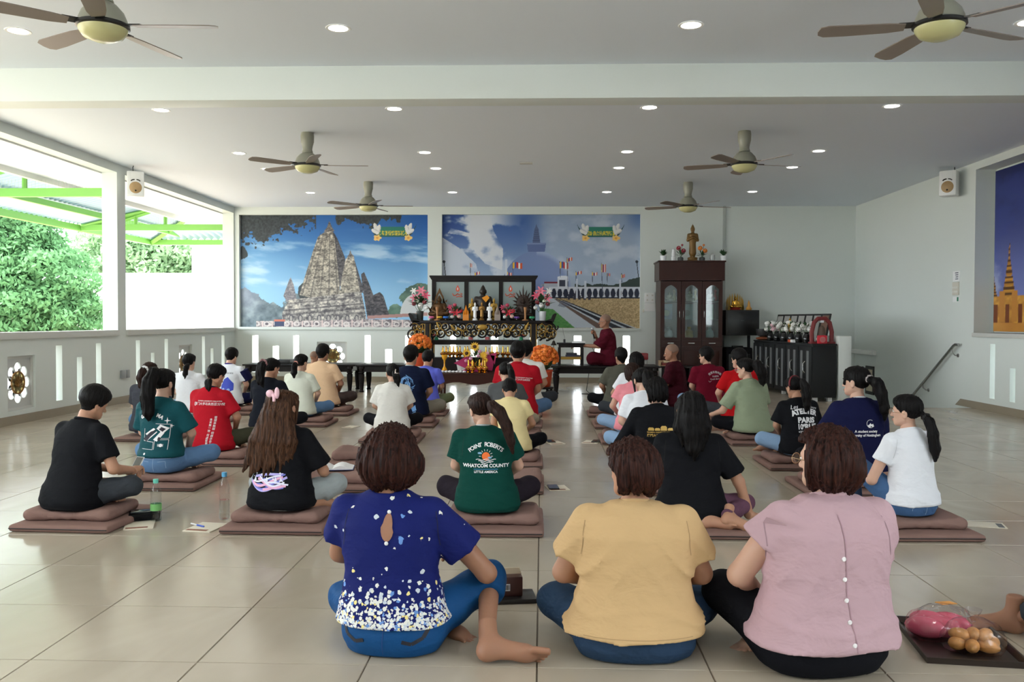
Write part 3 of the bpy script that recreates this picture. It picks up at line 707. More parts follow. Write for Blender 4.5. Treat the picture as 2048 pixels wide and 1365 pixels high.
fan((-2.76, 5.53, HC), .05 + .0, 'large grey ceiling fan on the window side of the near bay')
fan((2.46, 5.64, HC), .45, 'large grey ceiling fan on the pagoda mural side of the near bay')
tag(MB().rbox((-.32, 12.52, HC - .02), (-.14, 12.6, HC), .004).build('ceiling_plate', mat('plate_grey', (190, 188, 182), .5)), 'small rectangular plate on the ceiling between the fans', 'plate')
# ---- loudspeakers
M_spk = mat('white_speaker_case', (232, 233, 232), .35); M_cone = mat('tan_speaker_cone', (176, 146, 104), .5, var=.1, vscale=30); M_blk = mat('black_plastic', (22, 22, 22), .4)
def speaker(loc, rz, label, cx):
    t = thing('loudspeaker', label, 'speaker', loc, rz)      # faces -y locally
    MB().rbox((-.115, -.10, -.18), (.115, .10, .18), .02).build('case', M_spk, t)
    MB().lathe([(.0001, .015), (.03, .017), (.075, .006), (.088, 0), (.092, -.006)], 28, (0, 0, 0), Matrix.Translation((0, -.098, -.055)) @ Matrix.Rotation(PI / 2, 4, 'X')).build('cone', M_cone, t)
    MB().ell((0, -.118, -.10), (.012, .008, .012)).build('cone_screw', M_blk, t)
    for s in (-1, 1): MB().tube([(s * .012, -.104, .058), (s * .04, -.104, .053), (s * .062, -.104, .036)], .008, 6).build('port', M_blk, t)
    MB().add([(-.07, -.101, .16), (.07, -.101, .16), (.07, -.101, .08), (-.07, -.101, .08), (-.02, -.06, .13), (.02, -.06, .13), (.02, -.06, .11), (-.02, -.06, .11)],
             [(0, 1, 5, 4), (1, 2, 6, 5), (2, 3, 7, 6), (3, 0, 4, 7), (4, 5, 6, 7)]).build('horn', mat('horn_white', (214, 216, 218), .3), t)
    MB().bbox((0, .13, 0), (.06, .08, .16)).build('bracket', M_blk, t)
    MB().tube([(cx, .05, .18), (cx - .005, .06, .25), (cx + .01, .10, .30)], .007, 6).build('cable', M_blk, t)
    return t
speaker((-5.86, 12.66, 3.16), math.radians(25), 'white loudspeaker with tan cone mounted on the window column', -.03)
speaker((5.86, 13.05, 3.20), math.radians(-38), 'white loudspeaker with tan cone on the right wall by the pagoda mural', .06)
# ---- right wall notices, rail, frame
pn = thing('wall_notice', 'printed notice and switch panel on the right wall', 'notice', (XR, 13.19, 1.5))
MB().box((-.006, -.10, .30), (0, .11, .45)).build('notice_sheet', mat('paper_white', (238, 240, 240), .6), pn)
MB().rbox((-.02, -.09, .10), (0, .10, .29), .004).build('switch_plate', mat('plate_beige', (212, 208, 196), .4), pn)
for r_ in range(2):
    for k in range(4): MB().bbox((-.022, -.06 + k * .042, .15 + r_ * .06), (.006, .016, .03)).build('switch', M_rim, pn)
MB().box((-.008, -.09, 0), (0, .10, .08)).build('sign_strip', mat('paper_white'), pn)
MB().box((-.009, -.08, .01), (-.008, -.03, .07)).build('green_mark', mat('green_ink', (40, 120, 90), .5), pn)
for k, (z, w) in enumerate(((.425, .10), (.395, .09), (.365, .08), (.335, .09))): MB().box((-.0075, -.06, z - .007), (-.006, -.06 + w, z + .007)).build('printed_line', mat('grey_ink', (90, 96, 110), .6), pn)
rl = thing('handrail', 'brushed steel stair handrail bracketed to the right wall', 'handrail', (XR - .07, 13.09, .86))
M_st = mat('brushed_steel', (170, 170, 168), .25, metal=1.0)
MB().tube([(.02, -.10, .02), (0, -.04, .02), (0, .02, .0), (0, .9, -.53), (0, 2.4, -1.42)], .022, 12).build('rail', M_st, rl)
for y, z in ((.08, -.05), (1.05, -.63)):
    b = MB().tube([(0, y, z + .02), (.0, y - .02, z - .05), (.03, y - .05, z - .09), (.06, y - .06, z - .09)], .008, 8).build('bracket', M_st, rl)
    MB().lathe([(.03, 0), (.026, .012)], 16, M=Matrix.Translation((.07, y - .06, z - .09)) @ Matrix.Rotation(-PI / 2, 4, 'Y')).build('rosette', M_st, b)
tag(MB().rbox((XR - .08, 16.25, .60), (XR - .0, 17.35, .68), .01).build('wall_light_bar', M_rim), 'short pale rail fixed low on the stairwell wall', 'rail')
pf = thing('picture_frame', 'small dark framed picture hung on the stairwell wall', 'picture', (XR - .02, 16.55, .15))
MB().box((0, -.2, -.28), (.02, .2, .24)).build('frame', M_blk, pf); MB().box((-.002, -.15, -.22), (0, .15, .18)).build('print', mat('warm_print', (196, 184, 160), .6), pf)
sw = thing('wall_socket', 'grey double wall socket on the parapet below the column', 'socket', (XL, 12.72, .42))
for k in range(2): MB().rbox((0, -.13 + k * .13, -.06), (.04, -.01 + k * .13, .06), .012).build('cover', mat('socket_grey', (150, 154, 156), .3), sw)
tag(MB().box((3.50, YB - .04, 1.0), (3.55, YB - .001, HC - .001)).build('cable_trunking', mat('grey_trunking', (176, 182, 178), .5)), 'grey vertical cable trunking on the back wall beside the cabinet', 'trunking')
for k, (z0, z1) in enumerate(((1.30, 1.42), (1.44, 1.62), (1.64, 1.84))):
    pass
sp = thing('switch_panel', 'white switch panel on the back wall left of the cabinet', 'switch', (2.10, YB, 1.40))
MB().rbox((-.10, -.02, .0), (.10, 0, .16), .004).build('plate', M_rim, sp); MB().rbox((-.10, -.02, .17), (.10, 0, .36), .004).build('plate', M_rim, sp)
MB().rbox((-.14, -.035, -.02), (-.11, 0, .04), .004).build('remote_holder', mat('plate_beige'), sp)
for r_ in range(2):
    for k in range(2): MB().bbox((-.05 + k * .10, -.023, .22 + r_ * .09), (.03, .006, .03)).build('switch', mat('plate_beige'), sp)
# ================================================================== ROUNDED FORMS: distance fields meshed with surface nets
class G:
    def __init__(s, lo, hi, h):
        s.lo = np.array(lo, float); s.h = h
        n = [int(math.ceil((hi[i] - lo[i]) / h)) + 1 for i in range(3)]
        ax = [(s.lo[i] + h * np.arange(n[i])).astype(np.float32) for i in range(3)]
        s.x = ax[0][:, None, None]; s.y = ax[1][None, :, None]; s.z = ax[2][None, None, :]
        s.shape = tuple(n)
    def ell(s, c, r, M=None):
        x, y, z = s.x - c[0], s.y - c[1], s.z - c[2]
        if M is not None:
            R = np.array(M.to_3x3().transposed()) if hasattr(M, 'to_3x3') else np.asarray(M).T
            x, y, z = [R[i, 0] * x + R[i, 1] * y + R[i, 2] * z for i in range(3)]
        a, b, c_ = x / r[0], y / r[1], z / r[2]
        k0 = np.sqrt(a * a + b * b + c_ * c_) + 1e-9
        k1 = np.sqrt((a / r[0]) ** 2 + (b / r[1]) ** 2 + (c_ / r[2]) ** 2) + 1e-9
        return k0 * (k0 - 1) / k1
    def cone(s, a, b, ra, rb, flat=None):
        a = np.array(a, float); b = np.array(b, float); d = b - a; L2 = float(d @ d) + 1e-12
        x, y, z = s.x - a[0], s.y - a[1], s.z - a[2]
        t = np.clip((x * d[0] + y * d[1] + z * d[2]) / L2, 0, 1)
        return np.sqrt((x - t * d[0]) ** 2 + (y - t * d[1]) ** 2 + (z - t * d[2]) ** 2) - (ra + t * (rb - ra))
    def chain(s, pts, rs, k=.0):
        o = None
        for i in range(len(pts) - 1):
            q = s.cone(pts[i], pts[i + 1], rs[i], rs[i + 1]); o = q if o is None else (smin(o, q, k) if k else np.minimum(o, q))
        return o
    def plane(s, p, n):
        n = np.array(n, float); n /= np.linalg.norm(n)
        return (s.x - p[0]) * n[0] + (s.y - p[1]) * n[1] + (s.z - p[2]) * n[2]
    def box(s, c, d, r=0.0):
        q = [np.abs((s.x, s.y, s.z)[i] - c[i]) - (d[i] / 2 - r) for i in range(3)]
        return np.sqrt(sum(np.maximum(v, 0) ** 2 for v in q)) + np.minimum(np.maximum(np.maximum(q[0], q[1]), q[2]), 0) - r
def smin(a, b, k):
    h = np.clip(.5 + .5 * (b - a) / k, 0, 1); return b * (1 - h) + a * h - k * h * (1 - h)
def smax(a, b, k): return -smin(-a, -b, k)
_CE = [((0, 0, 0), (1, 0, 0)), ((0, 1, 0), (1, 1, 0)), ((0, 0, 1), (1, 0, 1)), ((0, 1, 1), (1, 1, 1)),
       ((0, 0, 0), (0, 1, 0)), ((1, 0, 0), (1, 1, 0)), ((0, 0, 1), (0, 1, 1)), ((1, 0, 1), (1, 1, 1)),
       ((0, 0, 0), (0, 0, 1)), ((1, 0, 0), (1, 0, 1)), ((0, 1, 0), (0, 1, 1)), ((1, 1, 0), (1, 1, 1))]
def nets(g, D, relax=1):
    """surface nets: returns (verts, quads)"""
    D = np.broadcast_to(D, g.shape).astype(np.float32).copy()
    D[0] = D[-1] = np.maximum(D[0], 1e-3); D[0] = np.maximum(D[0], 1e-3); D[-1] = np.maximum(D[-1], 1e-3)
    D[:, 0] = np.maximum(D[:, 0], 1e-3); D[:, -1] = np.maximum(D[:, -1], 1e-3); D[:, :, 0] = np.maximum(D[:, :, 0], 1e-3); D[:, :, -1] = np.maximum(D[:, :, -1], 1e-3)
    I = D < 0; nx, ny, nz = D.shape
    cnt = np.zeros((nx - 1, ny - 1, nz - 1), np.int8)
    for dx in (0, 1):
        for dy in (0, 1):
            for dz in (0, 1): cnt += I[dx:nx - 1 + dx, dy:ny - 1 + dy, dz:nz - 1 + dz]
    mix = (cnt > 0) & (cnt < 8)
    c = np.argwhere(mix)
    if len(c) == 0: return np.zeros((0, 3)), np.zeros((0, 4), int)
    idm = -np.ones(mix.shape, np.int32); idm[mix] = np.arange(len(c))
    acc = np.zeros((len(c), 3)); num = np.zeros(len(c))
    for p, q in _CE:
        d0 = D[c[:, 0] + p[0], c[:, 1] + p[1], c[:, 2] + p[2]]; d1 = D[c[:, 0] + q[0], c[:, 1] + q[1], c[:, 2] + q[2]]
        m = (d0 < 0) != (d1 < 0); t = np.where(m, d0 / np.where(m, d0 - d1, 1), 0)
        P = np.array(p)[None] + t[:, None] * (np.array(q) - np.array(p))[None]
        acc[m] += P[m]; num[m] += 1
    V = (c + acc / num[:, None]) * g.h + g.lo
    Q = []
    for ax in range(3):
        a = [slice(None)] * 3; b = [slice(None)] * 3; a[ax] = slice(0, -1); b[ax] = slice(1, None)
        s0 = I[tuple(a)]; s1 = I[tuple(b)]; e = np.argwhere(s0 != s1)
        o1, o2 = [(1, 2), (2, 0), (0, 1)][ax]
        ok = (e[:, o1] > 0) & (e[:, o2] > 0) & (e[:, o1] < D.shape[o1] - 1) & (e[:, o2] < D.shape[o2] - 1); e = e[ok]
        fl = s0[tuple(e.T)]
        def cell(d1, d2):
            k = e.copy(); k[:, o1] += d1; k[:, o2] += d2; return idm[tuple(k.T)]
        q = np.stack([cell(-1, -1), cell(0, -1), cell(0, 0), cell(-1, 0)], 1)
        q[~fl] = q[~fl][:, ::-1]; Q.append(q)
    Q = np.concatenate(Q); Q = Q[(Q >= 0).all(1)]
    for _ in range(relax):      # light smoothing of the net
        S = np.zeros_like(V); N = np.zeros(len(V))
        for k in range(4):
            np.add.at(S, Q[:, k], V[Q[:, (k + 1) % 4]]); np.add.at(N, Q[:, k], 1)
        V = .5 * V + .5 * S / np.maximum(N, 1)[:, None]
    return V, Q
def sdf_obj(name, g, D, material, parent=None, relax=1):
    V, Q = nets(g, D, relax); return link_mesh(name, raw_mesh(name, V, Q), material, parent)
def join_vq(parts):
    Vs, Qs, o = [], [], 0
    for V, Q in parts:
        if len(V) == 0: continue
        Vs.append(V); Qs.append(Q + o); o += len(V)
    return np.concatenate(Vs), np.concatenate(Qs)
def xf(M, V):
    A = np.array(M); return V @ A[:3, :3].T + A[:3, 3]
# ================================================================== FURNITURE AT THE BACK
M_dark = mat('black_brown_lacquer', (26, 21, 21), .38, spec=.22, var=.12, vscale=4, stretch=(1, 1, 6))
M_brown = mat('dark_red_brown_wood', (56, 28, 22), .34, spec=.25, var=.2, vscale=5, stretch=(6, 6, 1))
M_gold = mat('polished_gold', (222, 170, 72), .22, metal=1.0); M_goldp = mat('gold_paint', (176, 140, 62), .45, metal=.5)
M_bronze = mat('dark_bronze', (92, 66, 40), .38, metal=.7, bump=.2, bscale=60); M_blackst = mat('black_bronze', (40, 34, 30), .4, metal=.4)
M_wood = mat('pale_turned_wood', (176, 122, 74), .4)
M_wht = mat('white_glaze', (236, 238, 240), .25); M_crys = glass_mat('clear_glass', (.93, .96, .97), .03, .72)
LEGP = [(.035, 0), (.045, .01), (.03, .03), (.034, .06), (.046, .16), (.05, .22), (.05, .26), (.036, .275), (.05, .285), (.05, .30), (.036, .31), (.046, .34), (.058, .345), (.058, .38)]
def bench(x0, x1, y0, y1, label, h=.465):
    t = thing('wooden_bench', label, 'bench', ((x0 + x1) / 2, (y0 + y1) / 2, 0), group='dark turned-leg benches')
    w, d = (x1 - x0) / 2, (y1 - y0) / 2
    MB().rbox((-w, -d, h - .028), (w, d, h), .008).build('seat', M_dark, t)
    ap = MB()
    for s in (-1, 1):
        ap.box((-w + .09, s * (d - .06) - .012, h - .125), (w - .09, s * (d - .06) + .012, h - .028)); ap.box((s * (w - .09) - .012, -d + .06, h - .125), (s * (w - .09) + .012, d - .06, h - .028))
    ap.build('apron', M_dark, t)
    for sx in (-1, 1):
        for sy in (-1, 1): MB().lathe([(r, z * (h - .03) / .38) for r, z in LEGP], 16, (sx * (w - .09), sy * (d - .06), 0)).build('leg', M_dark, t)
    return t
bench(-5.05, -3.145, 14.80, 15.55, 'long dark bench with a black case lying on it')
bench(-3.125, -2.15, 14.80, 15.55, 'short dark bench butted against the altar side')
bench(.15, 1.95, 14.62, 15.40, 'dark bench on which the speaking monk sits')
tag(MB().rbox((-4.55, 14.95, .465), (-4.28, 15.25, .535), .01).build('case', M_blk), 'flat black case lying on the long bench', 'case')
# side table on the monk's bench
t = thing('side_table', 'small dark two-tier side table standing on the bench', 'table', (.485, 15.0, .465))
MB().rbox((-.235, -.2, .352), (.235, .2, .375), .006).build('top', M_dark, t); MB().box((-.205, -.18, .30), (.205, .18, .352)).build('apron', M_dark, t)
for sx in (-1, 1):
    for sy in (-1, 1): MB().box((sx * .19 - .022, sy * .165 - .022, 0), (sx * .19 + .022, sy * .165 + .022, .30)).build('leg', M_dark, t)
MB().box((-.17, -.17, .12), (.17, .17, .14)).build('shelf', M_dark, t); MB().box((-.168, -.185, .10), (.168, -.165, .145)).build('rail', M_goldp, t)
tz = .465 + .3751
for k, (w, c, lab) in enumerate(((.30, (60, 62, 88), 'blue'), (.24, (46, 48, 66), 'dark'))):
    tag(MB().rbox((.40 + .01 * k, 14.88, .605 + k * .034 + .0005), (.40 + w * .8, 15.08, .605 + k * .034 + .033), .004).build('book', mat('book_cover_' + lab, c, .5)), '%s book lying on the side table shelf%s' % (lab, ', topmost' if k else ''), 'book')
tag(MB().rbox((.50, 14.86, tz), (.73, 15.06, tz + .03), .003).build('open_papers', mat('paper_white', (238, 240, 240), .6)), 'stack of white papers on top of the side table', 'papers')
ms = thing('microphone_stand', 'tiny gooseneck microphone stand on the side table', 'microphone', (.38, 14.95, tz)); MB().lathe([(.018, 0), (.018, .055), (.014, .06)], 12).build('base', M_blk, ms)
MB().tube([(0, 0, .05), (.005, 0, .1), (-.02, 0, .17), (-.03, 0, .26)], .003, 5).build('gooseneck', mat('steel_wire', (120, 122, 124), .3, metal=.8), ms)
tag(MB().tube([(.78, 14.72, .34), (.76, 14.7, .2), (.74, 14.7, .06), (.80, 14.69, .008), (.95, 14.66, .006), (1.15, 14.7, .006), (.85, 14.62, .006), (.66, 14.66, .006)], .006, 6).build('cable', M_blk), 'thin black cable hanging from the bench to the floor', 'cable')

# ---- altar table with carved aprons
AY0, AY1, AZ = 14.95, 15.55, 1.213
al = thing('altar_table', 'long black altar table with gilded openwork carving and upturned ends', 'altar', (-1.0, (AY0 + AY1) / 2, 0))
ax0, ax1 = -1.225, 1.215
MB().rbox((ax0 + .03, -.3, AZ - .05), (ax1 - .03, .3, AZ), .008).build('top', M_dark, al)
for s, x in ((-1, ax0), (1, ax1)):
    MB().prism([(x - s * .16, AZ - .03), (x - s * .02, AZ - .03), (x + s * .02, AZ + .07), (x + s * .035, AZ + .11), (x + s * .01, AZ + .125), (x - s * .035, AZ + .10), (x - s * .06, AZ + .03), (x - s * .16, AZ + .001)], -.3, .3).build('upturned_end', M_dark, al)
LX = [ony(855, 700, AY0)[0] + 1.0, ony(1067, 700, AY0)[0] + 1.0]
for x in LX:
    for y in (-.26, .26):
        l = MB().rbox((x - .055, y - .045, 0), (x + .055, y + .045, AZ - .05), .006).build('leg', M_dark, al)
        for q in (-.045, .045): MB().box((x + q - .005, y - .05, .02), (x + q + .005, y - .0455, AZ - .06)).build('gilt_line', M_goldp, l)
def spiral(mb, cx, cz, r, a0, turns, s, y, th):
    n = int(14 * turns) + 4; pts = []
    for i in range(n + 1):
        f = i / n; a = a0 + s * f * turns * 2 * PI; rr = r * (1 - .85 * f); pts.append((cx + rr * math.cos(a), y, cz + rr * math.sin(a)))
    mb.tube(pts, [th * (1 - .5 * i / n) for i in range(n + 1)], 5)
def carving(x0, x1, z0, z1, n, seed, taper=0):
    r = random.Random(seed); d, g_ = MB(), MB()
    for k in range(n):
        cx = x0 + (x1 - x0) * ((k + .5) / n); f = r.random(); zz = z0
        if taper: zz = z0 + (z1 - z0) * .45 * abs((cx - (x0 if taper < 0 else x1)) / (x1 - x0) - (1 if taper == 0 else 0)) ** 1.5 * 0
        cz = zz + (z1 - zz) * (.3 + .4 * (k % 2)) ; rad = (z1 - z0) * (.30 + .12 * f)
        spiral(d, cx, cz, rad, r.random() * 6, 1.6, r.choice((-1, 1)), -.285, .017)
        spiral(g_, cx + .01, cz + .01, rad * .9, r.random() * 6, 1.1, r.choice((-1, 1)), -.30, .006)
        spiral(d, cx + .05, z0 + (z1 - z0) * (.75 - .5 * (k % 2)), rad * .6, r.random() * 6, 1.2, r.choice((-1, 1)), -.285, .014)
    d.box((x0, -.29, z1 - .015), (x1, -.27, z1)); d.box((x0, -.29, z0), (x0 + .012, -.27, z1)); d.box((x1 - .012, -.29, z0), (x1, -.27, z1))
    return d, g_
zt = AZ - .05
for nm, x0, x1, z0, n, sd in (('apron_carving', LX[0] + .055, LX[1] - .055, .93, 24, 3), ('bracket_carving', ax0 + .03, LX[0] - .055, .90, 7, 5), ('bracket_carving', LX[1] + .055, ax1 - .03, .90, 7, 6)):
    d, g_ = carving(x0, x1, z0, zt, n, sd); c_ = d.build(nm, M_dark, al); g_.build('gilding', M_goldp, c_)
MB().ell((0, -.31, 1.10), (.085, .02, .05), 10, 6).build('gilt_crest', M_goldp, al)
for s in (-1, 1):
    for q in ((.50, 1.09, .9), (.38, 1.06, .5), (.75, 1.12, 1.2)):
        MB().ell((s * q[0], -.305, q[1]), (.075, .014, .018), 8, 5, Matrix.Rotation(-s * q[2], 4, 'Y')).build('gilt_leaf', M_goldp, al)
MB().box((LX[0] + .05, -.25, .855), (LX[1] - .05, .28, .88)).build('shelf', M_dark, al)
fs = MB(); fs.box((LX[0] + .055, -.24, .80), (LX[1] - .055, -.22, .855)); fs.build('shelf_rail', M_dark, al)
# ---- stepped stand in front of the altar with the jug row
sd = thing('stepped_stand', 'dark stepped offering stand below the altar top', 'stand', (-1.0, 14.72, 0))
SX0, SX1 = ony(866, 715, 14.7)[0] + 1, ony(1050, 715, 14.7)[0] + 1
MB().box((SX0, -.16, .575), (SX1, .16, .60)).build('tier', M_dark, sd); MB().box((SX0, -.15, .36), (SX1, -.13, .575)).build('front_board', M_dark, sd)
for x in (SX0, SX1 - .05): MB().box((x, -.16, 0), (x + .05, .16, .575)).build('leg', M_dark, sd)
def jug(loc, label, s=1.0, group='gold jugs'):
    t = thing('gold_jug', label, 'jug', loc, random.random() * 6, group); t.scale = (s,) * 3
    MB().lathe([(.001, 0), (.03, 0), (.033, .008), (.018, .022), (.022, .034), (.05, .055), (.055, .075), (.04, .098), (.016, .115), (.013, .17), (.011, .20), (.016, .205), (.008, .215), (.0001, .222)], 16).build('body', M_gold, t)
    MB().tube([(.045, 0, .085), (.075, 0, .12), (.07, 0, .16), (.05, 0, .185)], [.006, .006, .005, .005], 6).build('spout', M_gold, t)
    MB().lathe([(.054, .068), (.058, .075), (.054, .082)], 16, cap=False).build('band', mat('red_band', (150, 52, 30), .4), t)
    return t
j0 = None
for k, u in enumerate((886, 892, 900, 907, 914, 920, 930, 935, 972, 984, 994, 1006, 1016, 1026)):
    y = 14.62 + .10 * (k % 2); x = ony(u, 700, y)[0]
    if j0 is None: j0 = jug((x, y, .60), 'gold spouted jug in the row on the stepped stand', .86, 'gold jugs on the stepped stand')
    else: dup(j0, (x, y, .60), random.random() * 6)
# ---- low offering table
lt = thing('offering_table', 'low red brown offering table with shaped apron', 'table', (-1.0, 14.2, 0))
LX0, LX1 = ony(880, 745, 14.1)[0] + 1, ony(1035, 745, 14.1)[0] + 1
MB().rbox((LX0, -.25, .36), (LX1, .25, .385), .006).build('top', M_brown, lt)
ap = [(LX0 + .02, .36), (LX0 + .02, .22)]; 
for i in range(13): q = i / 12; ap.append((LX0 + .02 + (LX1 - LX0 - .04) * q, .215 + .022 * math.sin(q * PI * 4 - 1.2)))
ap += [(LX1 - .02, .22), (LX1 - .02, .36)]
MB().prism(ap, -.24, -.215).build('apron', M_brown, lt)
for sx in (LX0 + .02, LX1 - .06):
    for sy in (-.24, .2): MB().box((sx, sy, 0), (sx + .04, sy + .04, .36)).build('leg', M_brown, lt)
j1 = None
for u, y in ((937, 14.06), (945, 13.99), (959, 14.03), (966, 14.1), (970, 14.0)):
    x = ony(u, 740, y)[0]
    if j1 is None: j1 = jug((x, y, .385), 'gold spouted jug on the low offering table before the bouquet', .98, 'gold jugs on the low table')
    else: dup(j1, (x, y, .385), random.random() * 6)
gb = thing('yellow_goblet', 'tall amber yellow goblet on a carved black foot', 'goblet', (ony(889, 730, 14.05)[0], 14.05, .385))
MB().lathe([(.05, 0), (.055, .012), (.045, .03)], 14).build('foot', M_blk, gb)
MB().lathe([(.04, .03), (.045, .045), (.03, .07), (.012, .10), (.011, .16), (.018, .20), (.034, .215), (.045, .25), (.05, .28), (.046, .28), (.03, .225)], 18).build('cup', mat('amber_glass', (222, 158, 30), .15, coat=.4), gb)
M_stone = mat('white_pebble', (222, 222, 230), .5)
for k in range(16):
    u = 878 + (k % 8) * 7.2 if k < 12 else 1000 + k * 2
    y = 13.97 + .07 * (k // 8); x = ony(u, 741, y)[0]
    tag(MB().ell((0, 0, 0), (.03, .026, .018), 10, 6).build('white_stone', M_stone, None, (x, y, .385 + .0181)), 'white rounded stone in the row on the offering table edge', 'stone', 'white stones on the offering table')

# ---- flowers
M_stem = mat('green_stem', (58, 92, 48), .5); M_leafd = mat('dark_green_leaf', (44, 78, 44), .5)
def fmat(c): return mat('petal_%d_%d_%d' % c, c, .55)
def lily_mesh(r, n=6, droop=.25, w=.32):
    mb = MB()
    for k in range(n):
        R = Matrix.Rotation(2 * PI * k / n, 4, 'Z'); P = []
        for f in (0, .35, .7, 1):
            ww = r * w * math.sin(PI * min(1, .12 + f * .85)) * .6; z = r * (.35 * math.sin(f * 2.2) - droop * f * f)
            P += [R @ Vector((r * f, -ww, z)), R @ Vector((r * f, 0, z - r * .05)), R @ Vector((r * f, ww, z))]
        fs = []
        for i in range(3):
            for j in range(2): fs.append((i * 3 + j, i * 3 + j + 1, i * 3 + j + 4, i * 3 + j + 3))
        mb.add(P, fs)
    mb.ell((0, 0, r * .08), (r * .09, r * .09, r * .14), 6, 4)
    return mb
def puff_mesh(r, seed):
    rr = random.Random(seed); mb = MB()
    for k in range(16):
        a = rr.random() * 6.28; b = math.acos(1 - 1.3 * rr.random()); d = Vector((math.sin(b) * math.cos(a), math.sin(b) * math.sin(a), math.cos(b)))
        q = d.to_track_quat('Z', 'Y').to_matrix().to_4x4()
        mb.ell(d * r * .6, (r * .42, r * .3, r * .12), 6, 4, q.to_3x3().to_4x4())
    return mb
_fc = {}
def bloom(kind, r, col, parent, p, dirv, name):
    k = (kind, round(r, 3), col)
    if k not in _fc:
        m = (lily_mesh(r) if kind == 'lily' else lily_mesh(r, 14, .05, .22) if kind == 'daisy' else puff_mesh(r, 5)).mesh(name, 60); m.materials.append(fmat(col)); _fc[k] = m
    o = link_mesh(name, _fc[k], None, parent, p); o.rotation_euler = Vector(dirv).to_track_quat('Z', 'Y').to_euler(); return o
def leaves(parent, n, c, rad, L, seed, m, name='foliage', up=.3):
    r = random.Random(seed); mb = MB()
    for k in range(n):
        a = r.random() * 6.28; el = r.uniform(-.2, 1.2); d = Vector((math.cos(a) * math.cos(el), math.sin(a) * math.cos(el), math.sin(el) + up)).normalized()
        s = d.cross(Vector((0, 0, 1))).normalized(); p = Vector(c) + d * rad * r.uniform(.2, .8); l = L * r.uniform(.6, 1.2)
        mb.add([p, p + d * l * .5 + s * l * .16, p + d * l - Vector((0, 0, l * .12)), p + d * l * .5 - s * l * .16], [(0, 1, 2, 3)])
    o = mb.build(name, m, parent); o['kind'] = 'stuff'; return o
def arrangement(label, loc, vase, vmat, blooms, nleaf=50, lc=(0, 0, .2), lr=.1, L=.12, seed=1, cat='flowers', name='flower_arrangement'):
    t = thing(name, label, cat, loc); 
    if vase: MB().lathe(vase, 18).build('vase', vmat, t)
    if nleaf: leaves(t, nleaf, lc, lr, L, seed, M_leafd)
    for kind, r, col, p, d in blooms:
        b = bloom(kind, r, col, t, p, d, {'lily': 'lily', 'daisy': 'daisy', 'puff': 'blossom'}[kind])
    st = MB()
    for kind, r, col, p, d in blooms: st.tube([(lc[0] * .3, lc[1] * .3, lc[2] * .5), (p[0] * .6, p[1] * .6, p[2] * .7), p], .004, 4)
    if blooms: st.build('stems', M_stem, t)
    return t
PK, RD, WH, DR, OR, YE, PL = (232, 130, 150), (206, 44, 62), (240, 240, 236), (130, 30, 42), (236, 132, 34), (240, 190, 50), (226, 160, 196)
VZ = [(.001, 0), (.05, 0), (.055, .02), (.06, .12), (.065, .16)]
F = (0, -1, .35)
for s, u, lab, vm in ((1, 840, 'tall vase of pink and white lilies at the temple mural end of the altar', mat('grey_vase', (66, 70, 68), .3)), (-1, 1085, 'tall vase of pink lilies and white blossom at the monk end of the altar', M_wht)):
    x = ony(u, 635, 15.2)[0]
    arrangement(lab, (x, 15.2, AZ), VZ, vm, [('lily', .10, PK, (s * .03, -.08, .50), F), ('lily', .09, PK, (-s * .08, -.08, .38), F), ('lily', .085, (226, 90, 120), (s * .11, -.06, .42), F), ('lily', .07, WH, (-s * .1, -.04, .50), F),
        ('puff', .055, WH, (s * .02, -.1, .26), F), ('puff', .05, DR, (-s * .09, -.09, .28), F), ('puff', .05, DR, (s * .09, -.09, .31), F), ('puff', .05, WH, (s * .12, -.07, .22), F), ('puff', .045, (226, 236, 214), (-s * .03, -.1, .33), F), ('lily', .05, (228, 232, 170), (-s * .01, -.02, .60), (0, 0, 1))], 60, (0, 0, .26), .14, .16, 3 + u)
for u, lab in ((912, 'red and pink artificial flowers between the flame Buddha and the amber pagoda'), (1017, 'red and white artificial flowers between the grey pagoda and the serpent-hood Buddha')):
    x = ony(u, 638, 15.1)[0]
    arrangement(lab, (x, 15.1, AZ), [(.001, 0), (.06, 0), (.07, .05)], M_blk, [('lily', .085, RD, (0, -.06, .13), F), ('puff', .05, (226, 120, 140), (-.08, -.04, .15), F), ('puff', .05, RD, (.08, -.04, .16), F), ('puff', .045, (206, 60, 90), (-.02, 0, .26), F),
        ('lily', .06, (214, 70, 110), (-.1, 0, .22), F), ('puff', .045, (236, 190, 180), (.06, -.08, .07), F), ('puff', .04, WH, (-.06, -.08, .06), F)], 40, (0, 0, .1), .1, .13, 5 + u)
# bouquet of sunflowers
x = ony(953, 720, 14.3)[0]
bq = arrangement('round bouquet of sunflowers and pink roses wrapped in magenta paper', (x, 14.28, .385), None, None,
    [('daisy', .085, YE, (-.02, -.09, .40), F), ('daisy', .075, YE, (-.15, -.09, .30), F), ('daisy', .07, YE, (.12, -.1, .27), F), ('daisy', .05, YE, (.15, -.12, .19), F), ('puff', .04, PL, (.06, -.1, .33), F), ('puff', .04, PL, (-.08, -.12, .22), F), ('puff', .038, PL, (.04, -.13, .26), F), ('puff', .036, PL, (-.16, -.1, .18), F), ('puff', .035, PL, (.1, -.13, .13), F), ('puff', .04, PL, (.18, -.08, .3), F), ('puff', .035, OR, (-.06, -.14, .15), F)], 50, (0, 0, .22), .12, .12, 9)
for i, (px, pz) in enumerate(((-.15, .40), (-.02, .40))):
    MB().ell((px, -.115, .30 if i == 0 else .41), (.03, .02, .03), 8, 6).build('sunflower_eye', mat('brown_eye', (84, 52, 24), .8), bq)
M_mag = mat('magenta_paper', (176, 36, 96), .6)
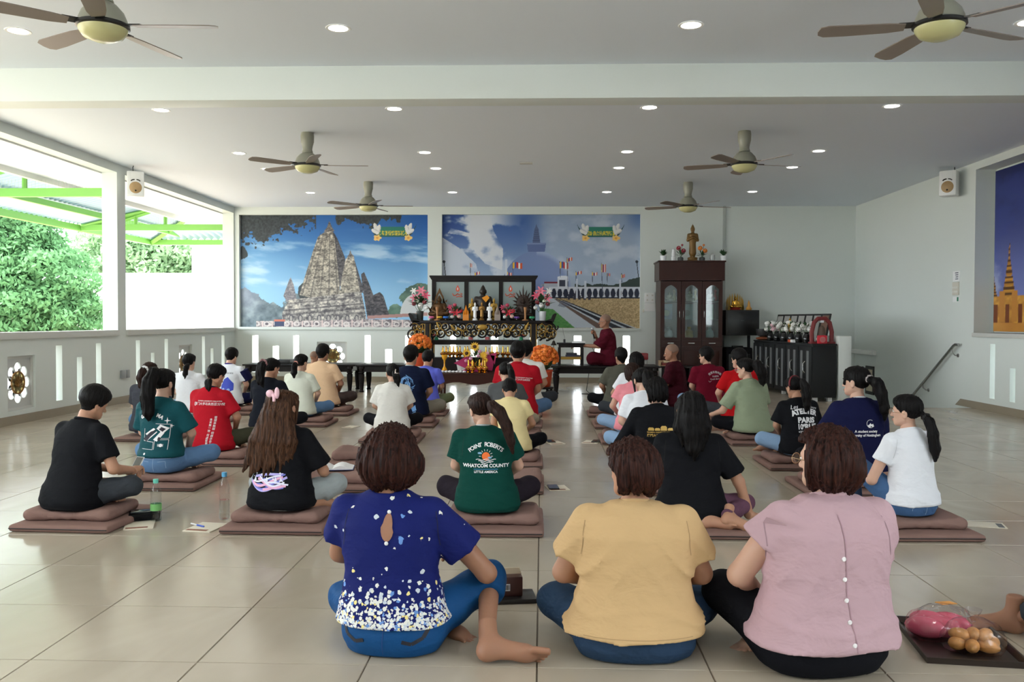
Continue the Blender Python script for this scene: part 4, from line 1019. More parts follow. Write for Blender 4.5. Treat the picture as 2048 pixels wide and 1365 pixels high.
for pl in ([(-.36, .14), (-.1, .28), (-.08, .02)], [(.1, .30), (.3, .26), (.26, .02), (.08, .05)], [(-.22, .02), (-.05, .12), (.05, .0)], [(.22, .28), (.33, .32), (.3, .12)]):
    MB().prism(pl, -.06, -.056).build('wrapping', M_mag, bq)
MB().prism([(-.30, .02), (-.33, .20), (-.12, .12), (-.06, .02)], -.03, -.026).build('white_wrapping', mat('paper_white'), bq)
# orange pot flowers
def pot_flowers(loc, label, stand, seed):
    t = thing('potted_orange_flowers', label, 'potted plant', loc); r = random.Random(seed)
    MB().lathe([(.001, 0), (.11, 0), (.125, .02), (.15, .24), (.16, .245), (.16, .27), (.14, .27)], 20).build('pot', mat('orange_plastic_pot', (190, 66, 30), .4), t)
    leaves(t, 90, (0, 0, .27), .16, .16, seed, M_leafd)
    for k in range(86):
        a = r.random() * 6.28; b = math.acos(1 - r.random() * 1.25); d = Vector((math.sin(b) * math.cos(a), math.sin(b) * math.sin(a), math.cos(b)))
        p = Vector((0, 0, .44)) + Vector((d.x * .22, d.y * .22, d.z * .20)); bloom('puff', .052 if k % 2 else .044, (232, 126, 40) if k % 3 else (222, 104, 30), t, p, d, 'blossom')
    for k in range(34):
        a = -PI / 2 + r.uniform(-1.1, 1.1); el = r.uniform(-.35, 1.1); d = Vector((math.cos(a) * math.cos(el), math.sin(a) * math.cos(el), math.sin(el))); bloom('puff', .05, (236, 132, 46), t, Vector((0, 0, .43)) + Vector((d.x * .19, d.y * .19, d.z * .17)), (d + Vector((r.uniform(-.5, .5), 0, r.uniform(-.2, .6)))).normalized(), 'blossom')
    MB().ell((0, 0, .40), (.15, .15, .14), 14, 10).build('leaf_mass', M_leafd, t)
    if stand:
        s = thing('flower_stand', 'carved black scroll-legged stand below the potted orange flowers', 'stand', (loc[0], loc[1], 0))
        MB().lathe([(.001, loc[2] - .03), (.17, loc[2] - .03), (.175, loc[2] - .015), (.17, loc[2])], 20).build('top', M_dark, s)
        for k in range(4):
            a = k * PI / 2 + .5; c, q = math.cos(a), math.sin(a)
            MB().tube([(c * .13, q * .13, loc[2] - .03), (c * .16, q * .16, loc[2] * .7), (c * .09, q * .09, loc[2] * .4), (c * .13, q * .13, .03), (c * .18, q * .18, .018), (c * .17, q * .17, .06)], [.022, .025, .02, .018, .016, .012], 8).build('leg', M_dark, s)
    return t
pot_flowers((.02, 14.0, .17), 'pot of orange blossoms on the scroll stand by the monk bench', True, 21)
pot_flowers((-1.99, 14.45, .465), 'pot of orange blossoms on the bench end beside the altar', False, 22).scale = (.8, .8, .8)

# ---- shrine screen behind the altar figures
sc = thing('shrine_screen', 'black three-panel screen with pale glass standing on the altar', 'screen', (-1.0, 15.50, AZ))
sx0, sx1 = ony(864, 600, 15.5)[0] + 1, ony(1071, 600, 15.5)[0] + 1; zt = ony(900, 563, 15.5)[2] - AZ; W = sx1 - sx0
MB().prism([(sx0 - .04, zt + .10), (sx1 + .04, zt + .10), (sx1 + .04, zt + .08), (sx1, zt + .02), (sx0, zt + .02), (sx0 - .04, zt + .08)], -.05, .04).build('cornice', M_dark, sc)
MB().box((sx0, -.03, zt - .01), (sx1, .03, zt + .02)).build('top_rail', M_dark, sc); MB().box((sx0, -.03, 0), (sx1, .03, .03)).build('bottom_rail', M_dark, sc)
for k in range(4):
    xx = sx0 + W * k / 3; xx = min(max(xx, sx0 + .035), sx1 - .035); MB().box((xx - .035, -.03, .03), (xx + .035, .03, zt - .01)).build('post', M_dark, sc)
M_pane = mat('pale_frosted_pane', (150, 164, 164), .12)
for k in range(3):
    a0 = sx0 + W * k / 3 + .035; a1 = sx0 + W * (k + 1) / 3 - .035
    p = MB().box((a0, -.006, .03), (a1, .006, zt - .01)).build('pane', M_pane, sc)
    if k != 1:
        cx = a0 + (a1 - a0) * (.78 if k == 0 else .25); M_or = mat('orange_emblem', (222, 92, 58), .5)
        MB().prism([(cx, .62), (cx + .035, .55), (cx + .025, .51), (cx, .50), (cx - .025, .51), (cx - .035, .55)], -.0075, -.0062).build('flame_emblem', M_or, p)
        MB().prism([(cx, .585), (cx + .012, .55), (cx, .52), (cx - .012, .55)], -.0085, -.0078).build('flame_core', M_wht, p)
        for pts in ([(-.09, .47), (-.07, .43), (-.03, .44), (0, .47), (.02, .45)], [(.02, .45), (.06, .44), (.08, .46), (.05, .475)], [(-.03, .41), (.02, .42), (.07, .41), (.08, .43)]):
            MB().tube([(cx + a, -.0085, b) for a, b in pts], .008, 5).build('lotus_emblem', M_or, p)

# ---- figures
def buddha_seated(name, label, loc, H, m, base_m=None, robe=None, aura=None, cat='statue'):
    s = H / .80; t = thing(name, label, cat, loc)
    h = .0125 * max(.6, s) ; g = G((-.34, -.26, -.01), (.34, .22, .86), .0125)
    D = g.ell((0, 0, .36), (.14, .10, .17)); D = smin(D, g.ell((0, 0, .47), (.165, .085, .075)), .05)
    D = smin(D, g.cone((-.10, -.02, .22), (-.27, -.10, .20), .085, .06), .05); D = smin(D, g.cone((.10, -.02, .22), (.27, -.10, .20), .085, .06), .05)
    D = smin(D, g.cone((-.27, -.12, .20), (.12, -.19, .18), .055, .045), .03); D = smin(D, g.cone((.27, -.12, .20), (-.12, -.19, .20), .055, .045), .03)
    for q in (-1, 1):
        D = smin(D, g.cone((q * .15, 0, .49), (q * .20, -.03, .33), .05, .042), .03); D = smin(D, g.cone((q * .20, -.03, .33), (q * .05, -.14, .25), .04, .032), .03)
    D = smin(D, g.cone((0, 0, .52), (0, 0, .58), .05, .045), .03); D = smin(D, g.ell((0, -.005, .645), (.07, .078, .09)), .03)
    D = smin(D, g.ell((0, .005, .73), (.04, .045, .04)), .03); D = smin(D, g.cone((0, 0, .755), (0, 0, .80), .016, .006), .02)
    for q in (-1, 1): D = smin(D, g.ell((q * .072, .005, .635), (.01, .016, .045)), .01)
    V, Q = nets(g, D); fig = link_mesh('figure', raw_mesh('figure', V * s, Q), m, t)
    bm = base_m or m
    MB().lathe([(.30 * s, 0), (.31 * s, .03 * s), (.27 * s, .05 * s), (.30 * s, .08 * s), (.27 * s, .11 * s), (.29 * s, .15 * s), (.27 * s, .165 * s)], 28, sy=.72).build('pedestal', bm, t)
    if robe: MB().prism([(-.02, .50), (.10, .56), (.15, .50), (.07, .40)], -.115, -.10, M=Matrix.Scale(s, 4)).build('robe_cloth', robe, t)
    if aura == 'flame':
        mb = MB(); out = [(-.30, .16), (-.30, .34), (-.22, .50), (-.16, .60), (-.13, .74), (-.06, .88), (0, 1.02), (.06, .88), (.13, .74), (.16, .60), (.22, .50), (.30, .34), (.30, .16)]
        inn = [(-.25, .16), (-.25, .34), (-.19, .46), (-.11, .56), (-.09, .70), (-.04, .80), (0, .86), (.04, .80), (.09, .70), (.11, .56), (.19, .46), (.25, .34), (.25, .16)]
        for i in range(12): mb.prism([out[i], out[i + 1], inn[i + 1], inn[i]], .06, .085, M=Matrix.Scale(s, 4))
        for q in (-1, 1): mb.prism([(q * .17, .60), (q * .25, .66), (q * .22, .56)], .06, .085, M=Matrix.Scale(s, 4)); mb.prism([(q * .28, .36), (q * .36, .44), (q * .31, .28)], .06, .085, M=Matrix.Scale(s, 4))
        mb.build('flame_aura', m, t)
    if aura == 'serpents':
        mb = MB(); mb.ell((0, .08 * s, .60 * s), (.24 * s, .03 * s, .30 * s), 16, 10)
        mb.build('hood', m, t)
        for k in range(13):
            a = math.radians(-118 + k * 19.7); c_, q = math.sin(a), math.cos(a); R0, R1 = .22, .36 + (.14 if k == 6 else .03 * math.cos(a))
            p0 = Vector((c_ * R0, .08, .58 + q * R0 * 1.2)); p1 = Vector((c_ * R1, .06, .60 + q * R1 * 1.25)); MB().tube([p0 * s, (p0 * .5 + p1 * .5 + Vector((0, 0, .01))) * s, p1 * s], [.035 * s, .028 * s, .004 * s], 6).build('serpent_head', m, t)
    return t
def buddha_standing(name, label, loc, H, m, group=None, base=True):
    s = H / .8; t = thing(name, label, 'statue', loc, group=group)
    g = G((-.16, -.14, -.01), (.16, .14, .82), .0125)
    D = g.cone((0, 0, .10), (0, 0, .34), .085, .075); D = smin(D, g.ell((0, 0, .44), (.085, .06, .12)), .05); D = smin(D, g.ell((0, 0, .53), (.105, .055, .045)), .04)
    for q in (-1, 1):
        D = smin(D, g.cone((q * .095, 0, .53), (q * .115, -.01, .40), .034, .03), .02); D = smin(D, g.cone((q * .115, -.01, .40), (q * .02, -.08, .46), .03, .022), .02)
        D = np.minimum(D, g.cone((q * .035, 0, .0), (q * .035, 0, .12), .026, .03))
    D = smin(D, g.cone((0, 0, .56), (0, 0, .60), .034, .032), .02); D = smin(D, g.ell((0, 0, .66), (.052, .056, .07)), .02); D = smin(D, g.ell((0, 0, .73), (.028, .028, .03)), .02); D = smin(D, g.cone((0, 0, .75), (0, 0, .80), .012, .004), .015)
    V, Q = nets(g, D); V = V * s; V[:, 2] += .10 * s if base else 0; link_mesh('figure', raw_mesh('figure', V, Q), m, t)
    if base: MB().lathe([(.13 * s, 0), (.14 * s, .02 * s), (.11 * s, .04 * s), (.12 * s, .085 * s), (.10 * s, .10 * s)], 16).build('pedestal', m, t)
    return t
def AX(u, y=15.2): return float(ony(u, 630, y)[0])
buddha_seated('buddha_statue', 'bronze seated Buddha with a pointed flame aura on the altar', (AX(878.5, 15.25), 15.25, AZ), .44, M_bronze, aura='flame')
buddha_seated('buddha_statue', 'large black seated Buddha with an orange shoulder cloth, altar centre', (AX(966, 15.26), 15.26, AZ), .62, M_blackst, robe=mat('orange_cloth', (232, 150, 30), .7))
buddha_seated('buddha_statue', 'dark seated Buddha under a many-headed serpent hood on the altar', (AX(1046, 15.28), 15.28, AZ), .40, mat('dark_brown_bronze', (54, 40, 34), .45, metal=.4), aura='serpents')
buddha_standing('standing_figure', 'gold standing praying figure left of the black Buddha', (AX(944, 15.15), 15.15, AZ), .35, M_goldp)
buddha_standing('standing_figure', 'gold standing praying figure right of the black Buddha', (AX(988, 15.15), 15.15, AZ), .35, M_goldp)
buddha_standing('standing_figure', 'small bronze gold standing Buddha before the black Buddha', (AX(963.5, 15.03), 15.03, AZ), .29, mat('old_gold', (150, 112, 56), .4, metal=.6))
buddha_standing('standing_figure', 'small white standing figure beside the amber pagoda', (AX(950, 15.02), 15.02, AZ), .28, M_wht)
buddha_standing('standing_figure', 'small white standing figure beside the grey pagoda', (AX(979, 15.02), 15.02, AZ), .28, M_wht)
PGP = [(.055, 0), (.055, .06), (.05, .065), (.05, .10), (.038, .13), (.03, .16), (.022, .19), (.012, .22), (.002, .26)]
for u, lab, m in ((932, 'amber glass pagoda on the altar', mat('amber_crystal', (226, 138, 36), .2, coat=.3)), (995, 'grey crystal pagoda on the altar', mat('grey_crystal', (158, 144, 136), .2, coat=.3))):
    t = thing('glass_pagoda', lab, 'pagoda', (AX(u, 15.05), 15.05, AZ)); MB().lathe(PGP[3:], 4).build('spire', m, t); MB().box((-.05, -.05, 0), (.05, .05, .10)).build('case', m, t)
    for q in ((-1, -1), (1, -1), (-1, 1), (1, 1)): MB().lathe([(.016, .09), (.01, .14), (.001, .17)], 6, (q[0] * .035, q[1] * .035, 0)).build('turret', m, t)
for u, c, n in ((863, (226, 110, 160), 'pink'), (891.5, (40, 110, 200), 'blue'), (1033.5, (104, 62, 150), 'purple'), (1064, (40, 160, 110), 'green'), (879, (214, 170, 50), 'yellow')):
    t = thing('lotus_lamp', n + ' lotus-shaped candle lamp on the altar front', 'lamp', (AX(u, 15.0), 14.99, AZ), group='lotus candle lamps')
    MB().lathe([(.022, 0), (.01, .015), (.01, .025), (.03, .035)], 12).build('foot', M_crys, t)
    for k in range(9): MB().ell((.032 * math.cos(k * .698), .032 * math.sin(k * .698), .052), (.016, .016, .02), 8, 5).build('petal', mat('lamp_' + n, c, .35), t)
for u, n in ((874.5, 'flame Buddha'), (1050.5, 'serpent-hood Buddha')):
    t = thing('wooden_candlestick', 'turned pale wood candlestick before the ' + n, 'candlestick', (AX(u, 15.0), 14.995, AZ)); MB().lathe([(.05, 0), (.052, .012), (.03, .02)], 16).build('foot', M_wood, t); MB().lathe([(.018, .02), (.014, .10), (.02, .16), (.028, .225), (.022, .225)], 14).build('shaft', M_wood, t)
# shelf offerings under the altar top
for u, c in ((873, None), (1042.5, None)):
    t = thing('lotus_dish', 'pink lotus dish on a green foot, %s end of the altar shelf' % ('temple mural' if u < 900 else 'monk'), 'dish', (AX(u, 15.05), 15.04, .88)); MB().lathe([(.04, 0), (.03, .03), (.028, .06)], 14).build('foot', mat('jade_green', (30, 140, 96), .3), t)
    for k in range(10): MB().ell((.045 * math.cos(k * .628), .045 * math.sin(k * .628), .085), (.022, .022, .02), 8, 5).build('petal', mat('pink_petal', (236, 90, 110), .4), t)
for u in (890, 905, 959, 1010, 1027):
    t = thing('water_glass', 'clear water glass standing on the altar shelf', 'glass', (AX(u, 15.05), 15.05, .88), group='water glasses on the altar shelf'); MB().lathe([(.03, 0), (.036, .10), (.034, .10), (.029, .006)], 14).build('cup', M_crys, t)
for u in (941.5, 975):
    t = thing('candle_glass', 'glass holding a pink candle, %s of the shelf centre' % ('left' if u < 950 else 'right'), 'candle', (AX(u, 15.03), 15.03, .88)); MB().lathe([(.045, 0), (.048, .09), (.046, .09), (.043, .005)], 16).build('glass', M_crys, t); MB().lathe([(.04, .006), (.04, .055), (.0001, .06)], 14).build('candle', mat('pink_wax', (238, 100, 100), .4, sss=.2), t)
for u, c, lab in ((924, WH, 'white blossom bowl on the altar shelf'), (992, PL, 'mauve blossom bowl on the altar shelf')):
    arrangement(lab, (AX(u, 15.05), 15.05, .88), [(.03, 0), (.05, .05)], M_crys, [('puff', .04, c, (-.03, 0, .085), F), ('puff', .04, c, (.03, -.01, .09), F), ('puff', .04, c, (0, -.02, .10), F)], 8, (0, 0, .04), .04, .05, 3)
bl = thing('altar_bell', 'small dark bell hanging at the monk end of the altar', 'bell', (AX(1107.5, 15.0), 14.9, .80)); MB().lathe([(.05, 0), (.046, .01), (.03, .04), (.02, .07), (.005, .08)], 14).build('bell', M_blackst, bl); MB().cyl((0, 0, .08), (0, 0, .34), .003, 5).build('cord', M_blk, bl); MB().cyl((0, 0, -.09), (0, 0, .02), .006, 6).build('clapper', M_blk, bl); MB().bbox((0, 0, -.10), (.04, .01, .03)).build('tag', M_blk, bl)

# ---- display cabinet
CX0, CX1, CY0, CY1, CH = 2.175, 3.385, 16.62, 17.30, 2.335
cb = thing('display_cabinet', 'tall dark red brown display cabinet with three arched glass doors', 'cabinet', (0, 0, 0))
cb.location = ((CX0 + CX1) / 2, CY0, 0); w = (CX1 - CX0) / 2
zu, zg0, zg1 = 1.965, .87, 1.95
bd = MB(); bd.box((-w + .03, .02, 0), (w - .03, CY1 - CY0, .86)); bd.box((-w + .03, CY1 - CY0 - .02, .86), (w - .03, CY1 - CY0, zu)); bd.box((-w + .03, .02, .86), (-w + .05, .66, zu)); bd.box((w - .05, .02, .86), (w - .03, .66, zu)); bd.build('carcass', M_brown, cb)
MB().box((-w, -.02, zu), (w, CY1 - CY0, CH - .03)).build('top_box', M_brown, cb); MB().rbox((-w - .02, -.04, CH - .03), (w + .02, CY1 - CY0, CH), .006).build('top_board', M_brown, cb)
for z in (1.23, 1.58): MB().box((-w + .05, .06, z - .012), (w - .05, .64, z + .012)).build('shelf', mat('dark_shelf', (40, 26, 22), .4), cb)
dw = (2 * w - .06) / 3
for k in range(3):
    x0 = -w + .03 + k * dw; x1 = x0 + dw; fr = MB(); e = .075
    fr.box((x0 + .004, -.005, .86), (x0 + e, .02, zg1)); fr.box((x1 - e, -.005, .86), (x1 - .004, .02, zg1)); fr.box((x0 + e, -.005, .86), (x1 - e, .02, .905))
    n = 12; top = [(x0 + e + (x1 - x0 - 2 * e) * i / n, 1.80 + .08 * math.sin(PI * i / n)) for i in range(n + 1)]
    for i in range(n): fr.prism([top[i], top[i + 1], (top[i + 1][0], zg1), (top[i][0], zg1)], -.005, .02)
    d = fr.build('glass_door', M_brown, cb); MB().box((x0 + e - .005, .008, .89), (x1 - e + .005, .012, 1.89)).build('pane', glass_mat('cabinet_pane', (.80, .86, .85), .03, .78), d)
    hx = x1 - .035 if k == 0 else x0 + .035; MB().tube([(hx, -.01, 1.27), (hx, -.03, 1.29), (hx, -.03, 1.39), (hx, -.01, 1.41)], .006, 6).build('handle', M_st, d)
    l = MB().box((x0 + .006, -.005, .06), (x1 - .006, .02, .74)).build('lower_door', M_brown, cb); MB().rbox((x0 + .06, -.012, .14), (x1 - .06, -.004, .66), .004).build('raised_panel', M_brown, l)
    q = MB().box((x0 + .006, -.005, .75), (x1 - .006, .02, .85)).build('drawer', M_brown, cb); MB().box(((x0 + x1) / 2 - .06, -.02, .795), ((x0 + x1) / 2 + .06, -.005, .805)).build('handle', M_st, q)
cx = (CX0 + CX1) / 2
for k, (dx, lab, m, H) in enumerate(((-dw, 'small cream seated Buddha behind the cabinet glass, left door', mat('cream_figure', (226, 214, 186), .4), .17), (0, 'grey gilt seated Buddha behind the middle cabinet door', mat('grey_gilt', (170, 168, 150), .4), .20), (dw, 'white seated figure with round halo behind the right cabinet door', M_wht, .20))):
    buddha_seated('cabinet_figure', lab, (cx + dx, CY0 + .2, 1.592), H, m, aura=None)
for k, (dx, c, c2, n) in enumerate(((-dw, (70, 120, 160), (150, 180, 150), 'blue'), (0, (120, 140, 140), (90, 100, 100), 'grey'), (dw, (96, 150, 118), (150, 190, 160), 'green'))):
    t = thing('framed_card', n + ' framed picture card on the middle cabinet shelf', 'picture', (cx + dx - .03, CY0 + .22, 1.2425)); MB().box((-.13, 0, 0), (.09, .012, .29)).build('card', mat('card_' + n, c, .4), t); MB().lathe([(.0001, 0), (.06, 0), (.06, .002)], 16, M=Matrix.Translation((-.02, -.003, .12)) @ Matrix.Rotation(PI / 2, 4, 'X')).build('emblem', mat('card2_' + n, c2, .4), t)
for k, (dx, c, n) in enumerate(((-dw + .1, (190, 176, 120), 'brass'), (.11, (190, 160, 60), 'gilt'), (dw + .10, (190, 40, 40), 'red'))):
    tag(MB().lathe([(.025, 0), (.04, .05), (.02, .13), (.03, .18), (.01, .22)], 12, (0, 0, 0)).build('ornament', mat('orn_' + n, c, .35), None, (cx + dx, CY0 + .25, 1.592)), n + ' vase ornament on the upper cabinet shelf', 'ornament')
for k, (dx, c, n) in enumerate(((-dw, (216, 222, 226), 'glass'), (0, (190, 152, 70), 'gold'), (dw, (150, 180, 186), 'pale blue'))):
    tag(MB().lathe([(.05, 0), (.085, .07), (.07, .16), (.03, .20), (.04, .24)], 16).build('bowl_ornament', mat('orn2_' + n, c, .25), None, (cx + dx, CY0 + .25, .861)), n + ' rounded ornament on the lowest glazed cabinet shelf', 'ornament')
# on the cabinet
buddha_standing('standing_figure', 'bronze standing Buddha on a tall pedestal atop the display cabinet', (float(ony(1385, 520, 16.9)[0]), 16.9, CH), .64, mat('brown_gilt_wood', (122, 92, 48), .45, metal=.3))
for u, sidew in ((1326.5, 'red flower pot side'), (1447, 'crystal ornament side')):
    t = thing('potted_grass', 'white pot of green grass on the cabinet top, ' + sidew, 'potted plant', (float(ony(u, 520, 16.9)[0]), 16.9, CH)); MB().lathe([(.001, 0), (.05, 0), (.06, .11), (.052, .11), (.05, .10)], 16).build('pot', M_wht, t); leaves(t, 46, (0, 0, .1), .03, .13, int(u), M_leafd, 'grass', 1.0)
for u, c, lab in ((1361, (150, 30, 50), 'dark pot of crimson artificial roses on the cabinet top'), (1404, OR, 'dark pot of orange artificial flowers on the cabinet top')):
    x = float(ony(u, 520, 16.88)[0]); arrangement(lab, (x, 16.88, CH), [(.001, 0), (.05, 0), (.055, .06), (.045, .08)], mat('dark_grey_pot', (70, 74, 74), .5), [('puff', .06, c, (-.04, -.02, .25), F), ('puff', .062, c, (.05, -.02, .20), F), ('puff', .03, c, (.03, 0, .31), F)], 12, (0, 0, .1), .06, .12, int(u))
for u, lab, pr in ((1347, 'white porcelain figurine on the cabinet top beside the crimson roses', [(.04, 0), (.05, .08), (.035, .10), (.04, .14), (.03, .19), (.03, .22), (.005, .25)]), (1425, 'frosted crystal urn on the cabinet top beside the orange flowers', [(.03, 0), (.05, .06), (.045, .10), (.05, .12), (.02, .15), (.001, .16)])):
    tag(MB().lathe(pr, 16).build('figurine', M_wht if u < 1400 else mat('frosted', (220, 226, 226), .2, trans=.4), None, (float(ony(u, 520, 16.88)[0]), 16.88, CH)), lab, 'ornament')
# ---- black wall box with gilt figure
bb = thing('black_wall_box', 'black steel equipment box beside the display cabinet', 'box', (3.74, 16.95, .945)); MB().rbox((-.31, -.25, 0), (.31, .44, .475), .006).build('case', M_blk, bb)
MB().rbox((-.28, -.258, .03), (.28, -.25, .445), .004).build('door', mat('black_door', (16, 17, 18), .3), bb); MB().bbox((0, -.262, .28), (.06, .006, .012)).build('maker_plate', mat('dark_plate', (60, 62, 64), .3), bb)
MB().box((-.3, .2, -.945), (-.25, .25, 0)).build('leg', M_blk, bb); MB().box((.2, .2, -.945), (.25, .25, 0)).build('leg', M_blk, bb)
pa = thing('floor_loudspeaker', 'black floor case standing under the steel box', 'speaker', (3.68, 16.85, 0)); MB().rbox((-.24, -.2, .02), (.24, .2, .72), .03).build('case', mat('black_carpet', (20, 20, 22), .9, spec=.1), pa); MB().rbox((-.1, -.05, .72), (.1, .05, .75), .01).build('handle', M_blk, pa); MB().rbox((-.2, -.21, .08), (.2, -.2, .6), .01).build('grille', M_blk, pa)
for q in ((-.15, -.15), (.15, -.15), (-.15, .15), (.15, .15)): MB().lathe([(.03, 0), (.025, .02)], 10, (q[0], q[1], 0)).build('foot', M_blk, pa)
bz = .945 + .475
gt = buddha_seated('gilt_buddha', 'gilt seated Buddha in a spired halo on the black box', (3.66, 16.95, bz), .27, M_gold, base_m=mat('red_gilt', (150, 50, 40), .35, metal=.3))
hl = MB()
for k in range(11):
    a = math.radians(-90 + k * 18); x = .16 * math.sin(a); z = .06 + .20 * max(0, math.cos(a)) ** .7; hl.prism([(x - .018, .0), (x + .018, .0), (x + .014, z), (x, z + .07), (x - .014, z)], .05, .065)
hl.build('spired_halo', M_goldp, gt)
tag(MB().lathe([(.05, 0), (.06, .03), (.03, .07), (.02, .14), (.003, .19)], 12).build('amber_figure', mat('amber_resin', (206, 150, 70), .3), None, (3.90, 16.9, bz)), 'small amber pointed figure on the black box', 'ornament')
tag(MB().lathe([(.04, 0), (.045, .1), (.02, .14), (.025, .16)], 12).build('glass_jar', M_crys, None, (3.47, 16.9, bz)), 'clear glass jar on the black box beside the cabinet', 'jar')

# ---- black sideboard with memorial frames
SBA = math.atan2(4.05 - 3.86, 13.55 - 16.5)
sb = thing('sideboard', 'long black sideboard with slatted glass doors and silver handles', 'sideboard', (4.075, 13.50, 0), 0)
M_sb = mat('charcoal_sideboard', (34, 36, 38), .45, spec=.25); M_slat = mat('smoked_glass_strip', (112, 114, 116), .35)
SBM = Matrix.Rotation(math.radians(4.0), 4, 'Z'); sb.rotation_euler = (0, 0, math.radians(4.0))
SL, SDp, SH = 2.85, .36, .872       # length along +y, depth along +x, height
MB().rbox((0, 0, .06), (SDp, SL, SH - .025), .004).build('carcass', M_sb, sb); MB().rbox((-.015, -.015, SH - .025), (SDp + .01, SL + .01, SH), .006).build('top', M_sb, sb)
for y in (.05, SL / 2, SL - .12):
    for x in (.04, SDp - .1): MB().box((x, y, 0), (x + .06, y + .06, .06)).build('foot', M_rim, sb)
nd = 5; dl = SL / nd
for k in range(nd):
    y0 = k * dl + .01; d = MB().rbox((-.018, y0, .08), (0, y0 + dl - .02, SH - .05), .003).build('door', M_sb, sb)
    for q in (.10, .36): MB().box((-.022, y0 + q, .14), (-.018, y0 + q + .09, SH - .11)).build('glass_strip', M_slat, d)
    for q in (.25, .30):
        MB().tube([(-.02, y0 + q, .42), (-.045, y0 + q + (.02 if q < .27 else -.02), .46), (-.045, y0 + q + (.02 if q < .27 else -.02), .56), (-.02, y0 + q, .60)], .006, 6).build('handle', M_st, d)
def SB(lx, ly, lz=SH): p = SBM @ Vector((lx, ly, lz)); return (p.x + 4.075, p.y + 13.50, p.z)
M_photo = mat('portrait_print', (150, 150, 146), .4)
for k in range(7):
    ly = .36 + k * .345; t = thing('memorial_frame', 'black memorial picture frame on the sideboard, number %s from the red arch' % ('first second third fourth fifth sixth seventh eighth'.split()[k]), 'picture frame', SB(.26, ly), math.radians(4 - 78), 'memorial frames')
    R = Matrix.Rotation(math.radians(-12), 4, 'X'); MB().box((-.11, 0, .0), (.11, .018, .47), R).build('frame', M_blk, t); MB().box((-.085, -.003, .03), (.085, 0, .44), R).build('portrait_print', M_photo if k != 0 else mat('brown_print', (110, 84, 70), .5), t)
for k in range(6):
    ly = .50 + k * .345; r = random.Random(k); bl_ = [('puff', .045 + .01 * r.random(), WH if (k != 4 or j % 2) else (224, 180, 190), (r.uniform(-.09, .09), r.uniform(-.07, .07), .21 + r.uniform(-.03, .11)), (-.4, -.8, .5)) for j in range(8)]
    arrangement('black vase of white flowers before the %s memorial frame' % ('first second third fourth fifth sixth'.split()[k]), SB(.09, ly), [(.001, 0), (.05, 0), (.062, .05), (.055, .11), (.032, .15), (.04, .17)], mat('black_glaze', (20, 22, 24), .12), bl_, 26, (0, 0, .22), .08, .09, k + 50)
ra = thing('red_arch_ornament', 'dark red carved arch ornament with a hanging bell on the sideboard', 'ornament', SB(.20, .17), math.radians(4)); M_ra = mat('dark_red_lacquer', (120, 40, 42), .4, bump=.5, bscale=40)
pts = [(-.15, 0), (-.155, .16), (-.12, .30), (-.06, .36), (.06, .36), (.12, .30), (.155, .16), (.15, 0)]
MB().tube([(x, 0, z + .02) for x, z in pts], [.035] * 8, 8).build('arch', M_ra, ra); MB().rbox((-.19, -.06, 0), (.19, .06, .03), .006).build('base', M_ra, ra)
MB().lathe([(.06, .12), (.052, .15), (.045, .24), (.02, .27)], 14).build('bell', mat('brown_bell', (92, 74, 62), .5), ra); MB().bbox((0, 0, .36), (.05, .04, .08)).build('finial', M_wht, ra); MB().ell((-.03, -.03, .07), (.07, .04, .04)).build('pale_figure', mat('pale_pink', (220, 196, 190), .5), ra)
ck = thing('red_alarm_clock', 'small red clock in front of the red arch', 'clock', SB(.16, .045), math.radians(4)); MB().rbox((-.075, -.02, 0), (.075, .03, .13), .02).build('case', mat('red_plastic', (206, 36, 54), .35), ck)
MB().lathe([(.045, 0), (.045, .002), (.041, .002), (.041, 0)], 24, M=Matrix.Translation((0, -.021, .065)) @ Matrix.Rotation(PI / 2, 4, 'X')).build('dial_ring', mat('pale_ring', (240, 150, 150), .4), ck); MB().bbox((.0, -.023, .065), (.006, .002, .05)).build('hand', mat('pale_ring'), ck)
bw = thing('singing_bowl', 'dark singing bowl on an orange cushion at the sideboard far end', 'bowl', SB(.13, 2.70)); MB().lathe([(.06, .06), (.12, .08), (.14, .14), (.145, .20), (.135, .20), (.11, .10)], 22).build('bowl', mat('dark_bowl', (42, 40, 40), .4), bw); MB().ell((0, 0, .03), (.15, .13, .034), 16, 8).build('cushion', mat('orange_brown_cloth', (140, 76, 46), .7), bw)
t = thing('packet', 'red and white packet lying on the sideboard edge', 'packet', SB(.05, .98), math.radians(94)); MB().rbox((-.12, -.05, 0), (.0, .05, .045), .004).build('white_end', mat('paper_white'), t); MB().rbox((0, -.05, 0), (.11, .05, .045), .004).build('red_end', mat('orange_red', (200, 84, 50), .5), t)
gb = thing('gilt_staff', 'gilt lotus-bud ornament between the memorial frames', 'ornament', SB(.10, 1.28)); MB().lathe([(.03, 0), (.012, .02), (.012, .20), (.03, .24), (.035, .30), (.02, .36), (.002, .40)], 12).build('bud', M_gold, gb)

